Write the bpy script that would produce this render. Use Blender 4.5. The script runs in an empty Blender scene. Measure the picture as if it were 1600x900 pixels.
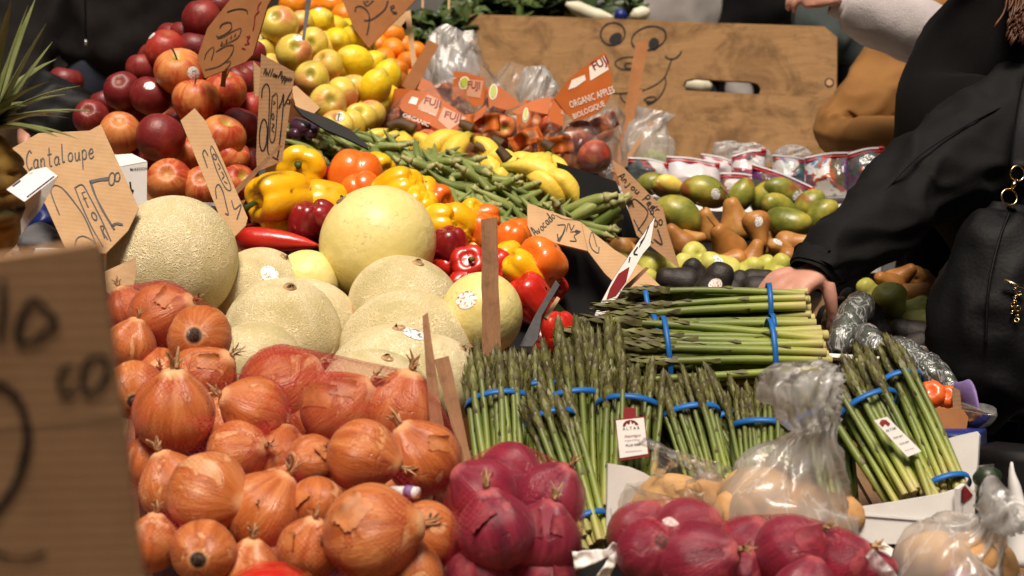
import bpy, bmesh, math, random
import numpy as np
from mathutils import Vector, Matrix, Quaternion, noise
from mathutils.bvhtree import BVHTree
from mathutils.geometry import tessellate_polygon

random.seed(7)
rnd = random.Random(11)
scene = bpy.context.scene
COL = scene.collection

# ------------------------------------------------------------------ camera, sky, sun, exposure
F = 2667.0                       # focal length in pixels of the 1600 px wide photograph (60 mm on 36 mm)
CAM = Vector((0.0, 0.0, 1.65))
PITCH = math.radians(14.0)
RIGHT = Vector((1, 0, 0))
FWD = Vector((0, math.cos(PITCH), -math.sin(PITCH)))
UP = Vector((0, math.sin(PITCH), math.cos(PITCH)))

cam_data = bpy.data.cameras.new('camera')
cam = bpy.data.objects.new('camera', cam_data)
COL.objects.link(cam)
cam.location = CAM
cam.rotation_euler = (math.radians(90) - PITCH, 0, 0)
cam_data.sensor_width = 36.0
cam_data.lens = 60.0
cam_data.clip_start = 0.05
cam_data.clip_end = 500.0
cam_data.dof.use_dof = True
cam_data.dof.focus_distance = 2.5
cam_data.dof.aperture_fstop = 6.8
scene.camera = cam

world = bpy.data.worlds.new('World')
scene.world = world
world.use_nodes = True
wn = world.node_tree
for n in list(wn.nodes):
    wn.nodes.remove(n)
w_out = wn.nodes.new('ShaderNodeOutputWorld')
w_bg = wn.nodes.new('ShaderNodeBackground')
w_sky = wn.nodes.new('ShaderNodeTexSky')
w_hsv = wn.nodes.new('ShaderNodeHueSaturation')
SUN_EL, SUN_AZ = math.radians(70), math.radians(186)   # azimuth measured from +Y towards +X
w_sky.sky_type = 'NISHITA'
w_sky.sun_disc = False
w_sky.sun_elevation = SUN_EL
w_sky.sun_rotation = SUN_AZ
w_sky.air_density = 1.0
w_sky.dust_density = 3.0
w_sky.ozone_density = 0.3
w_hsv.inputs['Saturation'].default_value = 0.30        # overcast: almost colourless light
w_bg.inputs['Strength'].default_value = 0.05
wn.links.new(w_sky.outputs[0], w_hsv.inputs['Color'])
wn.links.new(w_hsv.outputs[0], w_bg.inputs['Color'])
wn.links.new(w_bg.outputs[0], w_out.inputs['Surface'])

sun_data = bpy.data.lights.new('sun', 'SUN')
sun = bpy.data.objects.new('sun', sun_data)
COL.objects.link(sun)
sun_data.energy = 1.5
sun_data.angle = math.radians(20)
sun_data.color = (1.0, 0.835, 0.68)
sdir = Vector((math.sin(SUN_AZ) * math.cos(SUN_EL), math.cos(SUN_AZ) * math.cos(SUN_EL), math.sin(SUN_EL)))
sun.rotation_euler = sdir.to_track_quat('Z', 'Y').to_euler()
sun.location = (2, 2, 6)

scene.view_settings.view_transform = 'Standard'
scene.view_settings.look = 'None'
scene.view_settings.exposure = 1.58
scene.view_settings.gamma = 1.0
scene.render.engine = 'CYCLES'
scene.cycles.use_denoising = True
scene.cycles.max_bounces = 8
scene.cycles.diffuse_bounces = 3
scene.cycles.glossy_bounces = 3
scene.cycles.transmission_bounces = 4
scene.cycles.transparent_max_bounces = 24
scene.cycles.caustics_reflective = False
scene.cycles.caustics_refractive = False
scene.cycles.sample_clamp_indirect = 6.0

# ------------------------------------------------------------------ helpers: geometry
def P(px, py, d):
    """the point d metres in front of the camera that the photograph shows at pixel (px, py)"""
    return CAM + (FWD + RIGHT * ((px - 800) / F) + UP * ((450 - py) / F)) * d

def cdir(r, u, t):
    """a direction: to the right, up and towards the camera"""
    return (RIGHT * r + UP * u - FWD * t).normalized()

def pix(p):
    v = Vector(p) - CAM
    d = v.dot(FWD)
    return 800 + v.dot(RIGHT) / d * F, 450 - v.dot(UP) / d * F, d

def mesh(name, V, Fc, mats=None, smooth=True, idx=None):
    me = bpy.data.meshes.new(name)
    me.from_pydata([tuple(v) for v in V], [], [tuple(f) for f in Fc])
    if smooth:
        me.polygons.foreach_set('use_smooth', [True] * len(me.polygons))
    for m in (mats if isinstance(mats, (list, tuple)) else [mats] if mats else []):
        me.materials.append(m)
    if idx is not None:
        me.polygons.foreach_set('material_index', idx)
    me.update()
    return me

def obj(name, me, parent=None, loc=None):
    o = bpy.data.objects.new(name, me)
    COL.objects.link(o)
    if parent is not None:
        o.parent = parent
    if loc is not None:
        o.location = loc
    return o

def tag(o, label, cat, group=None, kind=None):
    if label: o['label'] = label
    if cat: o['category'] = cat
    if group: o['group'] = group
    if kind: o['kind'] = kind
    return o

def empty(name, loc, label=None, cat=None, group=None):
    o = bpy.data.objects.new(name, None)
    COL.objects.link(o)
    o.location = loc
    o.empty_display_size = 0.05
    if label: tag(o, label, cat, group)
    return o

def wpart(name, V, Fc, mat, parent, smooth=True):
    """a part given in world coordinates, under an Empty that is only moved"""
    L = parent.location if parent is not None else Vector((0, 0, 0))
    o = obj(name, mesh(name, [Vector(v) - L for v in V], Fc, mat, smooth), parent)
    return o

def rev(prof, nu, mod=None):
    """surface of revolution about z; prof runs from the top pole to the bottom pole"""
    V, Fc = [], []
    n = len(prof)
    V.append((0, 0, prof[0][1]))
    for i in range(1, n - 1):
        for k in range(nu):
            th = 2 * math.pi * k / nu
            r, z = prof[i]
            if mod: r, z = mod(th, i / (n - 1), r, z)
            V.append((r * math.cos(th), r * math.sin(th), z))
    V.append((0, 0, prof[-1][1]))
    last = len(V) - 1
    for k in range(nu):
        k2 = (k + 1) % nu
        Fc.append((0, 1 + k, 1 + k2))
        b = 1 + (n - 3) * nu
        Fc.append((last, b + k2, b + k))
    for i in range(n - 3):
        a, b = 1 + i * nu, 1 + (i + 1) * nu
        for k in range(nu):
            k2 = (k + 1) % nu
            Fc.append((a + k, b + k, b + k2, a + k2))
    return V, Fc

def tube(path, radii, n=8, cap=True, flat=1.0, normal=None):
    """tube along path; flat squashes the section along its second axis"""
    path = [Vector(p) for p in path]
    V, Fc = [], []
    ref = Vector(normal) if normal else None
    m = len(path)
    prev = None
    for i, p in enumerate(path):
        t = (path[min(i + 1, m - 1)] - path[max(i - 1, 0)]).normalized()
        if prev is None:
            a = ref if ref else (Vector((0, 0, 1)) if abs(t.z) < 0.9 else Vector((1, 0, 0)))
        else:
            a = prev
        u = (a - t * a.dot(t)).normalized()
        prev = u
        w = t.cross(u)
        for k in range(n):
            th = 2 * math.pi * k / n
            V.append(p + (u * math.cos(th) * flat + w * math.sin(th)) * radii[i])
    for i in range(m - 1):
        for k in range(n):
            k2 = (k + 1) % n
            Fc.append((i * n + k, i * n + k2, (i + 1) * n + k2, (i + 1) * n + k))
    if cap:
        V.append(path[0]); V.append(path[-1])
        c0, c1 = len(V) - 2, len(V) - 1
        for k in range(n):
            k2 = (k + 1) % n
            Fc.append((c0, k2, k))
            Fc.append((c1, (m - 1) * n + k, (m - 1) * n + k2))
    return V, Fc

def join(*parts):
    V, Fc = [], []
    for v, f in parts:
        o = len(V)
        V += list(v)
        Fc += [tuple(i + o for i in q) for q in f]
    return V, Fc

def box(c, s, M=None):
    x, y, z = s[0] / 2, s[1] / 2, s[2] / 2
    V = [Vector((a * x, b * y, e * z)) for a in (-1, 1) for b in (-1, 1) for e in (-1, 1)]
    if M is not None: V = [M @ v for v in V]
    V = [v + Vector(c) for v in V]
    return V, [(0, 1, 3, 2), (4, 6, 7, 5), (0, 4, 5, 1), (2, 3, 7, 6), (0, 2, 6, 4), (1, 5, 7, 3)]

def smooth_path(pts, k=6):
    """Catmull-Rom through 2-D or 3-D points"""
    if len(pts) < 3: return [tuple(p) for p in pts]
    pts = [np.array(p, float) for p in pts]
    ext = [2 * pts[0] - pts[1]] + pts + [2 * pts[-1] - pts[-2]]
    out = []
    for i in range(1, len(ext) - 2):
        p0, p1, p2, p3 = ext[i - 1:i + 3]
        for j in range(k):
            t = j / k
            out.append(tuple(0.5 * ((2 * p1) + (p2 - p0) * t + (2 * p0 - 5 * p1 + 4 * p2 - p3) * t * t + (3 * p1 - p0 - 3 * p2 + p3) * t ** 3)))
    out.append(tuple(pts[-1]))
    return out

def nz(v, s=1.0, o=0.0):
    return noise.noise(Vector((v[0] * s + o, v[1] * s - o, v[2] * s + 2 * o)))

def fold(v, s, o=0.0):
    """ridged noise for cloth and plastic, 0..1 with sharp crests"""
    return (1 - abs(nz(v, s, o)) * 2.0)

def skin_mesh(chains, voxel=0.012, sub=2, name='skin'):
    """one continuous body: chains of (point, radius) joined by a skin and a voxel remesh"""
    bm = bmesh.new()
    lay = bm.verts.layers.skin.verify()
    for ch in chains:
        prev = None
        for i, (p, r) in enumerate(ch):
            v = bm.verts.new(p)
            rr = r if isinstance(r, tuple) else (r, r)
            v[lay].radius = rr
            if i == 0: v[lay].use_root = True
            if prev: bm.edges.new((prev, v))
            prev = v
    me = bpy.data.meshes.new(name)
    bm.to_mesh(me); bm.free()
    o = bpy.data.objects.new(name, me)
    COL.objects.link(o)
    sk = o.modifiers.new('skin', 'SKIN')
    sk.use_smooth_shade = True
    sb = o.modifiers.new('sub', 'SUBSURF'); sb.levels = sub; sb.render_levels = sub
    if voxel:
        rm = o.modifiers.new('remesh', 'REMESH'); rm.mode = 'VOXEL'; rm.voxel_size = voxel; rm.use_smooth_shade = True
        sm = o.modifiers.new('smooth', 'SMOOTH'); sm.factor = 0.5; sm.iterations = 4
    dg = bpy.context.evaluated_depsgraph_get()
    out = bpy.data.meshes.new_from_object(o.evaluated_get(dg))
    bpy.data.objects.remove(o); bpy.data.meshes.remove(me)
    out.polygons.foreach_set('use_smooth', [True] * len(out.polygons))
    return out

# ------------------------------------------------------------------ helpers: materials
def srgb(r, g, b):
    f = lambda c: c / 12.92 if c <= 0.04045 else ((c + 0.055) / 1.055) ** 2.4
    return (f(r / 255), f(g / 255), f(b / 255), 1)

class NT:
    def __init__(s, name):
        s.m = bpy.data.materials.new(name)
        s.m.use_nodes = True
        s.t = s.m.node_tree
        s.b = s.t.nodes['Principled BSDF']
        s.out = s.t.nodes['Material Output']
        s.tc = s.t.nodes.new('ShaderNodeTexCoord')
        s.o = s.tc.outputs['Object']
    def put(s, sock, v):
        if hasattr(v, 'is_linked') or isinstance(v, bpy.types.NodeSocket): s.t.links.new(v, sock)
        elif isinstance(v, (tuple, list)) and len(v) == 3 and len(sock.default_value) == 4: sock.default_value = (*v, 1)
        else: sock.default_value = v
    def n(s, typ, ins={}, **at):
        nd = s.t.nodes.new(typ)
        for k, v in at.items(): setattr(nd, k, v)
        for k, v in ins.items(): s.put(nd.inputs[k], v)
        return nd
    def mix(s, f, a, b, mode='MIX'):
        nd = s.n('ShaderNodeMix', data_type='RGBA', blend_type=mode)
        s.put(nd.inputs[0], f); s.put(nd.inputs[6], a); s.put(nd.inputs[7], b)
        return nd.outputs[2]
    def math(s, op, a, b=0.0, c=0.0, clamp=False):
        nd = s.n('ShaderNodeMath', operation=op, use_clamp=clamp)
        s.put(nd.inputs[0], a); s.put(nd.inputs[1], b); s.put(nd.inputs[2], c)
        return nd.outputs[0]
    def noise(s, scale, detail=3, rough=0.55, dist=0.0, vec=None, col=False):
        nd = s.n('ShaderNodeTexNoise', {'Vector': vec or s.o, 'Scale': scale, 'Detail': detail, 'Roughness': rough, 'Distortion': dist})
        return nd.outputs['Color' if col else 'Fac']
    def vor(s, scale, feature='F1', vec=None, out='Distance', rand=1.0):
        nd = s.n('ShaderNodeTexVoronoi', {'Vector': vec or s.o, 'Scale': scale, 'Randomness': rand}, feature=feature)
        return nd.outputs[out]
    def ramp(s, f, stops, interp='LINEAR'):
        nd = s.n('ShaderNodeValToRGB', {'Fac': f})
        nd.color_ramp.interpolation = interp
        e = nd.color_ramp.elements
        while len(e) < len(stops): e.new(0.5)
        for i, (p, c) in enumerate(stops):
            e[i].position = p
            e[i].color = c if len(c) == 4 else (*c, 1)
        return nd.outputs[0]
    def step(s, f, lo, hi, a=0.0, b=1.0):
        nd = s.n('ShaderNodeMapRange', {'Value': f, 'From Min': lo, 'From Max': hi, 'To Min': a, 'To Max': b})
        nd.interpolation_type = 'SMOOTHSTEP'
        return nd.outputs[0]
    def vmul(s, v, k):
        nd = s.n('ShaderNodeVectorMath', operation='MULTIPLY')
        s.put(nd.inputs[0], v); nd.inputs[1].default_value = k
        return nd.outputs[0]
    def vadd(s, a, b):
        nd = s.n('ShaderNodeVectorMath', operation='ADD')
        s.put(nd.inputs[0], a); s.put(nd.inputs[1], b)
        return nd.outputs[0]
    def xyz(s, v=None):
        return s.n('ShaderNodeSeparateXYZ', {'Vector': v or s.o}).outputs
    def rand(s):
        return s.n('ShaderNodeObjectInfo').outputs['Random']
    def seeded(s, k=37.0):
        """object coordinates shifted by each object's own random number"""
        r = s.math('MULTIPLY', s.rand(), k)
        c = s.n('ShaderNodeCombineXYZ', {'X': r, 'Y': r, 'Z': r}).outputs[0]
        return s.vadd(s.o, c)
    def streak(s, zk=0.25, k=19.0):
        """coordinates that run pole to pole, so noise becomes meridian streaks"""
        flat = s.vmul(s.o, (1, 1, 0.0))
        nm = s.n('ShaderNodeVectorMath', operation='NORMALIZE'); s.put(nm.inputs[0], flat)
        z = s.vmul(s.o, (0, 0, zk))
        r = s.math('MULTIPLY', s.rand(), k)
        c = s.n('ShaderNodeCombineXYZ', {'X': r, 'Y': r, 'Z': r}).outputs[0]
        return s.vadd(s.vadd(nm.outputs[0], z), c)
    def bump(s, h, strength=0.3, dist=0.01, nrm=None):
        nd = s.n('ShaderNodeBump', {'Height': h, 'Strength': strength, 'Distance': dist})
        if nrm: s.put(nd.inputs['Normal'], nrm)
        return nd.outputs[0]
    def set(s, **kw):
        names = dict(col='Base Color', rough='Roughness', spec='Specular IOR Level', nrm='Normal', coat='Coat Weight', coatr='Coat Roughness',
                     sss='Subsurface Weight', sssr='Subsurface Radius', ssss='Subsurface Scale', metal='Metallic', sheen='Sheen Weight', alpha='Alpha', trans='Transmission Weight')
        for k, v in kw.items(): s.put(s.b.inputs[names[k]], v)
        return s.m

def plain(name, col, rough=0.6, noise_amt=0.12, scale=6, spec=0.4, bump=0.0, bscale=80, **kw):
    t = NT(name)
    n = t.noise(scale, 4, 0.6, vec=t.seeded())
    dark = tuple(c * (1 - noise_amt * 2) for c in col[:3]); lite = tuple(min(1, c * (1 + noise_amt)) for c in col[:3])
    t.set(col=t.ramp(n, [(0.3, dark), (0.7, lite)]), rough=rough, spec=spec, **kw)
    if bump: t.set(nrm=t.bump(t.noise(bscale, 3), bump, 0.004))
    return t.m

# ------------------------------------------------------------------ materials
def m_apple(name, base, dark, light, green, amt):
    """red apple: meridian streaks of light over the base, green in the stem cavity, fine pale specks"""
    t = NT(name)
    st = t.noise(4.0, 6, 0.62, 0.6, vec=t.streak(0.9))
    big = t.noise(1.7, 2, 0.5, vec=t.seeded())
    r = t.rand()
    f = t.math('ADD', t.math('MULTIPLY', st, 0.60), t.math('MULTIPLY', big, 0.70))
    f = t.math('ADD', f, t.math('MULTIPLY', t.math('SUBTRACT', r, 0.5), 0.22))
    c = t.ramp(f, [(0.40, dark), (0.56, base), (0.70 - amt * 0.1, base if amt < 0.3 else tuple(0.5 * a + 0.5 * b for a, b in zip(base, light))), (0.86 - amt * 0.1, light)])
    x, y, z = t.xyz()
    rad = t.math('SQRT', t.math('ADD', t.math('MULTIPLY', x, x), t.math('MULTIPLY', y, y)))
    cav = t.math('MULTIPLY', t.step(t.math('ADD', rad, t.math('MULTIPLY', st, 0.10)), 0.24, 0.12), t.step(z, 0.05, 0.2))
    c = t.mix(t.math('MULTIPLY', cav, 0.75), c, green)
    low = t.math('MULTIPLY', t.step(t.math('ADD', rad, t.math('MULTIPLY', st, 0.16)), 0.33, 0.12), t.step(z, -0.15, -0.35))
    c = t.mix(t.math('MULTIPLY', low, 0.22), c, green)
    sp = t.step(t.vor(26, vec=t.seeded()), 0.16, 0.08)
    c = t.mix(t.math('MULTIPLY', sp, 0.35), c, tuple(min(1, a * 1.6 + 0.05) for a in light))
    t.set(col=c, rough=t.math('ADD', 0.34, t.math('MULTIPLY', big, 0.18)), spec=0.42, nrm=t.bump(t.noise(14, 3, vec=t.seeded()), 0.10, 0.01))
    return t.m

M = {}
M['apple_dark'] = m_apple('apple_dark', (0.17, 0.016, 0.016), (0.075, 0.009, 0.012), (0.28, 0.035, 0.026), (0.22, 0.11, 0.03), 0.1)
M['apple_mix'] = m_apple('apple_mix', (0.44, 0.060, 0.022), (0.25, 0.024, 0.014), (0.64, 0.25, 0.07), (0.42, 0.38, 0.06), 0.5)
M['apple_red'] = m_apple('apple_red', (0.36, 0.03, 0.02), (0.16, 0.014, 0.013), (0.55, 0.10, 0.04), (0.33, 0.25, 0.05), 0.25)

def m_yellow_apple():
    t = NT('apple_yellow')
    st = t.noise(4.5, 4, 0.6, 0.2, vec=t.streak(0.6))
    big = t.noise(1.1, 1, 0.5, vec=t.seeded())
    c = t.ramp(t.noise(2.2, 3, vec=t.seeded()), [(0.3, (0.62, 0.46, 0.05)), (0.7, (0.80, 0.62, 0.13))])
    blush = t.step(t.math('ADD', t.math('MULTIPLY', big, 1.2), t.math('MULTIPLY', st, 0.35)), 0.74, 1.02)
    c = t.mix(t.math('MULTIPLY', blush, 0.85), c, (0.62, 0.17, 0.09))
    x, y, z = t.xyz()
    rad = t.math('SQRT', t.math('ADD', t.math('MULTIPLY', x, x), t.math('MULTIPLY', y, y)))
    c = t.mix(t.math('MULTIPLY', t.step(rad, 0.22, 0.06), 0.8), c, (0.28, 0.27, 0.03))
    t.set(col=c, rough=0.33, spec=0.45, nrm=t.bump(t.noise(12, 3), 0.08, 0.01))
    return t.m
M['apple_yellow'] = m_yellow_apple()

def m_onion(name, a, b, c3, pale, rough=0.30):
    """onion: papery meridian veins, paler blotches where the outer skin is gone, dark dirt at the root"""
    t = NT(name)
    v = t.streak(0.35)
    vein = t.noise(17, 4, 0.7, 0.1, vec=v)
    wide = t.noise(2.6, 3, 0.6, 0.4, vec=v)
    patch = t.noise(2.1, 4, 0.6, 1.2, vec=t.seeded())
    col = t.ramp(t.math('ADD', t.math('MULTIPLY', wide, 0.8), t.math('MULTIPLY', vein, 0.25)), [(0.30, a), (0.52, b), (0.78, c3)])
    col = t.mix(t.math('MULTIPLY', t.step(patch, 0.60, 0.66), 0.6), col, pale)
    edge = t.math('SUBTRACT', t.step(patch, 0.55, 0.572), t.step(patch, 0.575, 0.60))
    col = t.mix(t.math('MULTIPLY', edge, 0.20), col, tuple(k * 0.45 for k in a))
    thin = t.step(t.math('ABSOLUTE', t.math('SUBTRACT', vein, 0.5)), 0.035, 0.0)
    col = t.mix(t.math('MULTIPLY', thin, 0.22), col, tuple(k * 0.5 for k in a))
    x, y, z = t.xyz()
    rad = t.math('SQRT', t.math('ADD', t.math('MULTIPLY', x, x), t.math('MULTIPLY', y, y)))
    pole = t.step(t.math('ADD', rad, t.math('MULTIPLY', wide, 0.12)), 0.26, 0.14)
    col = t.mix(t.math('MULTIPLY', pole, 0.7), col, tuple(min(1, k * 1.15) for k in pale))
    dirt = t.math('MULTIPLY', t.step(rad, 0.15, 0.10), t.step(z, -0.2, -0.3))
    col = t.mix(dirt, col, (0.05, 0.03, 0.02))
    h = t.math('ADD', t.math('MULTIPLY', vein, 0.6), t.math('MULTIPLY', t.step(patch, 0.56, 0.58), -0.9))
    t.set(col=col, rough=t.math('ADD', rough, t.math('MULTIPLY', patch, 0.2)), spec=0.45, nrm=t.bump(h, 0.35, 0.012), sheen=0.05)
    return t.m
M['onion_brown'] = m_onion('onion_brown', (0.28, 0.058, 0.011), (0.51, 0.150, 0.036), (0.72, 0.31, 0.115), (0.82, 0.49, 0.24), 0.17)
M['onion_red'] = m_onion('onion_red', (0.075, 0.008, 0.021), (0.19, 0.016, 0.037), (0.35, 0.045, 0.072), (0.48, 0.11, 0.11), 0.20)
M['dry_skin'] = plain('dry_skin', (0.46, 0.28, 0.13), 0.6, 0.3, 12, bump=0.3)
M['onion_flake'] = plain('onion_flake', (0.53, 0.19, 0.055), 0.35, 0.18, 6, bump=0.25)
M['red_flake'] = plain('red_flake', (0.27, 0.04, 0.055), 0.45, 0.25, 9, bump=0.25)
M['root'] = plain('root', (0.07, 0.045, 0.03), 0.9, 0.3, 20)

def m_cantaloupe():
    t = NT('cantaloupe_rind')
    d = t.n('ShaderNodeVectorMath', operation='ADD')
    base = t.seeded()
    t.put(d.inputs[0], base)
    wob = t.vmul(t.noise(9, 2, col=True, vec=base), (0.10, 0.10, 0.10))
    t.put(d.inputs[1], wob)
    e1 = t.vor(39, 'DISTANCE_TO_EDGE', vec=d.outputs[0])
    e2 = t.vor(78, 'DISTANCE_TO_EDGE', vec=d.outputs[0])
    net = t.math('MAXIMUM', t.step(e1, 0.17, 0.03), t.math('MULTIPLY', t.step(e2, 0.20, 0.03), 0.8))
    big = t.noise(2.3, 3, vec=base)
    cover = t.step(t.noise(3.2, 3, vec=base), 0.38, 0.60)
    rind = t.ramp(big, [(0.3, (0.52, 0.44, 0.19)), (0.7, (0.72, 0.59, 0.31))])
    cord = t.ramp(big, [(0.3, (0.78, 0.67, 0.41)), (0.7, (0.88, 0.77, 0.52))])
    col = t.mix(t.math('MULTIPLY', net, t.math('ADD', 0.30, t.math('MULTIPLY', cover, 0.65))), rind, cord)
    ds = t.n('ShaderNodeVectorMath', operation='DISTANCE'); t.put(ds.inputs[0], t.o); ds.inputs[1].default_value = (0.38, -0.30, 0.12)
    spot = t.step(t.math('ADD', ds.outputs['Value'], t.math('MULTIPLY', big, 0.18)), 0.34, 0.22)
    col = t.mix(t.math('MULTIPLY', spot, 0.7), col, (0.76, 0.62, 0.27))
    dirt = t.step(t.noise(7, 5, 0.75, 0.6, vec=base), 0.60, 0.74)
    col = t.mix(t.math('MULTIPLY', dirt, 0.22), col, (0.28, 0.23, 0.09))
    t.set(col=col, rough=0.78, spec=0.25, nrm=t.bump(t.math('ADD', net, t.math('MULTIPLY', big, 1.5)), 0.55, 0.008))
    return t.m
M['cantaloupe'] = m_cantaloupe()

def m_honeydew():
    t = NT('honeydew_rind')
    v = t.seeded()
    c = t.ramp(t.noise(2, 3, vec=v), [(0.3, (0.70, 0.59, 0.19)), (0.7, (0.84, 0.72, 0.33))])
    scar = t.math('MULTIPLY', t.step(t.noise(20, 6, 0.8, 0.1, vec=v), 0.52, 0.68), t.step(t.noise(2.0, 1, vec=v), 0.44, 0.58))
    c = t.mix(t.math('MULTIPLY', scar, 0.75), c, (0.40, 0.28, 0.12))
    line = t.math('MULTIPLY', t.step(t.math('ABSOLUTE', t.math('SUBTRACT', t.noise(3.2, 2, 0.5, 0.2, vec=v), 0.47)), 0.006, 0.0), t.step(t.noise(1.4, 1, vec=v), 0.5, 0.56))
    c = t.mix(t.math('MULTIPLY', line, 0.6), c, (0.33, 0.32, 0.08))
    dots = t.math('MULTIPLY', t.step(t.vor(34, vec=v), 0.13, 0.05), 0.25)
    c = t.mix(dots, c, (0.42, 0.33, 0.12))
    t.set(col=c, rough=0.42, spec=0.4, nrm=t.bump(t.noise(8, 3, vec=v), 0.12, 0.02))
    return t.m
M['honeydew'] = m_honeydew()

def m_gloss(name, a, b, rough=0.2, sss=0.0, bump=0.06, bs=7, spots=0.0):
    t = NT(name)
    v = t.seeded()
    c = t.ramp(t.noise(2.0, 3, vec=v), [(0.32, a), (0.68, b)])
    if spots:
        c = t.mix(t.math('MULTIPLY', t.step(t.vor(11, vec=v), 0.14, 0.06), spots), c, tuple(k * 0.35 for k in a))
    t.set(col=c, rough=t.math('ADD', rough, t.math('MULTIPLY', t.noise(5, 3, vec=v), 0.12)), spec=0.5, nrm=t.bump(t.noise(bs, 3, vec=v), bump, 0.02), coat=0.25, coatr=0.12)
    if sss: t.set(sss=sss, sssr=(0.02, 0.012, 0.004), ssss=0.5)
    return t.m
M['pepper_yellow'] = m_gloss('pepper_yellow', (0.80, 0.38, 0.005), (0.90, 0.52, 0.012))
M['pepper_orange'] = m_gloss('pepper_orange', (0.72, 0.115, 0.008), (0.84, 0.19, 0.02))
M['pepper_red'] = m_gloss('pepper_red', (0.42, 0.012, 0.008), (0.58, 0.028, 0.014))
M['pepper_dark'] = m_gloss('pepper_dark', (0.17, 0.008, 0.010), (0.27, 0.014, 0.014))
M['tomato'] = m_gloss('tomato', (0.62, 0.08, 0.014), (0.74, 0.15, 0.03), 0.24)
M['green_stem'] = plain('green_stem', (0.07, 0.11, 0.015), 0.5, 0.25, 8)
M['dark_calyx'] = plain('dark_calyx', (0.035, 0.07, 0.012), 0.5, 0.25, 8)
M['woody_stem'] = plain('woody_stem', (0.10, 0.055, 0.025), 0.7, 0.25, 12)

def m_okra():
    t = NT('okra_pod')
    v = t.seeded()
    x, y, z = t.xyz()
    r = t.rand()
    c = t.ramp(t.math('ADD', t.math('MULTIPLY', t.noise(3, 3, vec=v), 0.6), t.math('MULTIPLY', r, 0.4)), [(0.25, (0.10, 0.145, 0.022)), (0.75, (0.26, 0.30, 0.075))])
    c = t.mix(t.step(z, 0.36, 0.50), c, (0.42, 0.40, 0.17))
    t.set(col=c, rough=0.5, spec=0.35, sheen=0.15, nrm=t.bump(t.noise(40, 2), 0.1, 0.01))
    return t.m
M['okra'] = m_okra()
M['okra_cap'] = plain('okra_cap', (0.38, 0.38, 0.15), 0.6, 0.25, 8)

def m_banana():
    t = NT('banana_skin')
    v = t.seeded()
    c = t.ramp(t.noise(1.6, 3, vec=v), [(0.3, (0.72, 0.48, 0.04)), (0.7, (0.84, 0.62, 0.10))])
    x, y, z = t.xyz()
    ends = t.math('ADD', t.step(z, 0.30, 0.47), t.step(z, -0.36, -0.48))
    c = t.mix(t.math('MULTIPLY', ends, 0.75), c, (0.30, 0.34, 0.045))
    br = t.math('MULTIPLY', t.step(t.noise(7, 5, 0.7, 0.5, vec=v), 0.62, 0.72), 0.7)
    c = t.mix(br, c, (0.20, 0.10, 0.03))
    t.set(col=c, rough=0.45, spec=0.35, nrm=t.bump(t.noise(9, 3, vec=v), 0.12, 0.02))
    return t.m
M['banana'] = m_banana()
M['banana_stem'] = plain('banana_stem', (0.10, 0.055, 0.02), 0.7, 0.35, 10)

def m_citrus(name, a, b, rough=0.36, scale=34):
    t = NT(name)
    v = t.seeded()
    c = t.ramp(t.noise(2.2, 3, vec=v), [(0.3, a), (0.7, b)])
    pore = t.vor(scale, vec=v)
    x, y, z = t.xyz()
    end = t.step(t.math('ABSOLUTE', z), 0.50, 0.60)
    c = t.mix(t.math('MULTIPLY', end, 0.5), c, (0.42, 0.36, 0.06))
    t.set(col=c, rough=rough, spec=0.45, nrm=t.bump(t.math('ADD', t.step(pore, 0.0, 0.4), t.math('MULTIPLY', t.noise(5, 3, vec=v), 1.2)), 0.22, 0.012))
    return t.m
M['lemon'] = m_citrus('lemon', (0.80, 0.52, 0.006), (0.88, 0.66, 0.03))
M['orange'] = m_citrus('orange', (0.80, 0.20, 0.006), (0.88, 0.31, 0.02))
M['lime'] = m_citrus('lime', (0.26, 0.34, 0.04), (0.42, 0.46, 0.09))

def m_pear(name, a, b, c3, russet, rough=0.5):
    t = NT(name)
    v = t.seeded()
    c = t.ramp(t.math('ADD', t.math('MULTIPLY', t.noise(2.0, 4, 0.6, 0.4, vec=v), 0.8), t.math('MULTIPLY', t.rand(), 0.25)), [(0.3, a), (0.55, b), (0.8, c3)])
    sp = t.math('MULTIPLY', t.step(t.vor(24, vec=v), 0.26, 0.12), 0.5)
    c = t.mix(sp, c, russet)
    bl = t.math('MULTIPLY', t.step(t.noise(3.1, 4, 0.65, vec=v), 0.63, 0.72), 0.5)
    c = t.mix(bl, c, russet)
    t.set(col=c, rough=rough, spec=0.4, nrm=t.bump(t.noise(9, 3, vec=v), 0.15, 0.004))
    return t.m
M['bosc'] = m_pear('bosc_pear', (0.26, 0.10, 0.02), (0.40, 0.17, 0.04), (0.54, 0.31, 0.09), (0.13, 0.055, 0.02), 0.42)
M['anjou'] = m_pear('green_pear', (0.40, 0.40, 0.06), (0.54, 0.52, 0.11), (0.64, 0.60, 0.17), (0.22, 0.17, 0.05), 0.42)

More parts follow.
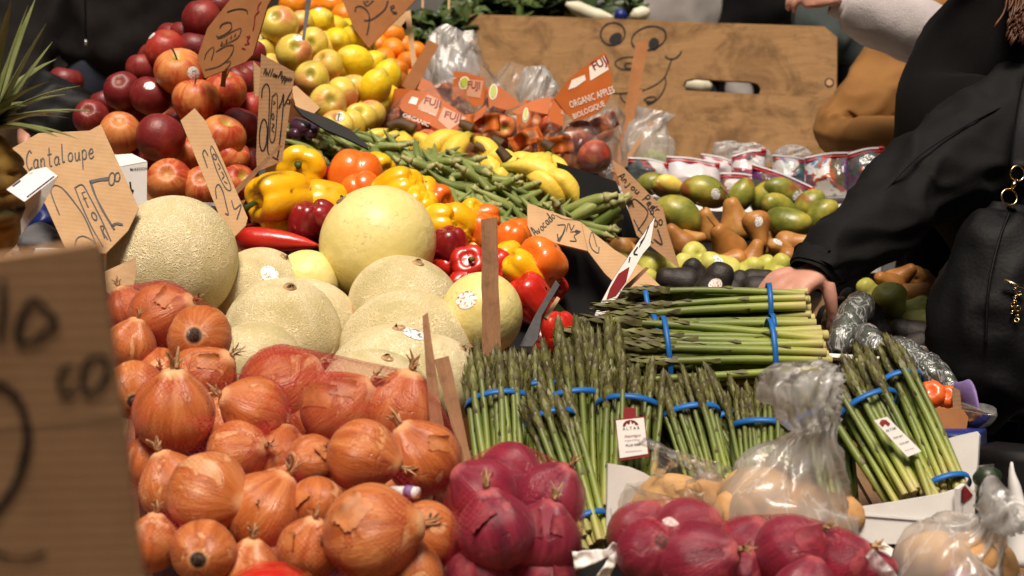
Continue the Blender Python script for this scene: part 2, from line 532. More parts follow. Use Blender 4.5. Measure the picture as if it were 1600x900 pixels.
def m_mango():
    t = NT('mango_skin')
    v = t.seeded()
    n = t.noise(1.5, 3, vec=v)
    c = t.ramp(n, [(0.30, (0.10, 0.12, 0.018)), (0.5, (0.22, 0.23, 0.035)), (0.72, (0.50, 0.40, 0.06))])
    red = t.step(t.noise(1.3, 2, vec=t.vadd(v, (4.0, 2.0, 9.0))), 0.54, 0.68)
    c = t.mix(t.math('MULTIPLY', red, 0.75), c, (0.26, 0.045, 0.02))
    c = t.mix(t.math('MULTIPLY', t.step(t.vor(30, vec=v), 0.15, 0.06), 0.4), c, (0.45, 0.40, 0.12))
    t.set(col=c, rough=0.33, spec=0.45, nrm=t.bump(t.noise(10, 3, vec=v), 0.08, 0.02))
    return t.m
M['mango'] = m_mango()
def m_avocado():
    t = NT('avocado_skin')
    v = t.seeded()
    c = t.ramp(t.noise(5, 4, vec=v), [(0.3, (0.012, 0.010, 0.009)), (0.7, (0.034, 0.027, 0.022))])
    t.set(col=c, rough=0.5, spec=0.4, nrm=t.bump(t.math('ADD', t.vor(26, vec=v), t.math('MULTIPLY', t.noise(40, 2, vec=v), 0.4)), 0.45, 0.0014))
    return t.m
M['avocado'] = m_avocado()
M['cucumber'] = plain('cucumber', (0.018, 0.040, 0.014), 0.35, 0.3, 6, bump=0.2)
M['potato'] = m_pear('potato', (0.44, 0.23, 0.085), (0.56, 0.32, 0.13), (0.66, 0.43, 0.20), (0.26, 0.13, 0.05), 0.8)
M['purple'] = m_gloss('eggplant', (0.045, 0.018, 0.035), (0.08, 0.03, 0.05))
M['mango_flesh'] = plain('mango_flesh', (0.86, 0.62, 0.12), 0.4, 0.1, 6)

def m_asparagus():
    t = NT('asparagus_stalk')
    v = t.seeded()
    x, y, z = t.xyz()
    n = t.noise(9, 3, vec=v)
    zz = t.math('ADD', z, t.math('MULTIPLY', t.math('SUBTRACT', n, 0.5), 0.12))
    c = t.ramp(zz, [(0.0, (0.50, 0.43, 0.17)), (0.08, (0.40, 0.39, 0.085)), (0.24, (0.25, 0.30, 0.045)), (0.52, (0.135, 0.185, 0.030)), (0.84, (0.105, 0.105, 0.030)), (1.0, (0.085, 0.055, 0.030))])
    c = t.mix(t.math('MULTIPLY', t.rand(), 0.35), c, (0.07, 0.095, 0.02))
    fib = t.noise(30, 2, vec=t.streak(0.8))
    c = t.mix(t.math('MULTIPLY', t.step(fib, 0.5, 0.75), 0.22), c, (0.30, 0.33, 0.09))
    t.set(col=c, rough=0.42, spec=0.4, nrm=t.bump(fib, 0.12, 0.006))
    return t.m
M['stalk'] = m_asparagus()
def m_scale():
    t = NT('asparagus_scale')
    x, y, z = t.xyz()
    c = t.ramp(t.noise(14, 3, vec=t.seeded()), [(0.3, (0.055, 0.040, 0.022)), (0.5, (0.10, 0.095, 0.028)), (0.75, (0.20, 0.20, 0.055))])
    t.set(col=c, rough=0.5, spec=0.35)
    return t.m
M['scale'] = m_scale()
M['cut_end'] = plain('cut_end', (0.62, 0.56, 0.34), 0.6, 0.2, 30)
M['band'] = plain('rubber_band', (0.012, 0.12, 0.40), 0.45, 0.12, 5)

def m_cardboard(name, a, b, rib=True, rough=0.8):
    t = NT(name)
    c = t.ramp(t.noise(26, 5, 0.65), [(0.3, a), (0.7, b)])
    c = t.mix(t.math('MULTIPLY', t.step(t.noise(22, 4, 0.7), 0.6, 0.8), 0.18), c, tuple(k * 0.5 for k in a))
    fib = t.noise(400, 2)
    h = t.math('MULTIPLY', fib, 0.3)
    if rib:
        w = t.n('ShaderNodeTexWave', {'Vector': t.o, 'Scale': 48.0, 'Distortion': 0.4, 'Detail': 1.0}, wave_type='BANDS', bands_direction='Y')
        h = t.math('ADD', h, t.math('MULTIPLY', w.outputs['Fac'], 0.35))
        c = t.mix(t.math('MULTIPLY', w.outputs['Fac'], 0.05), c, tuple(k * 0.6 for k in a))
    t.set(col=c, rough=rough, spec=0.2, nrm=t.bump(h, 0.18, 0.002))
    return t.m
M['card'] = m_cardboard('cardboard', (0.34, 0.19, 0.095), (0.43, 0.25, 0.13))
M['card_pale'] = m_cardboard('cardboard_pale', (0.46, 0.28, 0.14), (0.56, 0.36, 0.19))
M['card_brown'] = m_cardboard('cardboard_brown', (0.28, 0.115, 0.040), (0.36, 0.155, 0.058), False)
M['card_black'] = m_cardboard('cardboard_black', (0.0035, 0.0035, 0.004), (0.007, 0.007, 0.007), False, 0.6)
M['card_white'] = m_cardboard('cardboard_white', (0.66, 0.64, 0.61), (0.74, 0.72, 0.69), False, 0.5)
M['ink'] = plain('ink', (0.014, 0.012, 0.011), 0.5, 0.1)
M['ink_soft'] = plain('ink_soft', (0.05, 0.03, 0.02), 0.6, 0.1)
M['ink_red'] = plain('ink_red', (0.22, 0.012, 0.014), 0.5, 0.1)
M['ink_navy'] = plain('ink_navy', (0.02, 0.025, 0.09), 0.5, 0.1)
M['paper'] = plain('paper', (0.78, 0.76, 0.72), 0.55, 0.03, 8)
M['paper_edge'] = plain('paper_edge', (0.62, 0.20, 0.07), 0.6, 0.1, 8)

def m_wood(name, a, b, dark, scale=1.0, axis=(1.2, 14, 14), stain=0.5):
    t = NT(name)
    v = t.vmul(t.o, tuple(k * scale for k in axis))
    g = t.noise(3.2, 6, 0.65, 0.8, vec=v)
    fine = t.noise(16, 4, 0.7, vec=v)
    c = t.ramp(t.math('ADD', t.math('MULTIPLY', g, 0.7), t.math('MULTIPLY', fine, 0.3)), [(0.3, a), (0.7, b)])
    st = t.noise(3.5 * scale, 5, 0.7, 0.6)
    c = t.mix(t.math('MULTIPLY', t.step(st, 0.46, 0.68), stain), c, dark)
    st2 = t.noise(11 * scale, 5, 0.75, 0.3)
    c = t.mix(t.math('MULTIPLY', t.step(st2, 0.58, 0.74), stain * 0.6), c, dark)
    t.set(col=c, rough=0.75, spec=0.25, nrm=t.bump(t.math('ADD', g, fine), 0.25, 0.003))
    return t.m
M['plywood'] = m_wood('plywood', (0.25, 0.135, 0.052), (0.40, 0.235, 0.10), (0.11, 0.055, 0.022), 2.2, (1.0, 6, 6), 0.75)
M['stake'] = m_wood('stake_wood', (0.22, 0.105, 0.05), (0.36, 0.19, 0.095), (0.08, 0.04, 0.02), 6, (14, 14, 1.2), 0.5)
M['table_wood'] = m_wood('table_wood', (0.16, 0.09, 0.045), (0.25, 0.15, 0.08), (0.05, 0.03, 0.02), 1.5, (14, 1.2, 14), 0.6)
M['crate_black'] = plain('crate_plastic', (0.006, 0.006, 0.0065), 0.45, 0.15, 10)
M['crate_white'] = plain('crate_white', (0.70, 0.69, 0.67), 0.45, 0.04, 5, bump=0.1)
M['tray_grey'] = plain('tray_grey', (0.52, 0.52, 0.50), 0.3, 0.08, 6)
M['tray_metal'] = plain('tray_metal', (0.55, 0.54, 0.52), 0.25, 0.08, 6, metal=0.7)
M['blue'] = plain('blue_plastic', (0.012, 0.025, 0.16), 0.4, 0.2, 8)
M['grey_cloth'] = plain('grey_cloth', (0.11, 0.11, 0.115), 0.85, 0.25, 14, bump=0.3)
M['liner'] = plain('purple_liner', (0.20, 0.14, 0.34), 0.6, 0.15, 12, bump=0.2)

def m_cloth(name, a, b, rough=0.9, sheen=0.1, weave=500, wb=0.15):
    t = NT(name)
    c = t.ramp(t.noise(7, 4, 0.6), [(0.3, a), (0.7, b)])
    h = t.math('ADD', t.noise(weave, 2), t.math('MULTIPLY', t.noise(25, 4, 0.6, 0.5), 1.5))
    t.set(col=c, rough=rough, spec=0.2, sheen=sheen, nrm=t.bump(h, wb, 0.004))
    return t.m
M['coat_black'] = m_cloth('coat_black', (0.0034, 0.0033, 0.0034), (0.0062, 0.006, 0.006), 0.8, 0.0, 300, 0.2)
M['sweater_black'] = m_cloth('sweater_black', (0.0032, 0.003, 0.0032), (0.005, 0.005, 0.0055), 0.95, 0.0)
M['fleece_dark'] = m_cloth('fleece_dark', (0.014, 0.012, 0.0115), (0.024, 0.021, 0.020), 0.95, 0.03, 400, 0.3)
M['fleece_pale'] = m_cloth('fleece_pale', (0.40, 0.36, 0.36), (0.50, 0.46, 0.45), 0.95, 0.25, 350, 0.45)
M['duck_tan'] = m_cloth('duck_tan', (0.20, 0.090, 0.024), (0.27, 0.130, 0.038), 0.8, 0.02, 500, 0.2)
M['teal'] = m_cloth('teal_jacket', (0.060, 0.082, 0.080), (0.10, 0.128, 0.122), 0.85, 0.05)
M['grey_knit'] = m_cloth('grey_knit', (0.33, 0.30, 0.28), (0.43, 0.40, 0.37), 0.95, 0.1)
M['denim'] = m_cloth('denim', (0.012, 0.015, 0.025), (0.022, 0.027, 0.042), 0.9, 0.02)
M['zip'] = plain('zip', (0.004, 0.004, 0.004), 0.4)
t = NT('leather'); t.set(col=t.ramp(t.noise(8, 4), [(0.3, (0.002, 0.002, 0.0022)), (0.7, (0.004, 0.004, 0.0043))]), rough=0.62, spec=0.16, nrm=t.bump(t.vor(160), 0.18, 0.002)); M['leather'] = t.m
M['gold'] = plain('gold_metal', (0.75, 0.52, 0.24), 0.22, 0.05, 6, metal=1.0)
t = NT('skin'); t.set(col=t.ramp(t.noise(18, 4, 0.6), [(0.3, (0.46, 0.215, 0.15)), (0.7, (0.58, 0.30, 0.215))]), rough=0.5, spec=0.4, sss=0.12, sssr=(0.01, 0.004, 0.002), ssss=0.4, nrm=t.bump(t.noise(160, 3), 0.18, 0.002)); M['skin'] = t.m
M['nail'] = plain('nail_polish', (0.02, 0.018, 0.06), 0.2)
M['hair'] = plain('hair', (0.13, 0.045, 0.018), 0.5, 0.4, 30)
M['hair_dark'] = plain('hair_dark', (0.02, 0.014, 0.01), 0.5, 0.3, 30)
M['eye'] = plain('eye', (0.02, 0.015, 0.012), 0.2)
M['lip'] = plain('lip', (0.35, 0.11, 0.09), 0.5)

def m_plastic(name, base=0.05, milk=0.06, gain=1.3, tint=(0.97, 0.97, 0.96), bs=30, rough=0.10, bmp=0.35, stretch=(1, 1, 1), ck=0.8):
    """thin clear film: transparent with Fresnel gloss and a little milky scatter, creased by bump"""
    t = NT(name)
    t.t.nodes.remove(t.b)
    sv = t.vmul(t.o, stretch)
    cre = t.math('ABSOLUTE', t.math('SUBTRACT', t.noise(bs, 4, 0.6, 0.6, vec=sv), 0.5))
    nrm = t.bump(t.math('ADD', cre, t.math('MULTIPLY', t.noise(bs * 0.3, 2), 0.8)), bmp, 0.010)
    tr = t.n('ShaderNodeBsdfTransparent', {'Color': (*tint, 1)})
    gl = t.n('ShaderNodeBsdfGlossy', {'Color': (1, 1, 1, 1), 'Roughness': rough, 'Normal': nrm})
    df = t.n('ShaderNodeBsdfDiffuse', {'Color': (0.97, 0.97, 0.96, 1), 'Normal': nrm})
    tl = t.n('ShaderNodeBsdfTranslucent', {'Color': (0.97, 0.97, 0.96, 1), 'Normal': nrm})
    add = t.n('ShaderNodeMixShader', {0: 0.5, 1: df.outputs[0], 2: tl.outputs[0]})
    crease = t.step(cre, 0.035, 0.0)
    mk = t.math('ADD', milk, t.math('MULTIPLY', crease, milk * ck), clamp=True)
    m1 = t.n('ShaderNodeMixShader', {0: mk, 1: tr.outputs[0], 2: add.outputs[0]})
    fr = t.n('ShaderNodeFresnel', {'IOR': 1.45, 'Normal': nrm})
    f = t.math('ADD', t.math('MULTIPLY', fr.outputs[0], gain), base, clamp=True)
    m2 = t.n('ShaderNodeMixShader', {0: f, 1: m1.outputs[0], 2: gl.outputs[0]})
    t.t.links.new(m2.outputs[0], t.out.inputs['Surface'])
    return t.m
M['film'] = m_plastic('clear_film', 0.0, 0.05, 0.45, bs=9, rough=0.16)
M['film_milky'] = m_plastic('milky_film', 0.01, 0.32, 0.55, bs=20, rough=0.2, bmp=0.28, stretch=(1, 1, 0.22))
M['film_wrap'] = m_plastic('stretch_film', 0.03, 0.13, 1.5, bs=40, rough=0.2, bmp=1.0, stretch=(1, 1, 0.6), ck=4.5)

def m_net(name, col, k=1.0, veil=0.0):
    """knitted sack: fine crossing threads with holes between them"""
    t = NT(name)
    t.t.nodes.remove(t.b)
    x, y, z = t.xyz(t.vadd(t.o, t.vmul(t.noise(14, 2, col=True), (0.012, 0.012, 0.012))))
    s = 950.0 * k
    a = t.math('SINE', t.math('MULTIPLY', t.math('ADD', t.math('ADD', x, z), t.math('MULTIPLY', y, 0.35)), s))
    b = t.math('SINE', t.math('MULTIPLY', t.math('SUBTRACT', t.math('SUBTRACT', x, z), t.math('MULTIPLY', y, 0.35)), s))
    th = t.math('MAXIMUM', t.step(a, 0.55, 0.85), t.step(b, 0.55, 0.85))
    lw = t.n('ShaderNodeLayerWeight', {'Blend': 0.35})
    dens = t.step(t.noise(11, 3, 0.6), 0.46, 0.72, 0.03, 0.55)
    f = t.math('ADD', t.math('ADD', t.math('MULTIPLY', th, dens), t.math('MULTIPLY', t.noise(13, 3, 0.6), veil)), t.math('MULTIPLY', t.math('POWER', lw.outputs['Facing'], 3.5), 0.8), clamp=True)
    tr = t.n('ShaderNodeBsdfTransparent', {'Color': (1, 1, 1, 1)})
    df = t.n('ShaderNodeBsdfPrincipled', {'Base Color': (*col, 1), 'Roughness': 0.35})
    m = t.n('ShaderNodeMixShader', {0: f, 1: tr.outputs[0], 2: df.outputs[0]})
    t.t.links.new(m.outputs[0], t.out.inputs['Surface'])
    return t.m
M['net'] = m_net('red_net', (0.46, 0.022, 0.035))
M['net_tight'] = m_net('tight_red_net', (0.42, 0.022, 0.045), 0.9, 0.20)
M['net_bright'] = m_net('bright_red_net', (0.72, 0.03, 0.015), 0.6)
M['fuji_card'] = plain('fuji_card', (0.48, 0.115, 0.018), 0.5, 0.12, 8, spec=0.2)
M['fuji_panel'] = plain('fuji_panel', (0.55, 0.27, 0.15), 0.4, 0.06, 8)
M['fuji_white'] = plain('fuji_white', (0.80, 0.72, 0.62), 0.4, 0.05, 8)
M['lime_print'] = plain('lime_print', (0.36, 0.42, 0.03), 0.4, 0.1, 8)

def m_berry():
    """printed berry pouch: red and blue shapes on a pale film with dark fruit showing through"""
    t = NT('berry_print')
    v = t.seeded()
    cell = t.vor(14, vec=v, out='Color')
    n = t.noise(9, 4, 0.6, 0.8, vec=v)
    c = t.ramp(n, [(0.36, (0.05, 0.03, 0.06)), (0.45, (0.34, 0.015, 0.03)), (0.49, (0.58, 0.55, 0.56)), (0.62, (0.12, 0.20, 0.36)), (0.67, (0.42, 0.04, 0.05))], 'CONSTANT')
    hs = t.mix(0.08, c, cell)
    t.set(col=hs, rough=0.18, spec=0.6, nrm=t.bump(t.noise(40, 3, 0.6, 0.5), 0.6, 0.01))
    return t.m
M['berry'] = m_berry()
M['zip_red'] = plain('pouch_red', (0.50, 0.02, 0.03), 0.3)
M['pouch_white'] = plain('pouch_white', (0.62, 0.58, 0.60), 0.25, 0.1, 12)

def m_leaf(name, a, b):
    t = NT(name)
    c = t.ramp(t.math('ADD', t.math('MULTIPLY', t.noise(10, 3, vec=t.seeded()), 0.7), t.math('MULTIPLY', t.noise(60, 2), 0.3)), [(0.3, a), (0.7, b)])
    t.set(col=c, rough=0.45, spec=0.4, nrm=t.bump(t.noise(70, 3), 0.3, 0.004))
    return t.m
M['leaf'] = m_leaf('leaf_green', (0.030, 0.055, 0.012), (0.085, 0.125, 0.030))
M['leaf_dark'] = m_leaf('leaf_dark', (0.014, 0.030, 0.010), (0.040, 0.070, 0.020))
M['pine_leaf'] = m_leaf('pineapple_leaf', (0.10, 0.125, 0.035), (0.24, 0.25, 0.10))
M['white_veg'] = plain('white_stalk', (0.72, 0.68, 0.50), 0.5, 0.08, 5)
t = NT('pineapple_skin'); v_ = t.vor(9, 'DISTANCE_TO_EDGE', rand=0.3); t.set(col=t.ramp(v_, [(0.0, (0.03, 0.035, 0.01)), (0.12, (0.20, 0.11, 0.02)), (0.4, (0.46, 0.28, 0.05))]), rough=0.6, nrm=t.bump(v_, 0.6, 0.02)); M['pineapple'] = t.m

def m_sticker(name, a, b):
    t = NT(name)
    n = t.noise(24, 3, 0.6, vec=t.seeded())
    c = t.ramp(n, [(0.0, (0.85, 0.84, 0.82)), (0.50, (0.85, 0.84, 0.82)), (0.55, a), (0.63, b)], 'CONSTANT')
    t.set(col=c, rough=0.35)
    return t.m
M['sticker'] = m_sticker('sticker_print', (0.25, 0.25, 0.25), (0.10, 0.16, 0.10))
M['sticker_colour'] = m_sticker('sticker_colour', (0.62, 0.28, 0.08), (0.10, 0.16, 0.36))
t = NT('asphalt'); t.set(col=t.ramp(t.noise(60, 4, 0.7), [(0.3, (0.03, 0.03, 0.03)), (0.7, (0.065, 0.063, 0.06))]), rough=0.9, nrm=t.bump(t.noise(150, 3), 0.4, 0.01)); M['asphalt'] = t.m
M['concrete'] = plain('concrete', (0.20, 0.19, 0.17), 0.9, 0.15, 5, bump=0.3)
M['brick_dark'] = plain('wall_dark', (0.05, 0.04, 0.035), 0.9, 0.2, 3, bump=0.3)

# ------------------------------------------------------------------ produce: meshes of unit width
def sph_prof(n, fr, fz):
    return [(fr(math.pi * i / n) if 0 < i < n else 0.0, fz(math.pi * i / n)) for i in range(n + 1)]

def g_apple(seed, tall=0.92, lobes=0.03):
    r_ = random.Random(seed)
    ph, ph2 = r_.uniform(0, 6), r_.uniform(0, 6)
    lean = r_.uniform(-0.05, 0.05)
    def fr(a): return 0.5 * math.sin(a) ** 0.86 * (1 + 0.07 * math.cos(a))
    def fz(a):
        r = 0.5 * math.sin(a)
        z = 0.5 * tall * math.cos(a)
        if a < math.pi / 2: z -= 0.19 * math.exp(-(r / 0.125) ** 2)
        else: z += 0.10 * math.exp(-(r / 0.12) ** 2)
        return z
    def mod(th, t, r, z):
        w = max(0, t - 0.45) * 1.8
        r *= 1 + lobes * math.cos(5 * th + ph) * w + 0.02 * math.cos(2 * th + ph2) + 0.012 * math.cos(3 * th)
        return r, z + lean * r * math.cos(th)
    return rev(sph_prof(22, fr, fz), 30, mod)

def g_onion(seed, tall=0.96, neck=0.085):
    r_ = random.Random(seed)
    ph = r_.uniform(0, 6)
    def fr(a): return 0.5 * math.sin(a) ** 0.95 * (1 - 0.09 * max(0, math.cos(a)) ** 2) + (0.02 if a < 0.3 else 0)
    def fz(a): return 0.5 * tall * math.cos(a) + neck * max(0, math.cos(a)) ** 9 - 0.02 * max(0, -math.cos(a)) ** 8
    def mod(th, t, r, z):
        return r * (1 + 0.022 * math.cos(2 * th + ph) + 0.014 * math.cos(5 * th + 2 * ph) + 0.005 * math.cos(17 * th)), z
    return rev(sph_prof(24, fr, fz), 34, mod)

def g_round(seed, tall=0.95, n=40, wob=0.012, tip=0.0):
    r_ = random.Random(seed)
    ph = [r_.uniform(0, 6) for _ in range(3)]
    def fr(a): return 0.5 * math.sin(a)
    def fz(a): return 0.5 * tall * math.cos(a) + tip * abs(math.cos(a)) ** 14 * (1 if a < 1.57 else -1)
    def mod(th, t, r, z): return r * (1 + wob * (math.cos(2 * th + ph[0]) + 0.6 * math.cos(3 * th + ph[1] + 4 * t) + 0.4 * math.cos(7 * th + ph[2]))), z
    return rev(sph_prof(n * 3 // 4, fr, fz), n, mod)

def g_pepper(seed, n=4, tall=1.02):
    r_ = random.Random(seed)
    ph = r_.uniform(0, 6)
    amp = [r_.uniform(0.7, 1.15) for _ in range(n)]
    def fr(a): return 0.5 * math.sin(a) ** 0.62 * (1 + 0.10 * math.cos(a))
    def fz(a):
        c = math.cos(a)
        return 0.5 * tall * math.copysign(abs(c) ** 0.72, c)
    def mod(th, t, r, z):
        g = abs(math.sin(n * th / 2 + ph))
        k = amp[int((n * (th + 2 * ph / n) / (2 * math.pi))) % n]
        w = 0.55 + 0.45 * abs(2 * t - 1) ** 1.5
        rr = r * (1 - 0.19 * w * (1 - g ** 0.55) * k)
        q = r / 0.5
        if t < 0.5: z -= 0.22 * math.exp(-(q / 0.36) ** 2) + 0.05 * (1 - g) * q
        else: z += (0.14 * math.exp(-(q / 0.34) ** 2) + 0.10 * (1 - g ** 0.6) * q) * 1.0
        return rr, z
    return rev(sph_prof(30, fr, fz), 48, mod)

def g_longpepper(seed):
    path = [(0.03 * math.sin(2.2 * i / 15), 0.05 * math.sin(1.5 * i / 15), i / 15) for i in range(16)]
    rad = [0.10, 0.145, 0.16, 0.165, 0.165, 0.16, 0.155, 0.15, 0.14, 0.13, 0.118, 0.10, 0.085, 0.06, 0.035, 0.008]
    return tube(path, rad, 20)

def g_okra(seed):
    r_ = random.Random(seed)
    bend = r_.uniform(0.02, 0.16)
    n, m = 10, 12
    V, Fc = [], []
    for i in range(m + 1):
        t = i / m
        r = [0.060, 0.098, 0.112, 0.116, 0.115, 0.110, 0.102, 0.092, 0.08, 0.066, 0.050, 0.032, 0.008][i]
        cx = bend * math.sin(t * math.pi) - bend * 0.5
        for k in range(n):
            th = 2 * math.pi * k / n
            rr = r * (1.0 if k % 2 == 0 else 0.86)
            V.append((cx + rr * math.cos(th), rr * math.sin(th), 0.5 - t))
    for i in range(m):
        for k in range(n):
            k2 = (k + 1) % n
            Fc.append((i * n + k, (i + 1) * n + k, (i + 1) * n + k2, i * n + k2))
    V.append((V[0][0] - 0.06, 0, 0.5)); c = len(V) - 1
    for k in range(n): Fc.append((c, k, (k + 1) % n))
    cap = tube([(-bend * 0.5, 0, 0.46), (-bend * 0.5, 0, 0.52), (-bend * 0.5 - 0.01, 0, 0.60), (-bend * 0.5 - 0.015, 0, 0.68)], [0.104, 0.088, 0.05, 0.052], 9)
    return (V, Fc), cap

def g_banana(seed):
    r_ = random.Random(seed)
    curve = r_.uniform(0.16, 0.25)
    path, rad = [], []
    m = 18
    for i in range(m + 1):
        t = i / m
        path.append((curve * (1 - (2 * t - 1) ** 2) - curve * 0.5, 0, 0.5 - t))
        rad.append(np.interp(t, [0, 0.06, 0.13, 0.25, 0.5, 0.75, 0.9, 0.965, 1.0], [0.034, 0.036, 0.05, 0.088, 0.104, 0.095, 0.06, 0.026, 0.018]))
    V, Fc = tube(path, rad, 15)
    n = 15
    W = []
    for i, v in enumerate(V):
        if i < n * (m + 1):
            k, ring = i % n, i // n
            c = Vector(path[ring])
            W.append(c + (Vector(v) - c) * (1 + 0.07 * math.cos(5 * 2 * math.pi * k / n)))
        else: W.append(v)
    return W, Fc

def g_pear(seed, neckr=0.2, tall=1.35):
    r_ = random.Random(seed)
    lean, ph = r_.uniform(-0.09, 0.09), r_.uniform(0, 6)
    pts = [(0, 0.0), (neckr * 0.42, 0.008), (neckr * 0.74, 0.05), (neckr * 0.95, 0.125), (neckr * 1.10, 0.23), (neckr + (0.47 - neckr) * 0.36, 0.36), (neckr + (0.47 - neckr) * 0.74, 0.50), (0.475, 0.62), (0.5, 0.73), (0.475, 0.84), (0.38, 0.94), (0.24, 0.99), (0.12, 0.985), (0.05, 0.955), (0, 0.95)]
    sm = smooth_path(pts, 3)
    prof = [(max(0, r), tall * (0.5 - z)) for r, z in sm]
    def mod(th, t, r, z): return r * (1 + 0.025 * math.cos(2 * th + ph) + 0.015 * math.cos(3 * th)), z
    V, Fc = rev(prof, 28, mod)
    V = [(x + lean * max(0, z + 0.1) * 2, y, z) for x, y, z in V]
    return V, Fc

def g_mango(seed):
    V, Fc = g_round(seed, 1.32, 36, 0.01)
    return [(x * 0.86 + 0.10 * (z / 0.66) ** 2 - 0.05 + 0.05 * z, y * 0.94 - 0.04 * z, z) for x, y, z in V], Fc

def g_potato(seed):
    V, Fc = g_round(seed, 1.3, 26, 0.03)
    return [tuple(np.array(v) * (1 + 0.09 * nz(v, 2.2, seed) + 0.03 * nz(v, 6, seed))) for v in V], Fc

def g_tomato(seed, n=7):
    r_ = random.Random(seed); ph = r_.uniform(0, 6)
    def fr(a): return 0.5 * math.sin(a) ** 0.8
    def fz(a): return 0.36 * math.cos(a) - (0.10 * math.exp(-(math.sin(a) / 0.3) ** 2) if a < 1.57 else -0.05 * math.exp(-(math.sin(a) / 0.3) ** 2))
    def mod(th, t, r, z): return r * (1 - 0.10 * (1 - abs(math.sin(n * th / 2 + ph)) ** 0.5)), z
    return rev(sph_prof(20, fr, fz), 42, mod)

def g_stalk(seed, rad):
    """asparagus: unit length along z, slight bend, bud head of overlapping scales, bracts on the stem"""
    r_ = random.Random(seed)
    b1, b2 = r_.uniform(-0.025, 0.025), r_.uniform(-0.025, 0.025)
    def c(t): return Vector((b1 * math.sin(t * math.pi) + b2 * t * t, b2 * math.sin(t * 2.4), t))
    ts = [0, 0.004, 0.1, 0.25, 0.4, 0.55, 0.68, 0.76, 0.80, 0.86, 0.92, 0.965, 1.0]
    rs = [0.94, 1.0, 1.0, 0.98, 0.95, 0.90, 0.86, 0.92, 1.12, 1.14, 0.86, 0.48, 0.06]
    body = tube([c(t) for t in ts], [rad * k for k in rs], 9)
    nb = len(body[1])
    parts = [body]
    def bract(t, th, L, w, out):
        cc = c(t)
        R = rad * float(np.interp(t, ts, rs))
        e = Vector((math.cos(th), math.sin(th), 0)); s = Vector((-math.sin(th), math.cos(th), 0)); z = Vector((0, 0, 1))
        a = cc + e * R * 0.92
        V = [a - s * w, a + s * w, a + e * R * 0.28 + z * L * 0.35 + s * w * 1.05, a + e * R * (0.28 + out) + z * L, a + e * R * 0.28 + z * L * 0.35 - s * w * 1.05, a + e * R * 0.42 + z * L * 0.4]
        return V, [(0, 1, 5), (1, 2, 5), (2, 3, 5), (3, 4, 5), (4, 0, 5)]
    th = r_.uniform(0, 6)
    for t in (0.16, 0.29, 0.41, 0.52, 0.61, 0.68):
        parts.append(bract(t + r_.uniform(-0.03, 0.03), th, rad * 2.6, rad * 0.5, -0.1)); th += 2.3
    for i in range(34):
        t = 0.72 + 0.25 * (i / 33) ** 0.9
        parts.append(bract(t, th, rad * r_.uniform(2.4, 3.4) * (1.25 - (t - 0.73) * 2.2), rad * 0.62 * (1.1 - (t - 0.73) * 1.8), r_.uniform(-0.2, 0.6))); th += 2.4
    V, Fc = join(*parts)
    idx = [0] * nb + [1] * (len(Fc) - nb)
    for k, f in enumerate(Fc[:nb]):      # pale cut end
        if all(Vector(V[i]).z < 0.002 for i in f): idx[k] = 2
    return V, Fc, idx

BANK = {}
def bank(kind, fn, mat, cnt=4, **kw):
    BANK[kind] = [mesh(kind, *fn(s + 1, **kw), M[mat]) for s in range(cnt)]
bank('red_apple_dark', g_apple, 'apple_dark', 3, lobes=0.05)
bank('red_apple_mix', g_apple, 'apple_mix', 4)
bank('red_apple_red', g_apple, 'apple_red', 3, lobes=0.04)
bank('yellow_apple', g_apple, 'apple_yellow', 3, tall=0.88)
bank('onion', g_onion, 'onion_brown', 4)
bank('red_onion', g_onion, 'onion_red', 4, tall=0.94)
bank('cantaloupe', g_round, 'cantaloupe', 3, tall=0.97, n=56)
bank('honeydew', g_round, 'honeydew', 2, tall=1.02, n=56, wob=0.006)
for c_ in ('yellow', 'orange', 'red', 'dark'):
    bank('pepper_' + c_, g_pepper, 'pepper_' + c_, 3)
BANK['pepper_yellow'] += [mesh('pepper', *g_pepper(8, 3), M['pepper_yellow'])]
bank('long_pepper', g_longpepper, 'pepper_red', 1)
bank('long_pepper_dark', g_longpepper, 'pepper_dark', 1)
bank('lemon', g_round, 'lemon', 3, tall=1.22, n=28, wob=0.012, tip=0.075)
bank('orange', g_round, 'orange', 3, tall=0.93, n=26, wob=0.01)
bank('lime', g_round, 'lime', 2, tall=1.1, n=24, wob=0.01, tip=0.03)
bank('bosc_pear', g_pear, 'bosc', 4, neckr=0.25, tall=1.30)
bank('green_pear', g_pear, 'anjou', 4, neckr=0.31, tall=1.14)
bank('mango', g_mango, 'mango', 4)
bank('avocado', g_pear, 'avocado', 3, neckr=0.33, tall=1.24)
bank('potato', g_potato, 'potato', 5)
bank('tomato', g_tomato, 'tomato', 2)
bank('banana', g_banana, 'banana', 4)
bank('eggplant', g_mango, 'purple', 1)
OKRA = []
for s_ in range(5):
    (a_, c_) = g_okra(s_ + 3)
    OKRA.append((mesh('okra_pod', *a_, M['okra']), mesh('cap', *c_, M['okra_cap'])))
STALKS = {}
for nm_, rr_ in (('thin', 0.0215), ('thick', 0.028)):
    STALKS[nm_] = []
    for s_ in range(6):
        V_, F_, i_ = g_stalk(s_ + 20, rr_)
        STALKS[nm_].append(mesh('stalk', V_, F_, [M['stalk'], M['scale'], M['cut_end']], True, i_))

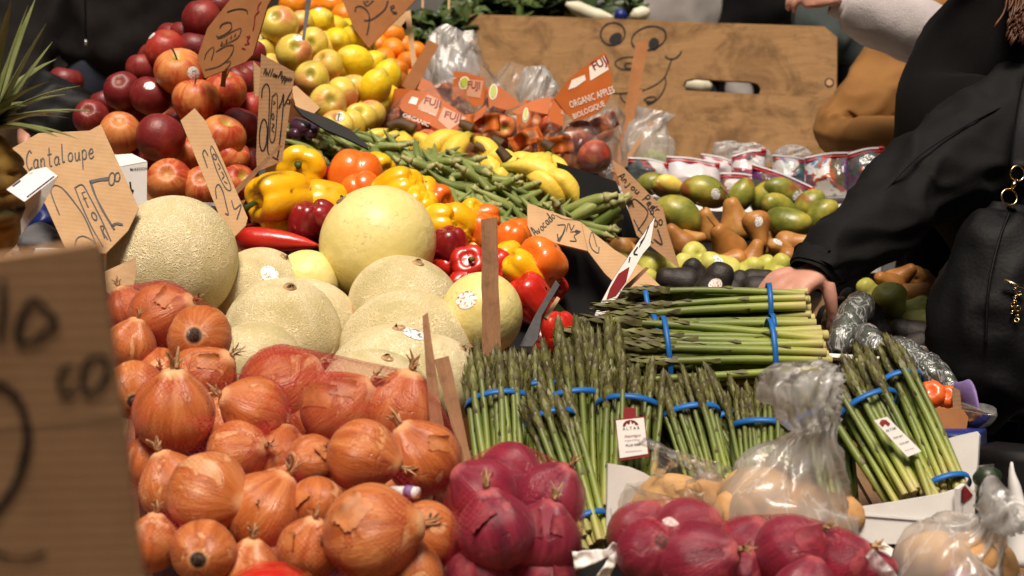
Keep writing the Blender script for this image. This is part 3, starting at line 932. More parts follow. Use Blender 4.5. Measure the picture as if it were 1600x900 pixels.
def stem_mesh(h, r, bend, mat, n=7):
    p = [(bend * (i / 5) ** 2, 0.3 * bend * (i / 5), h * i / 5) for i in range(6)]
    return mesh('stem', *tube(p, [r * 1.1, r, r * 0.9, r * 0.9, r, r * 1.35], n), M[mat])
STEM_APPLE = [stem_mesh(0.30, 0.020, 0.08, 'woody_stem'), stem_mesh(0.24, 0.02, -0.06, 'woody_stem')]
STEM_PEAR = [stem_mesh(0.40, 0.022, 0.20, 'woody_stem'), stem_mesh(0.34, 0.022, -0.14, 'woody_stem')]
STEM_PEPPER = [stem_mesh(0.34, 0.055, 0.14, 'green_stem', 9), stem_mesh(0.26, 0.06, -0.10, 'green_stem', 9)]
def calyx_mesh():
    V, Fc = [(0, 0, 0.03)], []
    n = 20
    for i, rr in enumerate((0.10, 0.17, 0.215)):
        for k in range(n):
            th = 2 * math.pi * k / n
            r = rr * (1 + (0.12 if i == 2 else 0.05) * math.cos(5 * th))
            V.append((r * math.cos(th), r * math.sin(th), (0.02, 0.015, 0.05)[i]))
    for k in range(n):
        k2 = (k + 1) % n
        Fc.append((0, 1 + k, 1 + k2))
        for i in range(2): Fc.append((1 + i * n + k, 1 + (i + 1) * n + k, 1 + (i + 1) * n + k2, 1 + i * n + k2))
    return mesh('calyx', V, Fc, M['dark_calyx'])
CALYX = calyx_mesh()
def tuft_mesh(mat, seed, n=7):
    """dry neck of an onion: twisted papery strands"""
    r_ = random.Random(seed)
    parts = []
    for k in range(n):
        a, s = r_.uniform(0, 6.3), r_.uniform(0.02, 0.09)
        L = r_.uniform(0.08, 0.26)
        p = [(0.03 * math.cos(a), 0.03 * math.sin(a), 0.0), (0.035 * math.cos(a + .4), 0.035 * math.sin(a + .4), L * 0.5), ((0.03 + s) * math.cos(a + 1), (0.03 + s) * math.sin(a + 1), L)]
        parts.append(tube(smooth_path(p, 3), [0.030, 0.028, 0.025, 0.022, 0.020, 0.016, 0.006], 5, flat=0.45))
    return mesh('neck', *join(*parts), M[mat])
TUFT = [tuft_mesh('dry_skin', s) for s in (1, 2, 3)]
def root_mesh(seed):
    r_ = random.Random(seed)
    parts = [tube([(0, 0, 0.02), (0, 0, -0.01), (0, 0, -0.025)], [0.085, 0.075, 0.03], 10)]
    for k in range(16):
        a, r = r_.uniform(0, 6.3), r_.uniform(0.01, 0.065)
        p = Vector((r * math.cos(a), r * math.sin(a), 0))
        q = p * r_.uniform(1.2, 2.2) + Vector((r_.uniform(-.02, .02), r_.uniform(-.02, .02), -r_.uniform(0.03, 0.085)))
        parts.append(tube([p, (p + q) / 2 + Vector((0.008, 0, 0)), q], [0.007, 0.006, 0.003], 4))
    return mesh('root', *join(*parts), M['root'])
ROOTS = [root_mesh(4), root_mesh(5)]
BVH = {}
def surf(me, d):
    """distance from the mesh's centre to its surface in local direction d, and the normal there"""
    if me.name not in BVH:
        BVH[me.name] = BVHTree.FromPolygons([v.co.copy() for v in me.vertices], [tuple(p.vertices) for p in me.polygons])
    d = Vector(d).normalized()
    h = BVH[me.name].ray_cast(d * 3, -d)
    return (h[0], h[1]) if h[0] else (d * 0.5, d)

def add_sticker(o, r=0.14, off=(0.3, 0.2), mat='sticker'):
    """round paper label wrapped on the fruit's surface where it faces the viewer"""
    rot = o.rotation_quaternion.to_matrix().inverted()
    w = (cdir(off[0], off[1], math.sqrt(max(0.05, 1 - off[0] ** 2 - off[1] ** 2))))
    d = (rot @ w).normalized()
    u = d.orthogonal().normalized(); v = d.cross(u)
    V, Fc = [], []
    n = 18
    k_ = r
    for ring in (0.0, 0.5, 1.0):
        for k in range(1 if ring == 0 else n):
            th = 2 * math.pi * k / n
            p0 = d * 2 + (u * math.cos(th) + v * math.sin(th) * 1.2) * k_ * ring
            me = o.data
            surf(me, d)
            h = BVH[me.name].ray_cast(p0, -d)
            if h[0] is None: return None
            V.append(h[0] + h[1] * 0.006)
    for k in range(n):
        k2 = (k + 1) % n
        Fc.append((0, 1 + k, 1 + k2)); Fc.append((1 + k, 1 + n + k, 1 + n + k2, 1 + k2))
    return obj('sticker', mesh('sticker', V, Fc, M[mat]), o)

def add_flake(o, d, size, mat, seed):
    """peeling scrap of skin that follows the bulb and curls off at its edge"""
    r_ = random.Random(seed)
    me = o.data
    surf(me, (1, 0, 0))
    d = Vector(d).normalized(); u = d.orthogonal().normalized(); v = d.cross(u)
    n = 8
    V, Fc = [], []
    jag = [r_.uniform(0.88, 1.1) for _ in range(4 * n)]
    for i in range(n + 1):
        for k in range(n + 1):
            a, b = (i / n - 0.5) * 2, (k / n - 0.5) * 2
            rr = max(abs(a), abs(b))
            j = jag[(i * 3 + k * 5) % len(jag)] if rr > 0.9 else 1
            p0 = d * 2 + (u * a + v * b * 0.7) * size * j
            h = BVH[me.name].ray_cast(p0, -d)
            q = h[0] if h[0] else p0 - d * 1.55
            V.append(q + d * (0.008 + 0.055 * max(0, b) ** 3 * (1 + 0.4 * a) + 0.02 * max(0, -a) ** 3))
    for i in range(n):
        for k in range(n):
            q = i * (n + 1) + k
            Fc.append((q, q + 1, q + n + 2, q + n + 1))
    return obj('skin_flake', mesh('skin_flake', V, Fc, M[mat]), o)

def quat(axis, spin):
    q = Vector(axis).normalized().to_track_quat('Z', 'Y')
    return q @ Quaternion((0, 0, 1), spin)

def ordinal(n):
    w = ['first', 'second', 'third', 'fourth', 'fifth', 'sixth', 'seventh', 'eighth', 'ninth', 'tenth', 'eleventh', 'twelfth', 'thirteenth', 'fourteenth', 'fifteenth', 'sixteenth', 'seventeenth', 'eighteenth', 'nineteenth']
    t = {2: 'twenty', 3: 'thirty', 4: 'forty', 5: 'fifty', 6: 'sixty', 7: 'seventy', 8: 'eighty', 9: 'ninety'}
    te = {2: 'twentieth', 3: 'thirtieth', 4: 'fortieth', 5: 'fiftieth', 6: 'sixtieth'}
    if n < 20: return w[n - 1]
    return te[n // 10] if n % 10 == 0 else t[n // 10] + '-' + w[n % 10 - 1]

ALL = {}
def put(name, kind, px, py, w, d, axis=None, spin=None, sc=(1, 1, 1), stem=None, variant=None, sticker=None, store=None, cat=None, group=None, label=None):
    """one fruit of w photograph pixels width with its centre at pixel (px, py), d metres away"""
    me = BANK[kind][(variant if variant is not None else rnd.randrange(99)) % len(BANK[kind])]
    o = bpy.data.objects.new(name, me)
    COL.objects.link(o)
    s = w * d / F
    o.location = P(px, py, d)
    if axis is None: a = Vector((rnd.uniform(-1, 1), rnd.uniform(-1, 1), rnd.uniform(-0.3, 1)))
    else: a = cdir(*axis) + Vector((rnd.uniform(-.06, .06), rnd.uniform(-.06, .06), rnd.uniform(-.06, .06)))
    o.rotation_mode = 'QUATERNION'
    o.rotation_quaternion = quat(a, spin if spin is not None else rnd.uniform(0, 6.28))
    o.scale = (s * sc[0], s * sc[1], s * sc[2])
    if cat: o['category'] = cat
    if group: o['group'] = group
    if label: o['label'] = label
    o['_r'] = s * 0.5
    if store is not None: store.append((o, px, py))
    if stem:
        sm = {'apple': STEM_APPLE, 'pear': STEM_PEAR, 'pepper': STEM_PEPPER}[stem]
        st = obj('stem', sm[rnd.randrange(len(sm))], o)
        top = {'apple': 0.25, 'pear': max(v.co.z for v in me.vertices) - 0.03, 'pepper': 0.30}[stem]
        if stem == 'pear':
            tp = max(me.vertices, key=lambda v: v.co.z).co
            st.location = (tp.x, tp.y, tp.z - 0.03)
        else: st.location = (0, 0, top)
        st.rotation_euler = (0, 0, rnd.uniform(0, 6.28))
        if stem == 'pepper':
            c = obj('calyx', CALYX, o); c.location = (0, 0, 0.32); c.scale = (1.35, 1.35, 1.5)
    if sticker is not None:
        add_sticker(o, *(sticker if isinstance(sticker, tuple) else ()))
    return o

def number(store, template):
    """labels for look-alikes: their order from the top of the heap downwards"""
    st = sorted([s for s in store if 'label' not in s[0]], key=lambda s: s[2])
    for i, (o, x, y) in enumerate(st):
        o['label'] = template.format(ordinal(i + 1))

def riser(name, stores, mat, label, cat, drop=0.75, pad=0.35, floor=0.80, lift=0.0):
    """the sloping display bin under a heap: its top follows the underside of the heap"""
    pts, rs = [], []
    for st in stores:
        for o, x, y in st:
            pts.append(o.location.copy()); rs.append(o['_r'])
    A = np.array([[p.x, p.y, 1] for p in pts]); b = np.array([p.z - drop * r for p, r in zip(pts, rs)])
    k, *_ = np.linalg.lstsq(A, b, rcond=None)
    res = b - A @ k
    k[2] += np.percentile(res, 25) + lift
    r = float(np.mean(rs)) * pad
    cand = []
    for p in pts:
        for j in range(10):
            th = 2 * math.pi * j / 10
            cand.append((p.x + r * math.cos(th), p.y + r * math.sin(th)))
    cand = sorted(set(cand))
    def cross(o, a, b): return (a[0] - o[0]) * (b[1] - o[1]) - (a[1] - o[1]) * (b[0] - o[0])
    lo, up = [], []
    for p in cand:
        while len(lo) >= 2 and cross(lo[-2], lo[-1], p) <= 0: lo.pop()
        lo.append(p)
    for p in reversed(cand):
        while len(up) >= 2 and cross(up[-2], up[-1], p) <= 0: up.pop()
        up.append(p)
    hull = lo[:-1] + up[:-1]
    n = len(hull)
    top = [Vector((x, y, max(floor + 0.02, k[0] * x + k[1] * y + k[2]))) for x, y in hull]
    c = sum(top, Vector()) / n
    base = Vector((c.x, c.y, floor))
    V = [t - base for t in top] + [Vector((x, y, floor)) - base for x, y in hull] + [c - base]
    Fc = [(i, n + i, n + (i + 1) % n, (i + 1) % n) for i in range(n)] + [(2 * n, i, (i + 1) % n) for i in range(n)] + [tuple(range(2 * n - 1, n - 1, -1))]
    o = obj(name, mesh(name, V, Fc, M[mat], False), None, base)
    return tag(o, label, cat)

# ------------------------------------------------------------------ flat things: signs, boards, tags
class Plane:
    """a real plane through the point seen at (px, py), d away, with normal n = (right, up, towards camera); rot turns its own axes"""
    def __init__(s, px, py, d, n=(0, 0, 1), rot=0.0):
        s.p = P(px, py, d); s.n = cdir(*n)
        v = UP - s.n * UP.dot(s.n)
        s.v = v.normalized(); s.u = s.v.cross(s.n)
        if rot:
            q = Quaternion(s.n, rot); s.u = q @ s.u; s.v = q @ s.v
    def at(s, px, py):
        r = FWD + RIGHT * ((px - 800) / F) + UP * ((450 - py) / F)
        return CAM + r * ((s.p - CAM).dot(s.n) / r.dot(s.n))
    def loc(s, px, py, o):
        q = s.at(px, py) - o
        return q.dot(s.u), q.dot(s.v)

FR = {}
def ccw(p):
    a = sum(p[i][0] * p[(i + 1) % len(p)][1] - p[(i + 1) % len(p)][0] * p[i][1] for i in range(len(p)))
    return p if a > 0 else p[::-1]

def plate(name, poly, pl, thick=0.004, mat='card', label=None, cat=None, parent=None, bow=0.0, bevel=0.0, edge=None):
    """a flat cut-out with thickness; poly in photograph pixels on the plane pl"""
    world = [pl.at(*q) for q in poly]
    o3 = min(world, key=lambda w: w.z)
    pts = ccw([(((w - o3).dot(pl.u)), (w - o3).dot(pl.v)) for w in world])
    n = len(pts)
    tri = tessellate_polygon([[Vector((x, y, 0)) for x, y in pts]])
    def zz(x, y): return -bow * (x * x)
    V = [(x, y, zz(x, y)) for x, y in pts] + [(x, y, zz(x, y) - thick) for x, y in pts]
    Fc, idx = [], []
    for a, b, c in tri:
        ar = (pts[b][0] - pts[a][0]) * (pts[c][1] - pts[a][1]) - (pts[c][0] - pts[a][0]) * (pts[b][1] - pts[a][1])
        f = (a, b, c) if ar > 0 else (a, c, b)
        Fc.append(f); Fc.append((f[2] + n, f[1] + n, f[0] + n)); idx += [0, 0]
    for i in range(n):
        j = (i + 1) % n
        Fc.append((i, i + n, j + n, j)); idx.append(1 if edge else 0)
    me = mesh(name, V, Fc, [M[mat], M[edge]] if edge else M[mat], False, idx if edge else None)
    o = obj(name, me, parent)
    R = Matrix((pl.u, pl.v, pl.n)).transposed().to_4x4()
    R.translation = o3
    FR[o.name] = (o3, pl)
    par = Matrix.Identity(4)
    if parent is not None:
        par = FRM.get(parent.name, Matrix.Translation(parent.location))
    FRM[o.name] = R
    o.matrix_basis = par.inverted() @ R
    if label: tag(o, label, cat)
    return o
FRM = {}

def strokes(o, lines, mat='ink', off=0.0012, name='lettering', tr=None, k=6, wk=1.2):
    """hand-drawn lines on a plate: (points in pixels, width in pixels), as flat ribbons just proud of it"""
    o3, pl = FR[o.name]
    V, Fc = [], []
    for pts, w in lines:
        if tr: pts = [(x / tr[2] + tr[0], y / tr[2] + tr[1]) for x, y in pts]
        if tr: w = w / tr[2]
        loc = [pl.loc(x, y, o3) for x, y in pts]
        wd = w * wk * (pl.p - CAM).dot(FWD) / F / 2
        sp = smooth_path(loc, k)
        m = len(sp)
        b = len(V)
        for i, p in enumerate(sp):
            a, c = sp[max(0, i - 1)], sp[min(m - 1, i + 1)]
            tx, ty = c[0] - a[0], c[1] - a[1]
            L = math.hypot(tx, ty) or 1
            ww = wd * (0.85 + 0.3 * noise.noise(Vector((p[0] * 60, p[1] * 60, i * 0.2))))
            V.append((p[0] - ty / L * ww, p[1] + tx / L * ww, off)); V.append((p[0] + ty / L * ww, p[1] - tx / L * ww, off))
        Fc += [(b + 2 * i, b + 2 * i + 1, b + 2 * i + 3, b + 2 * i + 2) for i in range(m - 1)]
    return obj(name, mesh(name, V, Fc, M[mat], False), o)

def blotch(o, pts, mat='ink', off=0.0012, tr=None, name='lettering', thick=0.0):
    """a filled flat shape on a plate"""
    o3, pl = FR[o.name]
    if tr: pts = [(x / tr[2] + tr[0], y / tr[2] + tr[1]) for x, y in pts]
    q = ccw([pl.loc(x, y, o3) for x, y in pts])
    me = mesh(name, [(x, y, off) for x, y in q], [tuple(range(len(q)))], M[mat], False)
    return obj(name, me, o)

def oval(cx, cy, rx, ry, rot=0, n=14, a0=0.0, a1=6.6):
    c, s = math.cos(rot), math.sin(rot)
    out = []
    for i in range(n + 1):
        t = a0 + (a1 - a0) * i / n
        x, y = rx * math.cos(t), ry * math.sin(t)
        out.append((cx + x * c - y * s, cy + x * s + y * c))
    return out

def text(o, s, px, py, size, rot=0.0, mat='ink', off=0.0012, shear=0.0, sx=1.0, bold=0.0, name='lettering'):
    """printed words on a plate, centred at a pixel, size = letter height in pixels"""
    o3, pl = FR[o.name]
    cu = bpy.data.curves.new('print', 'FONT')
    cu.body = s; cu.align_x = 'CENTER'; cu.align_y = 'CENTER'; cu.shear = shear
    cu.size = size * 1.4 * (pl.p - CAM).dot(FWD) / F
    cu.resolution_u = 2
    cu.offset = bold * cu.size
    tmp = bpy.data.objects.new('tmp', cu)
    me = bpy.data.meshes.new_from_object(tmp)
    bpy.data.objects.remove(tmp); bpy.data.curves.remove(cu)
    me.materials.clear(); me.materials.append(M[mat])
    t = obj(name, me, o)
    x, y = pl.loc(px, py, o3)
    a = pl.loc(px + 10, py, o3)
    base = math.atan2(a[1] - y, a[0] - x)
    t.location = (x, y, off)
    t.rotation_euler = (0, 0, base + math.radians(rot))
    t.scale = (sx, 1, 1)
    return t

def stake(name, a, b, w0, w1, thick, d0, d1, label, cat='stake', mat='stake', seed=0, split=0.0):
    """rough slat between two photograph pixels; widths in pixels"""
    r_ = random.Random(seed)
    p, q = P(*a, d0), P(*b, d1)
    ax = (q - p).normalized()
    view = ((p + q) / 2 - CAM).normalized()
    side = ax.cross(view).normalized(); nrm = side.cross(ax)
    L = (q - p).length
    n = 14
    V, Fc = [], []
    for i in range(n + 1):
        t = i / n
        w = (w0 + (w1 - w0) * t) * (d0 + (d1 - d0) * t) / F / 2
        jl, jr = r_.uniform(-0.05, 0.05) * w, r_.uniform(-0.05, 0.05) * w
        end = r_.uniform(0, 0.03) * L if i == n else 0
        for sgn, j in ((-1, jl), (1, jr)):
            e = end if sgn > 0 else 0
            for k in (-1, 1):
                V.append(Vector((sgn * w + j, k * thick / 2, t * L - e)))
    for i in range(n):
        a_, b_ = i * 4, (i + 1) * 4
        for x, y in ((0, 1), (1, 3), (3, 2), (2, 0)):
            Fc.append((a_ + x, a_ + y, b_ + y, b_ + x))
    Fc += [(0, 2, 3, 1), (n * 4, n * 4 + 1, n * 4 + 3, n * 4 + 2)]
    o = obj(name, mesh(name, V, Fc, M[mat], False))
    R = Matrix((side, -nrm, ax)).transposed().to_4x4(); R.translation = p
    if R.determinant() < 0:
        R = Matrix((side, nrm, ax)).transposed().to_4x4(); R.translation = p
    o.matrix_world = R
    return tag(o, label, cat) if label else o

def ringbody(name, rings, mat, parent=None, n=40, noise_amp=0.0, nscale=30, seed=0, cap=(True, True), pleat=None):
    """a body given by its sections: (px, py, d, half width in px, half depth in m[, pleat amplitude, pleats]) from bottom to top"""
    rs = smooth_path([tuple(r) + (0, 9)[len(r) - 5:] if len(r) < 7 else tuple(r) for r in rings], 5)
    V, Fc = [], []
    m = len(rs)
    ctr = [P(r[0], r[1], r[2]) for r in rs]
    r_ = random.Random(seed)
    ph = r_.uniform(0, 6)
    for i, r in enumerate(rs):
        t = (ctr[min(i + 1, m - 1)] - ctr[max(i - 1, 0)]).normalized()
        side = (RIGHT - t * RIGHT.dot(t)).normalized()
        dep = t.cross(side)
        hw = max(0.0005, r[3]) * r[2] / F
        for k in range(n):
            th = 2 * math.pi * k / n
            pl_ = 1 + r[5] * (0.6 * math.cos(r[6] * th + ph) + 0.4 * math.cos((r[6] * 1.7) * th + ph * 2 + i * 0.05))
            p = ctr[i] + (side * hw * math.cos(th) + dep * max(0.0005, r[4]) * math.sin(th)) * pl_
            if noise_amp:
                q = (p - ctr[i]).normalized()
                p = p + q * noise_amp * (fold(p, nscale, seed) - 0.55 + 0.5 * nz(p, nscale * 2.3, seed))
            V.append(p)
    for i in range(m - 1):
        for k in range(n):
            k2 = (k + 1) % n
            Fc.append((i * n + k, i * n + k2, (i + 1) * n + k2, (i + 1) * n + k))
    if cap[0]:
        V.append(ctr[0]); Fc += [(len(V) - 1, (k + 1) % n, k) for k in range(n)]
    if cap[1]:
        V.append(ctr[-1]); Fc += [(len(V) - 1, (m - 1) * n + k, (m - 1) * n + (k + 1) % n) for k in range(n)]
    if parent is None:
        o3 = min(V, key=lambda v: v.z).copy()
        return obj(name, mesh(name, [v - o3 for v in V], Fc, M[mat]), None, o3)
    return wpart(name, V, Fc, M[mat], parent)

# ------------------------------------------------------------------ marker handwriting: single-stroke letters (x to the right, y up, x-height 1)
GL = {'a': [[(.8, .8), (.45, 1), (.1, .7), (.1, .25), (.4, 0), (.75, .3), (.8, .95), (.8, .2), (1, 0)]], 'c': [[(.8, .85), (.45, 1), (.1, .6), (.15, .15), (.5, 0), (.85, .15)]], 'd': [[(.8, .8), (.4, 1), (.1, .6), (.15, .1), (.5, 0), (.8, .4), (.85, 2), (.8, .3), (1, 0)]],
 'e': [[(.1, .5), (.75, .6), (.7, .95), (.4, 1), (.1, .6), (.2, .1), (.55, 0), (.9, .2)]], 'j': [[(.5, 1), (.5, -.5), (.3, -.85), (0, -.6)], [(.5, 1.45), (.53, 1.5)]], 'l': [[(.3, 2.1), (.28, .3), (.45, 0), (.65, .1)]], 'n': [[(.1, 1), (.12, 0)], [(.12, .6), (.4, 1), (.7, .8), (.72, .1), (.9, 0)]],
 'o': [[(.5, 1), (.12, .7), (.15, .2), (.5, 0), (.85, .3), (.8, .8), (.5, 1)]], 'p': [[(.15, 1), (.12, -1)], [(.14, .7), (.5, 1), (.85, .7), (.75, .15), (.4, 0), (.14, .25)]], 'r': [[(.15, 1), (.17, 0)], [(.17, .6), (.4, .95), (.75, .9)]], 't': [[(.45, 2), (.42, .3), (.6, 0), (.8, .1)], [(.1, 1.25), (.85, 1.3)]],
 'u': [[(.1, 1), (.12, .25), (.4, 0), (.7, .3), (.78, 1), (.78, .2), (.95, 0)]], 'v': [[(.05, 1), (.4, 0), (.8, 1)]], 'w': [[(.0, 1), (.25, 0), (.5, .8), (.75, 0), (1, 1)]], 'A': [[(0, 0), (.5, 2.1), (1, 0)], [(.15, .75), (.85, .75)]], 'C': [[(1, 1.8), (.6, 2.1), (.1, 1.4), (.1, .5), (.5, 0), (1, .25)]],
 'P': [[(.1, 2.1), (.1, 0)], [(.1, 2.05), (.7, 2), (.9, 1.5), (.6, 1.05), (.1, 1)]], 'Y': [[(0, 2.1), (.45, 1.1), (.9, 2.1)], [(.45, 1.1), (.42, 0)]], ' ': []}
def word(o, s, a, b, h, w, tr, mat='ink', seed=0, slant=0.12):
    """a hand-lettered word on a plate; baseline from a to b in the crop's pixels, h = x-height, w = pen width"""
    r_ = random.Random(seed)
    ux, uy = b[0] - a[0], b[1] - a[1]
    L = math.hypot(ux, uy); ux, uy = ux / L, uy / L
    st = L / len(s)
    out = []
    for i, ch in enumerate(s):
        jy, k = r_.uniform(-.12, .12) * h, r_.uniform(.9, 1.12)
        for ln in GL[ch]:
            pts = []
            for x, y in ln:
                X, Y = st * (i + 0.82 * x) + slant * y * h, y * h * k + jy
                pts.append((a[0] + ux * X + uy * Y, a[1] + uy * X - ux * Y))
            out.append((pts, w))
    return strokes(o, out, mat, tr=tr)

# ------------------------------------------------------------------ people
def mesh_folds(me, amp, s, o=0.0, s2=None):
    """cloth creases: push the vertices along their normals by ridged noise"""
    ns = [v.normal.copy() for v in me.vertices]
    for v, n in zip(me.vertices, ns):
        p = v.co
        h = fold((p.x, p.y, p.z * 0.6), s, o) - 0.6 + 0.35 * nz(p, s * 2.6, o)
        v.co = p + n * amp * h
    me.update()

def hand_chain(wrist, fdir, back, size=0.185, curl=0.5, side=1, thumb=None):
    """palm and five unequal fingers; fdir = where the fingers point, back = out of the back of the hand, side = +1 thumb on fdir x back"""
    f = Vector(fdir).normalized(); b = (Vector(back) - f * Vector(back).dot(f)).normalized()
    s = f.cross(b) * side
    pl = size * 0.50
    ch = []
    ch.append([(wrist, (0.030, 0.023)), (wrist + f * pl * 0.45, (0.040, 0.018)), (wrist + f * pl * 0.95, (0.041, 0.015))])
    tips = []
    for k, (off, L) in enumerate(((0.032, 0.43), (0.0105, 0.48), (-0.0115, 0.45), (-0.033, 0.36))):
        p = wrist + f * pl * (0.90 - 0.04 * abs(k - 1)) + s * off
        ph = [L * size * 0.46, L * size * 0.30, L * size * 0.24]
        chain = [(wrist + f * pl * 0.45 + s * off * 0.7 + b * 0.006, 0.0075), (p + b * 0.004, 0.0125)]
        a = 0.25 * curl
        for j, l in enumerate(ph):
            d = f * math.cos(a) - b * math.sin(a)
            p = p + d * l
            chain.append((p, (0.0088, 0.0082, 0.0072)[j]))
            a += curl * (0.75, 0.7, 0.5)[j]
        tips.append((p.copy(), d.copy()))
        ch.append(chain)
    p = wrist + f * pl * 0.15 + s * 0.022
    chain = [(p, 0.014)]
    for l, (sx, fx, bx) in thumb or ((0.036, (0.42, 0.85, -0.15)), (0.032, (0.12, 0.95, -0.3)), (0.024, (-0.05, 0.95, -0.4))):
        p = p + (s * sx + f * fx + b * bx).normalized() * l
        chain.append((p, 0.0115 if l > 0.03 else 0.0085))
    tips.append((p.copy(), (f * 0.9 - b * 0.4).normalized()))
    ch.append(chain)
    return ch, tips

def person(name, label, base, face, height=1.72, lean=(0, 0), arms=None, top='fleece_dark', legs='denim', hair='hair_dark', shoulder=0.19, top_r=1.0, long_coat=False, folds=0.02, seed=0, fine=0.012, hairlong=False, head=True, loose=1.0):
    """a standing figure: one continuous body, with jacket, trousers and hair over it. base = feet on the ground, face = compass angle it looks along"""
    k = height / 1.72
    f = Vector((math.sin(face), math.cos(face), 0)); s = Vector((math.cos(face), -math.sin(face), 0)); z = Vector((0, 0, 1))
    B = Vector(base)
    ln = Vector((lean[0], lean[1], 0))
    pel = B + z * 0.95 * k
    waist = B + z * 1.08 * k + ln * 0.25
    chest = B + z * 1.30 * k + ln * 0.7
    neck = B + z * 1.46 * k + ln
    hd = B + z * 1.60 * k + ln * 1.25 + f * 0.02
    root = empty(name, B, label, 'person')
    arms = arms or {}
    sh = {sd: neck - z * 0.07 * k + s * sd * shoulder * k for sd in (-1, 1)}
    body = [[(pel, (0.14 * k, 0.105 * k)), (waist, (0.125 * k, 0.09 * k)), (chest, (0.15 * k, 0.10 * k)), (neck - z * 0.03, (0.08 * k, 0.07 * k)), (neck + z * 0.02, 0.052 * k), (neck + (hd - neck) * 0.5, 0.052 * k)]]
    jack = [[(pel - z * (0.30 if long_coat else 0.02), (0.185 * k * loose, 0.15 * k * loose)), (waist, (0.175 * k * loose, 0.135 * k * loose)), (chest, (0.19 * k * top_r, 0.14 * k * top_r)), (neck - z * 0.02, (0.10 * k, 0.09 * k))]]
    tips = []
    for sd in (-1, 1):
        a = arms.get(sd)
        if a is None: a = dict(elbow=sh[sd] + z * -0.28 * k + s * sd * 0.05, wrist=sh[sd] - z * 0.52 * k + s * sd * 0.04 + f * 0.08, fdir=-z + f * 0.2, back=s * sd)
        e, w = Vector(a['elbow']), Vector(a['wrist'])
        sh[sd] = Vector(a.get('shoulder', sh[sd]))
        body.append([(chest + z * 0.04 + s * sd * 0.07, 0.06), (sh[sd], 0.055 * k), ((sh[sd] + e) / 2, 0.045 * k), (e, 0.038 * k * a.get('fr', 1)), ((e * 0.6 + w * 0.4), 0.038 * k * a.get('fr', 1)), (w, (0.029 * k, 0.024 * k))])
        hc, tp = hand_chain(w, a.get('fdir', w - e), a.get('back', s * sd), a.get('hs', 0.185) * k, a.get('curl', 0.5), a.get('side', sd), a.get('thumb'))
        body += hc; tips.append(tp)
        if not a.get('nosleeve'):
            jack.append([(chest + z * 0.03 + s * sd * 0.06, 0.10 * k), (sh[sd], 0.085 * k), ((sh[sd] + e) / 2, 0.078 * k), (e, 0.072 * k), ((e + w) / 2, 0.064 * k), (w - (w - e).normalized() * 0.01, 0.050 * k)])
    trou = []
    for sd in (-1, 1):
        hip, kn, an = pel + s * sd * 0.09 * k - z * 0.04, B + s * sd * 0.10 * k + z * 0.50 * k + f * 0.02, B + s * sd * 0.10 * k + z * 0.08 * k
        body.append([(pel, 0.11 * k), (hip, 0.085 * k), ((hip + kn) / 2, 0.075 * k), (kn, 0.056 * k), ((kn + an) / 2 - f * 0.012, 0.054 * k), (an, 0.036 * k), (an - z * 0.035 + f * 0.07, (0.040 * k, 0.03 * k)), (an - z * 0.05 + f * 0.16, (0.040 * k, 0.022 * k))])
        trou.append([(pel + z * 0.04, 0.145 * k), (hip, 0.105 * k), ((hip + kn) / 2, 0.095 * k), (kn, 0.080 * k), ((kn + an) / 2, 0.075 * k), (an, 0.075 * k)])
    # head: skull, jaw, nose, ears in the same surface
    if head:
        body.append([(hd - z * 0.05 * k, (0.058 * k, 0.066 * k)), (hd + z * 0.01, (0.072 * k, 0.088 * k)), (hd + z * 0.06 * k - f * 0.008, (0.070 * k, 0.084 * k))])
        body.append([(hd - z * 0.06 * k + f * 0.02, 0.045 * k), (hd - z * 0.085 * k + f * 0.055 * k, 0.026 * k)])
        body.append([(hd + z * 0.015 + f * 0.075 * k, 0.011), (hd - z * 0.015 + f * 0.098 * k, 0.013)])
        for sd in (-1, 1): body.append([(hd + s * sd * 0.070 * k + z * 0.015, 0.012), (hd + s * sd * 0.080 * k - z * 0.02, 0.011)])
    me = skin_mesh(body, fine, 2, 'body')
    me.materials.clear(); me.materials.append(M['skin'])
    me.transform(Matrix.Translation(-B))
    bo = obj('body', me, root)
    mj = skin_mesh(jack, 0.016, 2, 'jacket')
    mj.materials.clear(); mj.materials.append(M[top])
    if folds: mesh_folds(mj, folds, 7.0, seed)
    mj.transform(Matrix.Translation(-B))
    obj('jacket', mj, root)
    mt = skin_mesh(trou, 0.02, 1, 'trousers')
    mt.materials.clear(); mt.materials.append(M[legs])
    mesh_folds(mt, 0.012, 6, seed + 3)
    mt.transform(Matrix.Translation(-B)); obj('trousers', mt, root)
    if head:
        up = hd + z * 0.04 - f * 0.012
        hch = [[(hd - z * 0.03 - f * 0.045, 0.060 * k), (up - f * 0.015 + z * 0.02, (0.084 * k, 0.088 * k)), (hd + z * 0.085 * k + f * 0.01, 0.06 * k)]]
        if hairlong:
            for sd in (-1, 0, 1): hch.append([(hd - f * 0.05 + s * sd * 0.04, 0.05), (hd - f * 0.07 + s * sd * 0.05 - z * 0.14, 0.045), (hd - f * 0.07 + s * sd * 0.06 - z * 0.27, 0.03)])
        mh = skin_mesh(hch, 0.008, 2, 'hair'); mh.materials.clear(); mh.materials.append(M[hair])
        mesh_folds(mh, 0.006, 30, 2); mh.transform(Matrix.Translation(-B)); obj('hair', mh, root)
        for sd in (-1, 1):
            V, Fc = g_round(1, 1.0, 12, 0)
            c = hd + f * 0.083 * k + s * sd * 0.031 * k + z * 0.018
            wpart('eye', [c + Vector(v) * 0.022 for v in V], Fc, M['eye'], root)
        lp = [hd + f * (0.088 - 0.006 * abs(q)) * k - z * 0.047 * k + s * q * 0.011 for q in (-2, -1, 0, 1, 2)]
        wpart('mouth', *tube(lp, [0.002, 0.005, 0.006, 0.005, 0.002], 6), M['lip'], root)
    return root, tips

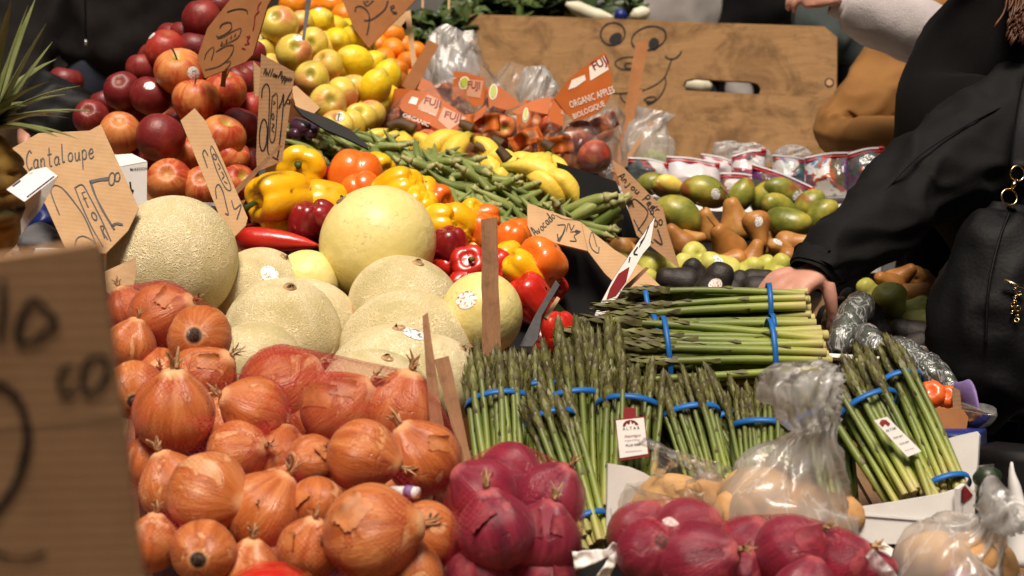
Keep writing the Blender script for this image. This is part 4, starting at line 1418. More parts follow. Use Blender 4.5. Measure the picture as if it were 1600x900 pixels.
def sleeve(parent, name, path, mat, amp=0.012, fs=16, seed=0, n=72, wr=1.0, soft=0.0):
    """a sleeve with creases; path of (px, py, d, radius in px)"""
    sp = smooth_path([(*P(a, b, d), r * d / F) for a, b, d, r in path], 16)
    ctr = [Vector(p[:3]) for p in sp]; rad = [p[3] for p in sp]
    V, Fc = tube(ctr, rad, n, cap=False)
    m = len(ctr)
    W = []
    for i, v in enumerate(V):
        r_, k = divmod(i, n)
        c = ctr[r_]
        q = (Vector(v) - c).normalized()
        t = (ctr[min(r_ + 1, m - 1)] - ctr[max(r_ - 1, 0)]).normalized()
        w = Vector(v)
        # creases run across and slightly round the arm
        along = (w - ctr[0]).dot(t)
        a = fold((w.x + 0.6 * along * q.x, w.y, w.z + 0.5 * along), fs * 0.55, seed) - 0.55
        b = fold((w.x * 0.7, w.y * 0.7, w.z * 1.4), fs * 1.25, seed + 5) - 0.6
        W.append(w + q * amp * (a + 0.45 * b + soft * nz(w, 9, seed)))
    for (ri, inward) in ((0, 1), (m - 1, -1)):
        # turned-in hem so the end reads as cloth with thickness
        base = len(W)
        c = ctr[ri] + (ctr[min(ri + 1, m - 1)] - ctr[max(ri - 1, 0)]).normalized() * 0.03 * inward
        for k in range(n): W.append(c + (W[ri * n + k] - ctr[ri]) * 0.80)
        for k in range(n):
            k2 = (k + 1) % n
            f = (ri * n + k, ri * n + k2, base + k2, base + k)
            Fc.append(f if inward < 0 else f[::-1])
    o = wpart(name, W, Fc, M[mat], parent)
    return o

# ------------------------------------------------------------------ ground, table, back stall
def sheet(name, x0, x1, y0, y1, z, mat):
    o = obj(name, mesh(name, [(x0, y0, 0), (x1, y0, 0), (x1, y1, 0), (x0, y1, 0)], [(0, 1, 2, 3)], M[mat], False), None, (0, 0, z))
    o['kind'] = 'structure'
    return o
sheet('ground', -120, 120, -60, 240, 0, 'asphalt')

def plank_table(name, label, x0, x1, y0, y1, z, n, mat='table_wood'):
    root = empty(name, ((x0 + x1) / 2, (y0 + y1) / 2, 0), label, 'table')
    w = (x1 - x0) / n
    cx, cy = (x0 + x1) / 2, (y0 + y1) / 2
    me = mesh('plank', *box((0, 0, 0), (w - 0.006, y1 - y0, 0.03)), M[mat], False)
    for i in range(n):
        obj('plank', me, root, (x0 + w * (i + 0.5) - cx, 0, z - 0.015 - 0.002 * (i % 2)))
    lg = mesh('leg', *box((0, 0, 0), (0.06, 0.06, z - 0.035)), M[mat], False)
    for sx in (-1, 1):
        for sy in (-1, 1):
            obj('leg', lg, root, (sx * ((x1 - x0) / 2 - 0.08), sy * ((y1 - y0) / 2 - 0.1), (z - 0.035) / 2))
    return root
plank_table('market_table', 'long plank table under the fruit and vegetables', -1.45, 0.64, 0.62, 4.22, 0.80, 14)
plank_table('back_table', 'plank table carrying leafy greens behind the plywood board', -0.50, 0.80, 4.46, 5.15, 0.92, 8)

# ------------------------------------------------------------------ people
D2 = math.radians
def W_(px, py, d): return P(px, py, d)

# shopper in the black coat, reaching over the asparagus with the arm nearest the camera
wr = W_(1288, 420, 2.625)
A, tipsA = person('person', 'person in black coat reaching across the stall, bare hand beside the asparagus', (0.985, 2.98, 0), D2(-90), 1.70, (-0.13, -0.06),
    arms={-1: dict(shoulder=W_(1590, 195, 2.87), elbow=W_(1428, 294, 2.745), wrist=wr, fr=0.78, hs=0.165, fdir=cdir(-0.80, -0.40, 0.25), back=cdir(-0.25, 0.75, 0.62), curl=1.0, side=-1, thumb=((0.034, (0.55, 0.25, -0.75)), (0.030, (0.2, 0.15, -0.95)), (0.024, (-0.05, 0.25, -0.95))), nosleeve=True)},
    top='sweater_black', legs='denim', hair='hair', long_coat=True, folds=0.018, seed=3, fine=0.004, hairlong=True, top_r=1.05)
sleeve(A, 'coat_sleeve', [(1274, 425, 2.625, 41), (1288, 404, 2.635, 47), (1324, 382, 2.655, 54), (1374, 346, 2.69, 62), (1412, 308, 2.73, 69), (1446, 280, 2.75, 74), (1496, 256, 2.79, 84), (1560, 215, 2.85, 100), (1650, 168, 2.93, 113)], 'coat_black', 0.013, 15, 2)
sm_ = smooth_path([tuple(P(x, y, d)) for x, y, d in [(1300, 372, 2.615), (1345, 338, 2.625), (1390, 290, 2.645), (1440, 240, 2.67), (1520, 190, 2.72), (1600, 150, 2.78)]], 6)
wpart('seam', *tube(sm_, [0.0018] * len(sm_), 6), M['coat_black'], A)
sleeve(A, 'cuff', [(1274, 426, 2.625, 42.5), (1278, 418, 2.628, 44), (1283, 410, 2.632, 46.5)], 'coat_black', 0.002, 30, 4)
ringbody('coat_body', [(1660, 640, 2.98, 135, 0.16), (1645, 520, 2.98, 130, 0.16), (1615, 350, 2.98, 132, 0.17), (1566, 215, 2.99, 160, 0.17), (1566, 130, 3.0, 152, 0.16), (1588, 55, 2.97, 124, 0.17), (1612, -20, 2.95, 98, 0.17), (1630, -90, 2.95, 84, 0.14)], 'sweater_black', A, 60, 0.008, 8, 4)
for p_, d_ in tipsA[0][:5]:
    V, Fc = g_round(1, 0.4, 10, 0)
    q_ = quat(cdir(-0.1, 0.5, 0.8), 0)
    wpart('fingernail', [p_ + q_ @ (Vector(v) * 0.011) + cdir(-0.1, 0.3, 0.9) * 0.006 for v in V], Fc, M['nail'], A)
parts_ = []
for i in range(70):
    x, y = 1588 + rnd.gauss(18, 14), 25 + rnd.uniform(-30, 10)
    p = [(x, y - 60, 2.80), (x - rnd.uniform(0, 6), y, 2.79), (x - rnd.uniform(2, 26), y + rnd.uniform(15, 42), 2.78)]
    parts_.append(tube(smooth_path([tuple(P(*q)) for q in p], 4), [0.0022] * 8 + [0.0006], 4))
wpart('hair_lock', *join(*parts_), M['hair'], A)

# handbag on that shopper's arm
hb = ringbody('handbag', [(1584, 644, 2.60, 30, 0.02), (1578, 634, 2.60, 82, 0.05), (1582, 595, 2.60, 112, 0.075), (1580, 520, 2.60, 129, 0.08), (1584, 450, 2.60, 124, 0.07), (1592, 385, 2.60, 100, 0.05), (1602, 345, 2.61, 66, 0.03), (1606, 322, 2.61, 50, 0.014)], 'leather', None, 72, 0.013, 13, 4)
tag(hb, 'slouchy black leather handbag with gold rings hanging beside the shopper', 'handbag')
def local_part(o, name, V, Fc, mat):
    return obj(name, mesh(name, [Vector(v) - o.location for v in V], Fc, M[mat]), o)
def torus_px(px, py, d, r, th, n=(1, 0, 0.4), rot=0):
    c = P(px, py, d); nn = cdir(*n); u = nn.orthogonal().normalized(); v = nn.cross(u)
    R = r * d / F
    pts = [c + (u * math.cos(a) + v * math.sin(a)) * R for a in [2 * math.pi * i / 28 for i in range(29)]]
    return tube(pts, [th] * 29, 8, False)
local_part(hb, 'ring', *torus_px(1590, 271, 2.58, 12, 0.0016, (0.25, 0, 1)), 'gold')
local_part(hb, 'ring', *torus_px(1577, 308, 2.57, 13, 0.0016, (0.2, 0.2, 1)), 'gold')
local_part(hb, 'link', *tube([P(1588, 281, 2.575), P(1584, 289, 2.57), P(1581, 297, 2.572)], [0.003, 0.0036, 0.003], 8), 'gold')
local_part(hb, 'strap', *tube(smooth_path([tuple(P(1577, 322, 2.59)), tuple(P(1590, 336, 2.595)), tuple(P(1604, 350, 2.60))], 5), [0.012] * 11, 10, flat=0.3), 'leather')
local_part(hb, 'strap', *tube(smooth_path([tuple(P(1592, 262, 2.59)), tuple(P(1597, 200, 2.66)), tuple(P(1612, 120, 2.70)), tuple(P(1640, 60, 2.75))], 6), [0.013] * 19, 10, flat=0.3), 'leather')
local_part(hb, 'zip_pull', *tube([P(1568, 436, 2.515), P(1584, 443, 2.512), P(1602, 450, 2.51)], [0.004, 0.0055, 0.005], 8, flat=0.5), 'gold')
ch_ = []
for i in range(9):
    x, y = 1587 + rnd.uniform(-8, 6), 452 + i * 6
    ch_.append(torus_px(x, y, 2.512, rnd.uniform(2.5, 5), 0.0009, (rnd.uniform(-1, 1), rnd.uniform(-1, 1), 0.6)))
local_part(hb, 'charm', *join(*ch_), 'gold')
seam = smooth_path([tuple(P(1578, 330, 2.575)), tuple(P(1560, 380, 2.545)), tuple(P(1545, 450, 2.523)), tuple(P(1540, 540, 2.519))], 8)
local_part(hb, 'seam', *tube(seam, [0.0022] * len(seam), 6), 'leather')

# person in the pale fleece: arm stretched out over the board
C_, _ = person('person', 'person in pale grey fleece stretching an arm past the plywood board', (1.20, 3.72, 0), D2(-90), 1.58, (-0.05, -0.02),
    arms={-1: dict(shoulder=W_(1585, 118, 3.69), elbow=W_(1440, 52, 3.64), wrist=W_(1320, -5, 3.60), fdir=cdir(-0.95, 0.15, 0.15), back=cdir(-0.1, 0.85, 0.5), curl=1.25, side=-1, nosleeve=True)},
    top='fleece_pale', legs='denim', folds=0.012, seed=9, fine=0.006)
sleeve(C_, 'fleece_sleeve', [(1318, 9, 3.60, 22), (1334, 15, 3.60, 36), (1372, 30, 3.61, 46), (1420, 46, 3.62, 50), (1480, 72, 3.64, 54), (1560, 105, 3.68, 60), (1640, 130, 3.72, 70)], 'fleece_pale', 0.008, 11, 6, soft=0.6)
sleeve(C_, 'cuff', [(1301, 4, 3.60, 19), (1310, 7, 3.60, 21), (1321, 11, 3.60, 22)], 'fleece_pale', 0.003, 30, 1, 40)

# person in the tan work jacket: bent elbow towards the board
B_, _ = person('person', 'person in tan work jacket with bent elbow beside the plywood board', (1.085, 4.15, 0), D2(-100), 1.62, (-0.03, -0.02),
    arms={-1: dict(shoulder=W_(1450, 40, 4.0), elbow=W_(1322, 205, 3.88), wrist=W_(1460, 243, 3.86), fdir=cdir(1, -0.1, 0.1), back=cdir(0, 1, 0.2), side=-1, nosleeve=True)},
    top='duck_tan', legs='denim', folds=0.012, seed=14, fine=0.011)
sleeve(B_, 'jacket_sleeve', [(1470, 10, 4.02, 62), (1428, 70, 3.99, 63), (1388, 128, 3.95, 60), (1345, 175, 3.91, 52), (1315, 200, 3.89, 41), (1322, 217, 3.86, 33), (1370, 222, 3.84, 38), (1440, 225, 3.84, 38), (1500, 228, 3.84, 36)], 'duck_tan', 0.013, 12, 8)

person('person', 'person in teal grey jacket standing behind the tan sleeve', (0.955, 4.72, 0), D2(-60), 1.92, (0, 0), top='teal', legs='sweater_black', folds=0.015, seed=21)
person('person', 'person in black clothes standing behind the plywood board', (0.86, 5.75, 0), D2(180), 1.85, (0, 0), top='sweater_black', legs='sweater_black', folds=0.015, seed=25, loose=1.25, top_r=1.15)
person('person', 'person in light grey knitwear standing behind the leafy greens', (0.53, 5.70, 0), D2(170), 1.66, (0, 0), top='grey_knit', legs='denim', folds=0.015, seed=28)
G_, _ = person('person', 'person in dark fleece pullover standing behind the red apples', (-1.03, 4.62, 0), D2(175), 1.97, (0.0, -0.02), top='fleece_dark', legs='denim', folds=0.02, seed=33, top_r=1.08, loose=1.0)
wpart('zip', *tube([P(132, -60, 4.36), P(133, 0, 4.36), P(134, 66, 4.375)], [0.006, 0.006, 0.005], 8, flat=0.4), M['zip'], G_)
wpart('zip_pull', *tube([P(134, 62, 4.36), P(134, 71, 4.36)], [0.003, 0.004], 6), M['tray_metal'], G_)

# ------------------------------------------------------------------ plywood board with a drawn face
bp = Plane(1015, 140, 4.40, (-0.30, 0.10, 1))
bd = empty('plywood_board', bp.at(1015, 262), 'weathered plywood board with a smiling face drawn in black marker', 'board')
up_poly = [(722, 25), (730, 22), (900, 27), (1100, 35), (1288, 41), (1308, 58), (1307, 152.5), (1186, 147), (1188.5, 139), (1184, 131), (1172, 127.5), (1130, 125.5), (1085, 122.5), (1072, 125), (1067, 133), (1071, 141), (900, 134.5), (722, 126.5)]
lo_poly = [(722, 126.6), (900, 134.65), (1071, 141.2), (1186, 147.3), (1307.5, 152.8), (1308, 264), (1000, 258), (722, 244)]
b1 = plate('plank', up_poly, bp, 0.018, 'plywood', parent=bd)
b2 = plate('plank', lo_poly, bp, 0.018, 'plywood', parent=bd)
T3 = (900, 20, 3.3333)
strokes(b1, [(oval(192, 110, 64, 58, -0.35), 9), (oval(380, 133, 92, 60, -0.28), 9),
    ([(300, 230), (250, 233), (212, 250), (206, 272), (235, 292), (290, 300)], 7), ([(292, 262), (262, 264), (254, 278), (270, 290), (288, 290)], 8),
    ([(368, 398), (420, 372), (462, 335), (484, 285), (500, 238)], 7), ([(465, 226), (485, 240), (515, 238), (537, 222), (551, 200)], 8)], 'ink', tr=T3, name='drawing', wk=1.15)
strokes(b2, [([(188, 418), (240, 420), (290, 415), (335, 408), (366, 399)], 7), ([(465, 337), (468, 372), (445, 425), (410, 462), (372, 482)], 7), ([(230, 420), (236, 445), (250, 462), (268, 472)], 7),
    ([(353, 456), (375, 442), (405, 438), (416, 448), (400, 466), (365, 470)], 8), ([(355, 458), (385, 462), (405, 460)], 6)], 'ink', tr=T3, name='drawing', wk=1.15)
blotch(b1, oval(207, 133, 37, 26, -0.6, a1=6.1), tr=T3, name='pupil')
blotch(b1, oval(406, 163, 28, 34, 0.2, a1=6.1), tr=T3, name='pupil')
blotch(b1, oval(1296, 129, 5, 5, 0, a1=6.1), 'card_pale', name='knot')
strokes(b1, [(oval(1296, 129, 6.5, 6.2), 1.6)], 'ink_soft', off=0.0018, name='drawing')
stk = stake('post', (1296, 300), (1298, 60), 20, 20, 0.03, 4.30, 4.33, None, mat='table_wood', seed=1)
stk.matrix_basis = Matrix.Translation(-bd.location) @ stk.matrix_world; stk.parent = bd
stk.location.y += 0.06

# ------------------------------------------------------------------ cardboard price signs
sg = Plane(365, 60, 3.02, (-0.35, 0.05, 1))
s1 = plate('price_sign', [(370, -14), (432, -14), (418, 8), (395, 85), (383, 97), (320, 122), (308, 90), (324, 44)], sg, 0.004, 'card_brown', 'brown cardboard price sign tilted over the dark red apples', 'sign')
strokes(s1, [([(450, 130), (520, 105), (600, 95), (660, 110), (675, 150)], 13), ([(370, 300), (400, 260), (460, 240), (495, 255), (495, 310), (440, 365), (360, 400), (335, 385)], 13), ([(345, 415), (420, 395), (500, 345), (600, 305), (575, 395), (490, 450), (380, 495)], 9),
    ([(400, 450), (385, 490)], 16), ([(450, 425), (440, 465)], 14), ([(500, 385), (490, 420)], 14), ([(545, 365), (530, 400)], 12), ([(205, 640), (230, 570), (290, 510), (310, 540), (280, 650)], 9), ([(330, 560), (430, 500), (515, 490), (510, 560), (450, 650), (350, 720), (210, 755)], 10), ([(430, 750), (480, 700), (485, 660), (440, 680)], 9)], 'ink_soft', tr=(290, 0, 6.92))
strokes(s1, [([(820, 20), (790, 60), (780, 110)], 12), ([(800, 120), (755, 170), (745, 260), (730, 330)], 12), ([(660, 400), (700, 390), (670, 440), (690, 470), (640, 480)], 12), ([(610, 520), (650, 530)], 12)], 'ink_red', tr=(290, 0, 6.92), name='print')
stake('sign_stick', (348, 135), (356, 70), 8, 8, 0.006, 3.09, 3.06, 'thin wooden stick behind the tilted brown price sign', 'stick', seed=2)

sg = Plane(430, 170, 2.86, (0.18, -0.05, 1))
s2 = plate('price_sign', [(408, 84), (461, 113), (441, 252), (402, 268), (400, 245)], sg, 0.004, 'card', 'tall cardboard price sign for yellow pepper beside the red apples', 'sign')
word(s2, 'Yellow', (421, 106), (488, 124), 16, 3.6, (270, 80, 3.0), seed=4)
word(s2, 'Pepper', (492, 126), (560, 146), 16, 3.6, (270, 80, 3.0), seed=5)
strokes(s2, [
    ([(416, 218), (420, 175), (438, 153), (452, 175), (452, 250), (447, 380), (445, 470), (470, 495), (496, 510)], 5), (oval(424, 392, 18, 74, 0.05), 5), ([(466, 210), (490, 212), (478, 405), (454, 402), (466, 210)], 4), ([(470, 235), (480, 240), (470, 250)], 4), (oval(469, 305, 5, 14), 4), ([(464, 340), (474, 345), (464, 365), (474, 380)], 4),
    ([(518, 200), (510, 235), (496, 268)], 5), ([(520, 202), (512, 320), (495, 470), (488, 500)], 5), ([(560, 180), (540, 215), (522, 255)], 4), (oval(540, 235, 8, 10), 4), ([(552, 225), (545, 245), (558, 240)], 4)], 'ink', tr=(270, 80, 3.0))
stake('sign_stick', (331, 338), (440, 226), 11, 5, 0.006, 2.80, 2.84, 'crooked brown twig propped across the small slanted sign', 'stick', seed=3)
plate('price_sign', [(396, 95), (408, 108), (404, 150), (398, 152)], Plane(402, 120, 2.95, (0.5, 0, 1)), 0.004, 'card_pale', 'narrow pale cardboard edge sticking out behind the yellow pepper sign', 'sign')

sg = Plane(335, 275, 2.74, (0.1, 0.3, 1))
s3 = plate('price_sign', [(282, 188), (304, 169), (322, 190), (387, 340), (384, 352), (362, 374), (340, 330)], sg, 0.005, 'card_pale', 'small slanted cardboard price sign leaning between apples and melons', 'sign')
strokes(s3, [([(162, 545), (150, 510), (140, 478), (150, 465), (165, 490)], 5), ([(175, 465), (190, 455), (270, 630), (250, 645), (210, 570), (175, 465)], 4), (oval(196, 495, 7, 14, -0.4), 4), ([(210, 525), (222, 545), (214, 555)], 4), ([(228, 565), (240, 585), (230, 600)], 4), ([(240, 610), (255, 620)], 4), ([(205, 690), (200, 645), (215, 625), (235, 660), (250, 720), (260, 765), (245, 760)], 5), ([(275, 700), (290, 740), (320, 720), (300, 790)], 5), ([(185, 400), (215, 440)], 3)], 'ink', tr=(270, 80, 3.0))

sg = Plane(130, 300, 2.55, (0.25, 0.45, 1), -0.12)
s4 = plate('price_sign', [(18, 232), (60, 208), (140, 204), (158, 194), (164, 209), (217, 325), (200, 360), (165, 396), (103, 390), (72, 322)], sg, 0.005, 'card_pale', 'large pale cardboard cantaloupe sign, two for five dollars', 'sign')
word(s4, 'Cantaloupe', (178, 322), (640, 242), 58, 8, (0, 190, 4.2875), seed=3)
strokes(s4, [
    ([(398, 625), (375, 570), (352, 510), (340, 460), (365, 427), (420, 450), (500, 545), (570, 650), (640, 815)], 8), ([(500, 842), (512, 790), (548, 768), (600, 785), (645, 822)], 8), ([(505, 440), (552, 425), (600, 505), (675, 650), (742, 800)], 8), ([(500, 440), (540, 545), (610, 700), (690, 840)], 8), ([(545, 480), (572, 470)], 7), ([(548, 480), (575, 540), (590, 575)], 8), ([(555, 520), (580, 512)], 7), (oval(630, 635, 14, 28, -0.4), 8), ([(670, 700), (700, 780)], 8), ([(672, 700), (695, 705), (690, 740), (720, 790)], 8), (oval(748, 385, 20, 42, 0.1), 9), (oval(786, 372, 16, 30, 0.1), 8)], 'ink', tr=(0, 190, 4.2875))
strokes(s4, [([(728, 384), (660, 392), (600, 408)], 24), ([(606, 405), (640, 500), (690, 600), (765, 725)], 13), ([(748, 705), (775, 685), (822, 692)], 17)], 'ink', tr=(0, 190, 4.2875), name='price')

sg = Plane(100, 650, 0.80, (0.05, -0.43, 1), 0.02)
s5 = plate('price_sign', [(-260, 452), (-60, 414), (0, 403), (150, 380), (157, 384), (228, 935), (-260, 960)], sg, 0.005, 'card', 'big blurred brown cardboard price sign closest to the camera', 'sign')
strokes(s5, [([(215, 55), (140, 160), (108, 290), (130, 330), (200, 325), (300, 260), (348, 200), (290, 130), (215, 55)], 40), ([(25, -60), (20, 120), (0, 320)], 34), ([(470, 480), (400, 500), (372, 580), (385, 650), (430, 655), (470, 600)], 34), ([(590, 425), (530, 480), (515, 590), (545, 645), (610, 620), (672, 520), (660, 440), (600, 425)], 36),
    ([(-60, 590), (30, 610), (110, 680), (155, 790), (172, 920), (150, 1050), (90, 1230), (-60, 1440)], 46), ([(-60, 1630), (60, 1675), (180, 1680), (290, 1645)], 26)], 'ink', tr=(0, 450, 4.0))
o3_, pl_ = FR[s5.name]
strokes(s5, [([(-100, 680), (0, 660), (110, 652), (190, 640)], 5)], 'card_pale', off=0.001, name='crease')
stake('sign_stake', (60, 1500), (70, 500), 70, 60, 0.015, 1.02, 0.83, 'wooden stake carrying the blurred cardboard sign', 'stake', seed=5)

sg = Plane(592, 30, 3.70, (-0.1, 0.1, 1))
s6 = plate('price_sign', [(528, -16), (664, -16), (638, 12), (576, 75), (553, 45)], sg, 0.004, 'card_brown', 'brown cardboard sign pointing down among the lemons and oranges', 'sign')
strokes(s6, [([(205, 150), (215, 95), (270, 80), (340, 120), (385, 200), (380, 320), (355, 450)], 18), ([(320, 262), (400, 255), (500, 195), (590, 110), (625, 10)], 18), ([(310, 15), (355, 75), (440, 5)], 16), ([(340, 25), (375, 15)], 14), ([(650, 95), (690, 70), (705, 95), (660, 120), (690, 150), (735, 160), (720, 175), (680, 165)], 14)], 'ink', tr=(530, 0, 8.18))
stake('sign_stick', (648, 108), (637, 18), 8, 9, 0.01, 3.72, 3.76, 'pale upright cardboard strut in front of the oranges', 'stick', 'card_pale', seed=6)
plate('price_sign', [(612, 38), (632, 18), (641, 16), (634, 32), (626, 42)], Plane(626, 30, 3.80, (0.2, 0.2, 1)), 0.004, 'card_pale', 'pale cardboard corner beside the brown lemon sign', 'sign')
stake('sign_stick', (636, 140), (678, 66), 22, 18, 0.005, 3.66, 3.70, 'broad reddish brown cardboard strip slanting beside the oranges', 'stick', 'card_brown', seed=7)
stake('sign_stick', (474, 62), (484, -14), 4, 9, 0.004, 3.35, 3.38, 'thin dark blade of card rising between the yellow apples', 'stick', 'grey_cloth', seed=8)

# avocado sign, folded in two panels
sg = Plane(870, 350, 2.84, (0.15, 0.75, 1))
s8 = plate('price_sign', [(824, 318), (832, 320), (908, 347), (918, 392), (833, 371), (824, 352)], sg, 0.004, 'card_pale', 'folded cardboard avocado price sign beside the orange pepper', 'sign')
T6 = (810, 240, 3.2148)
word(s8, 'Avocado', (88, 418), (190, 318), 22, 4.5, T6, seed=6)
strokes(s8, [([(195, 360), (235, 365), (205, 440), (195, 405)], 6), ([(195, 440), (230, 395)], 4), ([(250, 350), (240, 390)], 4), ([(255, 352), (265, 385), (280, 360)], 4), ([(260, 395), (310, 392), (280, 415), (290, 440), (258, 440)], 5), (oval(292, 392, 6, 7), 4), ([(185, 310), (230, 330), (310, 335)], 3)], 'ink', tr=T6)
s8b = plate('panel', [(908.5, 347.2), (925, 362), (960, 390), (1000, 415), (1047, 462), (1040, 469), (990, 470), (945, 427), (918.5, 392.2)], Plane(940, 392, 2.83, (0.05, 0.65, 1)), 0.004, 'card_pale', parent=s8)
strokes(s8b, [([(355, 440), (370, 480), (400, 500), (405, 470)], 5), ([(355, 440), (370, 395), (395, 470)], 4)], 'ink', tr=T6)
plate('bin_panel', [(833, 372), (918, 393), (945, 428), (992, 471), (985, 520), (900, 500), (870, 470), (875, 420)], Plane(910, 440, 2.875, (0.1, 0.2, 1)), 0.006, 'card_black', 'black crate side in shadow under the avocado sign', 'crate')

sg = Plane(1008, 335, 3.02, (-0.35, 0.25, 1))
s9 = plate('price_sign', [(956, 250), (975, 262), (1036, 325), (1043, 360), (1062, 420), (995, 368)], sg, 0.004, 'card', 'cardboard anjou pear price sign standing over the green pears', 'sign')
word(s9, 'Anjou', (500, 118), (604, 208), 18, 4.5, T6, seed=7)
word(s9, 'Pear', (622, 232), (704, 304), 18, 4.5, T6, seed=8)
strokes(s9, [([(580, 270), (572, 240), (585, 228), (620, 255), (650, 290), (640, 330), (600, 385)], 6), ([(660, 275), (700, 265)], 4), (oval(672, 295, 8, 10), 4), ([(650, 270), (690, 330)], 4), (oval(690, 352, 10, 16), 5), (oval(715, 345, 9, 14), 5), ([(700, 380), (722, 455), (680, 430)], 7), ([(580, 330), (620, 400), (680, 450)], 4)], 'ink', tr=T6)
stake('sign_stick', (1036, 440), (1026, 392), 6, 5, 0.004, 3.05, 3.04, 'pale split stick below the anjou pear sign', 'stick', 'card_pale', seed=9)
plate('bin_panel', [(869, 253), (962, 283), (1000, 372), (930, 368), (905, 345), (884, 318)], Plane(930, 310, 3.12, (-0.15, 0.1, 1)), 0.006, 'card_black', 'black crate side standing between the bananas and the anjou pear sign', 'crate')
plate('bin_panel', [(926, 368), (944, 345), (947, 372), (936, 400), (926, 400)], Plane(936, 372, 3.06, (0.5, 0.1, 1)), 0.006, 'crate_black', 'slotted black crate corner at the end of the okra', 'crate')

sg = Plane(975, 425, 2.60, (0.42, 0.35, 1))
s10 = plate('photo_card', [(1023, 340), (1016, 383), (1004, 397), (975, 448), (942, 502), (926, 512), (930, 490), (958, 436)], sg, 0.003, 'paper', 'white printed card with a red stripe standing above the asparagus', 'card', edge='ink')
blotch(s10, [(983, 417), (978, 440), (962, 462), (947, 468), (952, 452), (966, 428)], 'ink_red', name='print')
blotch(s10, [(962, 466), (966, 462), (946, 496), (934, 504)], 'card_pale', name='print')
strokes(s10, [([(1006, 372), (1000, 380)], 2), ([(996, 386), (990, 396), (996, 398)], 2), ([(984, 402), (982, 410)], 2), ([(1014, 352), (1006, 372), (998, 386)], 1.2)], 'ink', name='print')
stake('sign_stick', (966, 462), (1012, 418), 9, 5, 0.004, 2.62, 2.64, 'short split twig crossing behind the white printed card', 'stick', seed=10)

s11 = stake('sign_stake', (769, 600), (764, 340), 30, 25, 0.012, 2.28, 2.30, 'upright rough wooden slat between the melons and the peppers', 'stake', seed=11)
s12 = stake('sign_stake', (738, 760), (690, 560), 14, 24, 0.01, 2.02, 2.06, 'splintered leaning wooden slat beside the last cantaloupe', 'stake', seed=12)
s12b = stake('sign_stake', (697, 800), (664, 490), 30, 9, 0.01, 2.00, 2.05, 'tapered brown wooden splinter in front of the cantaloupes', 'stake', seed=13)
stake('sign_stake', (962, 300), (1004, 62), 13, 20, 0.006, 4.02, 4.12, 'tall ragged cardboard strip standing before the drawn face', 'stick', 'card_brown', seed=14)
stake('sign_stake', (958, 270), (1000, 140), 10, 8, 0.006, 3.95, 4.02, 'shorter cardboard strip beside the tall ragged one', 'stick', 'card_brown', seed=15)
stake('sign_stake', (966, 268), (1020, 190), 9, 5, 0.006, 3.80, 3.86, 'thin slanting cardboard strip above the anjou pear sign', 'stick', 'card', seed=16)
plate('price_card', [(868, 438), (874, 446), (846, 494), (840, 530), (832, 541), (812, 541), (836, 492)], Plane(845, 490, 2.55, (-0.5, 0.2, 1)), 0.003, 'grey_cloth', 'grey folded card standing between red peppers and asparagus', 'card')
stake('sign_stick', (852, 498), (872, 466), 7, 6, 0.006, 2.56, 2.58, 'small broken stick beside the grey folded card', 'stick', 'card_pale', seed=17)

# boxes and trays at the apples
ap = Plane(205, 290, 2.86, (0.25, 0.0, 1))
bxr = empty('white_box', ap.at(205, 345), 'white carton with black printing wedged under the red apples', 'box')
f1 = plate('front', [(182, 262), (230, 253), (229, 332), (188, 345)], ap, 0.004, 'card_white', parent=bxr)
text(f1, 'McKESSON', 217, 264, 4.0, 4, 'ink', bold=0.012)
strokes(f1, [([(203, 284), (205, 300)], 2.5), ([(205, 304), (208, 296)], 2.5), ([(218, 322), (226, 320)], 2.5)], 'ink', name='print')
plate('lid', [(176, 242), (182, 261), (230, 252), (206, 240)], Plane(204, 252, 2.88, (0.1, 1, 0.55)), 0.004, 'card_white', parent=bxr)
plate('side', [(176, 243), (182, 262), (188, 345), (178, 330)], Plane(180, 290, 2.875, (-1, 0.0, 0.5)), 0.004, 'card_white', parent=bxr)
tr_ = empty('produce_tray', P(285, 350, 2.84), 'pale grey plastic tray rim under the red apples', 'tray')
plate('front', [(229, 321), (336, 323), (338, 345), (229, 345)], Plane(285, 332, 2.84, (0, 0, 1)), 0.008, 'tray_grey', parent=tr_)
plate('rim', [(229, 313.5), (336, 316.5), (337, 322), (229, 320)], Plane(285, 317, 2.835, (0, 0.35, 1)), 0.014, 'crate_white', parent=tr_)

# ------------------------------------------------------------------ red apples
S_ap = []
dA = lambda y: 3.0 + (290 - y) * 0.0013
def apple(x, y, w, k, axis=None, dd=0, stem=False, st=None, label=None, v=None):
    return put('red_apple', 'red_apple_' + k, x, y, w, dA(y) + dd, axis, stem='apple' if stem else None, sticker=st, store=S_ap, cat='apple', group='red apples heaped beside the vendor', label=label, variant=v)
apple(315, 28, 63, 'dark', (0, -0.9, -0.3), -0.02, label='dark red apple at the very top of the heap')
apple(343, 10, 50, 'dark', (0.2, 0.8, 0.3), 0.05, label='dark red apple half hidden behind the topmost apple')
apple(290, 56, 52, 'dark', (0, 1, 0.2), 0.05, label='dark red apple just below and behind the topmost apple')
apple(259, 77, 66, 'red', (-0.2, -0.8, -0.5), 0, st=(0.10, (-0.62, 0.62)), label='bright red apple with sticker on its upper shoulder')
apple(306, 78, 60, 'dark', (0.2, 0.9, 0.1), 0.03, label='dark red apple half covered by the brown tilted sign')
apple(222, 108, 52, 'dark', (0, 1, 0.1), 0.05, label='dark red apple peeping out behind the striped one with a stem')
apple(280, 113, 78, 'mix', (0.02, 0.80, 0.62), -0.07, True, (0.13, (0.72, -0.12)), 'red and yellow apple with green stem cavity and round sticker', 1)
apple(191, 141, 60, 'dark', (0.0, -0.5, -0.85), 0.02, label='dark maroon apple showing its blossom end beside the vendor')
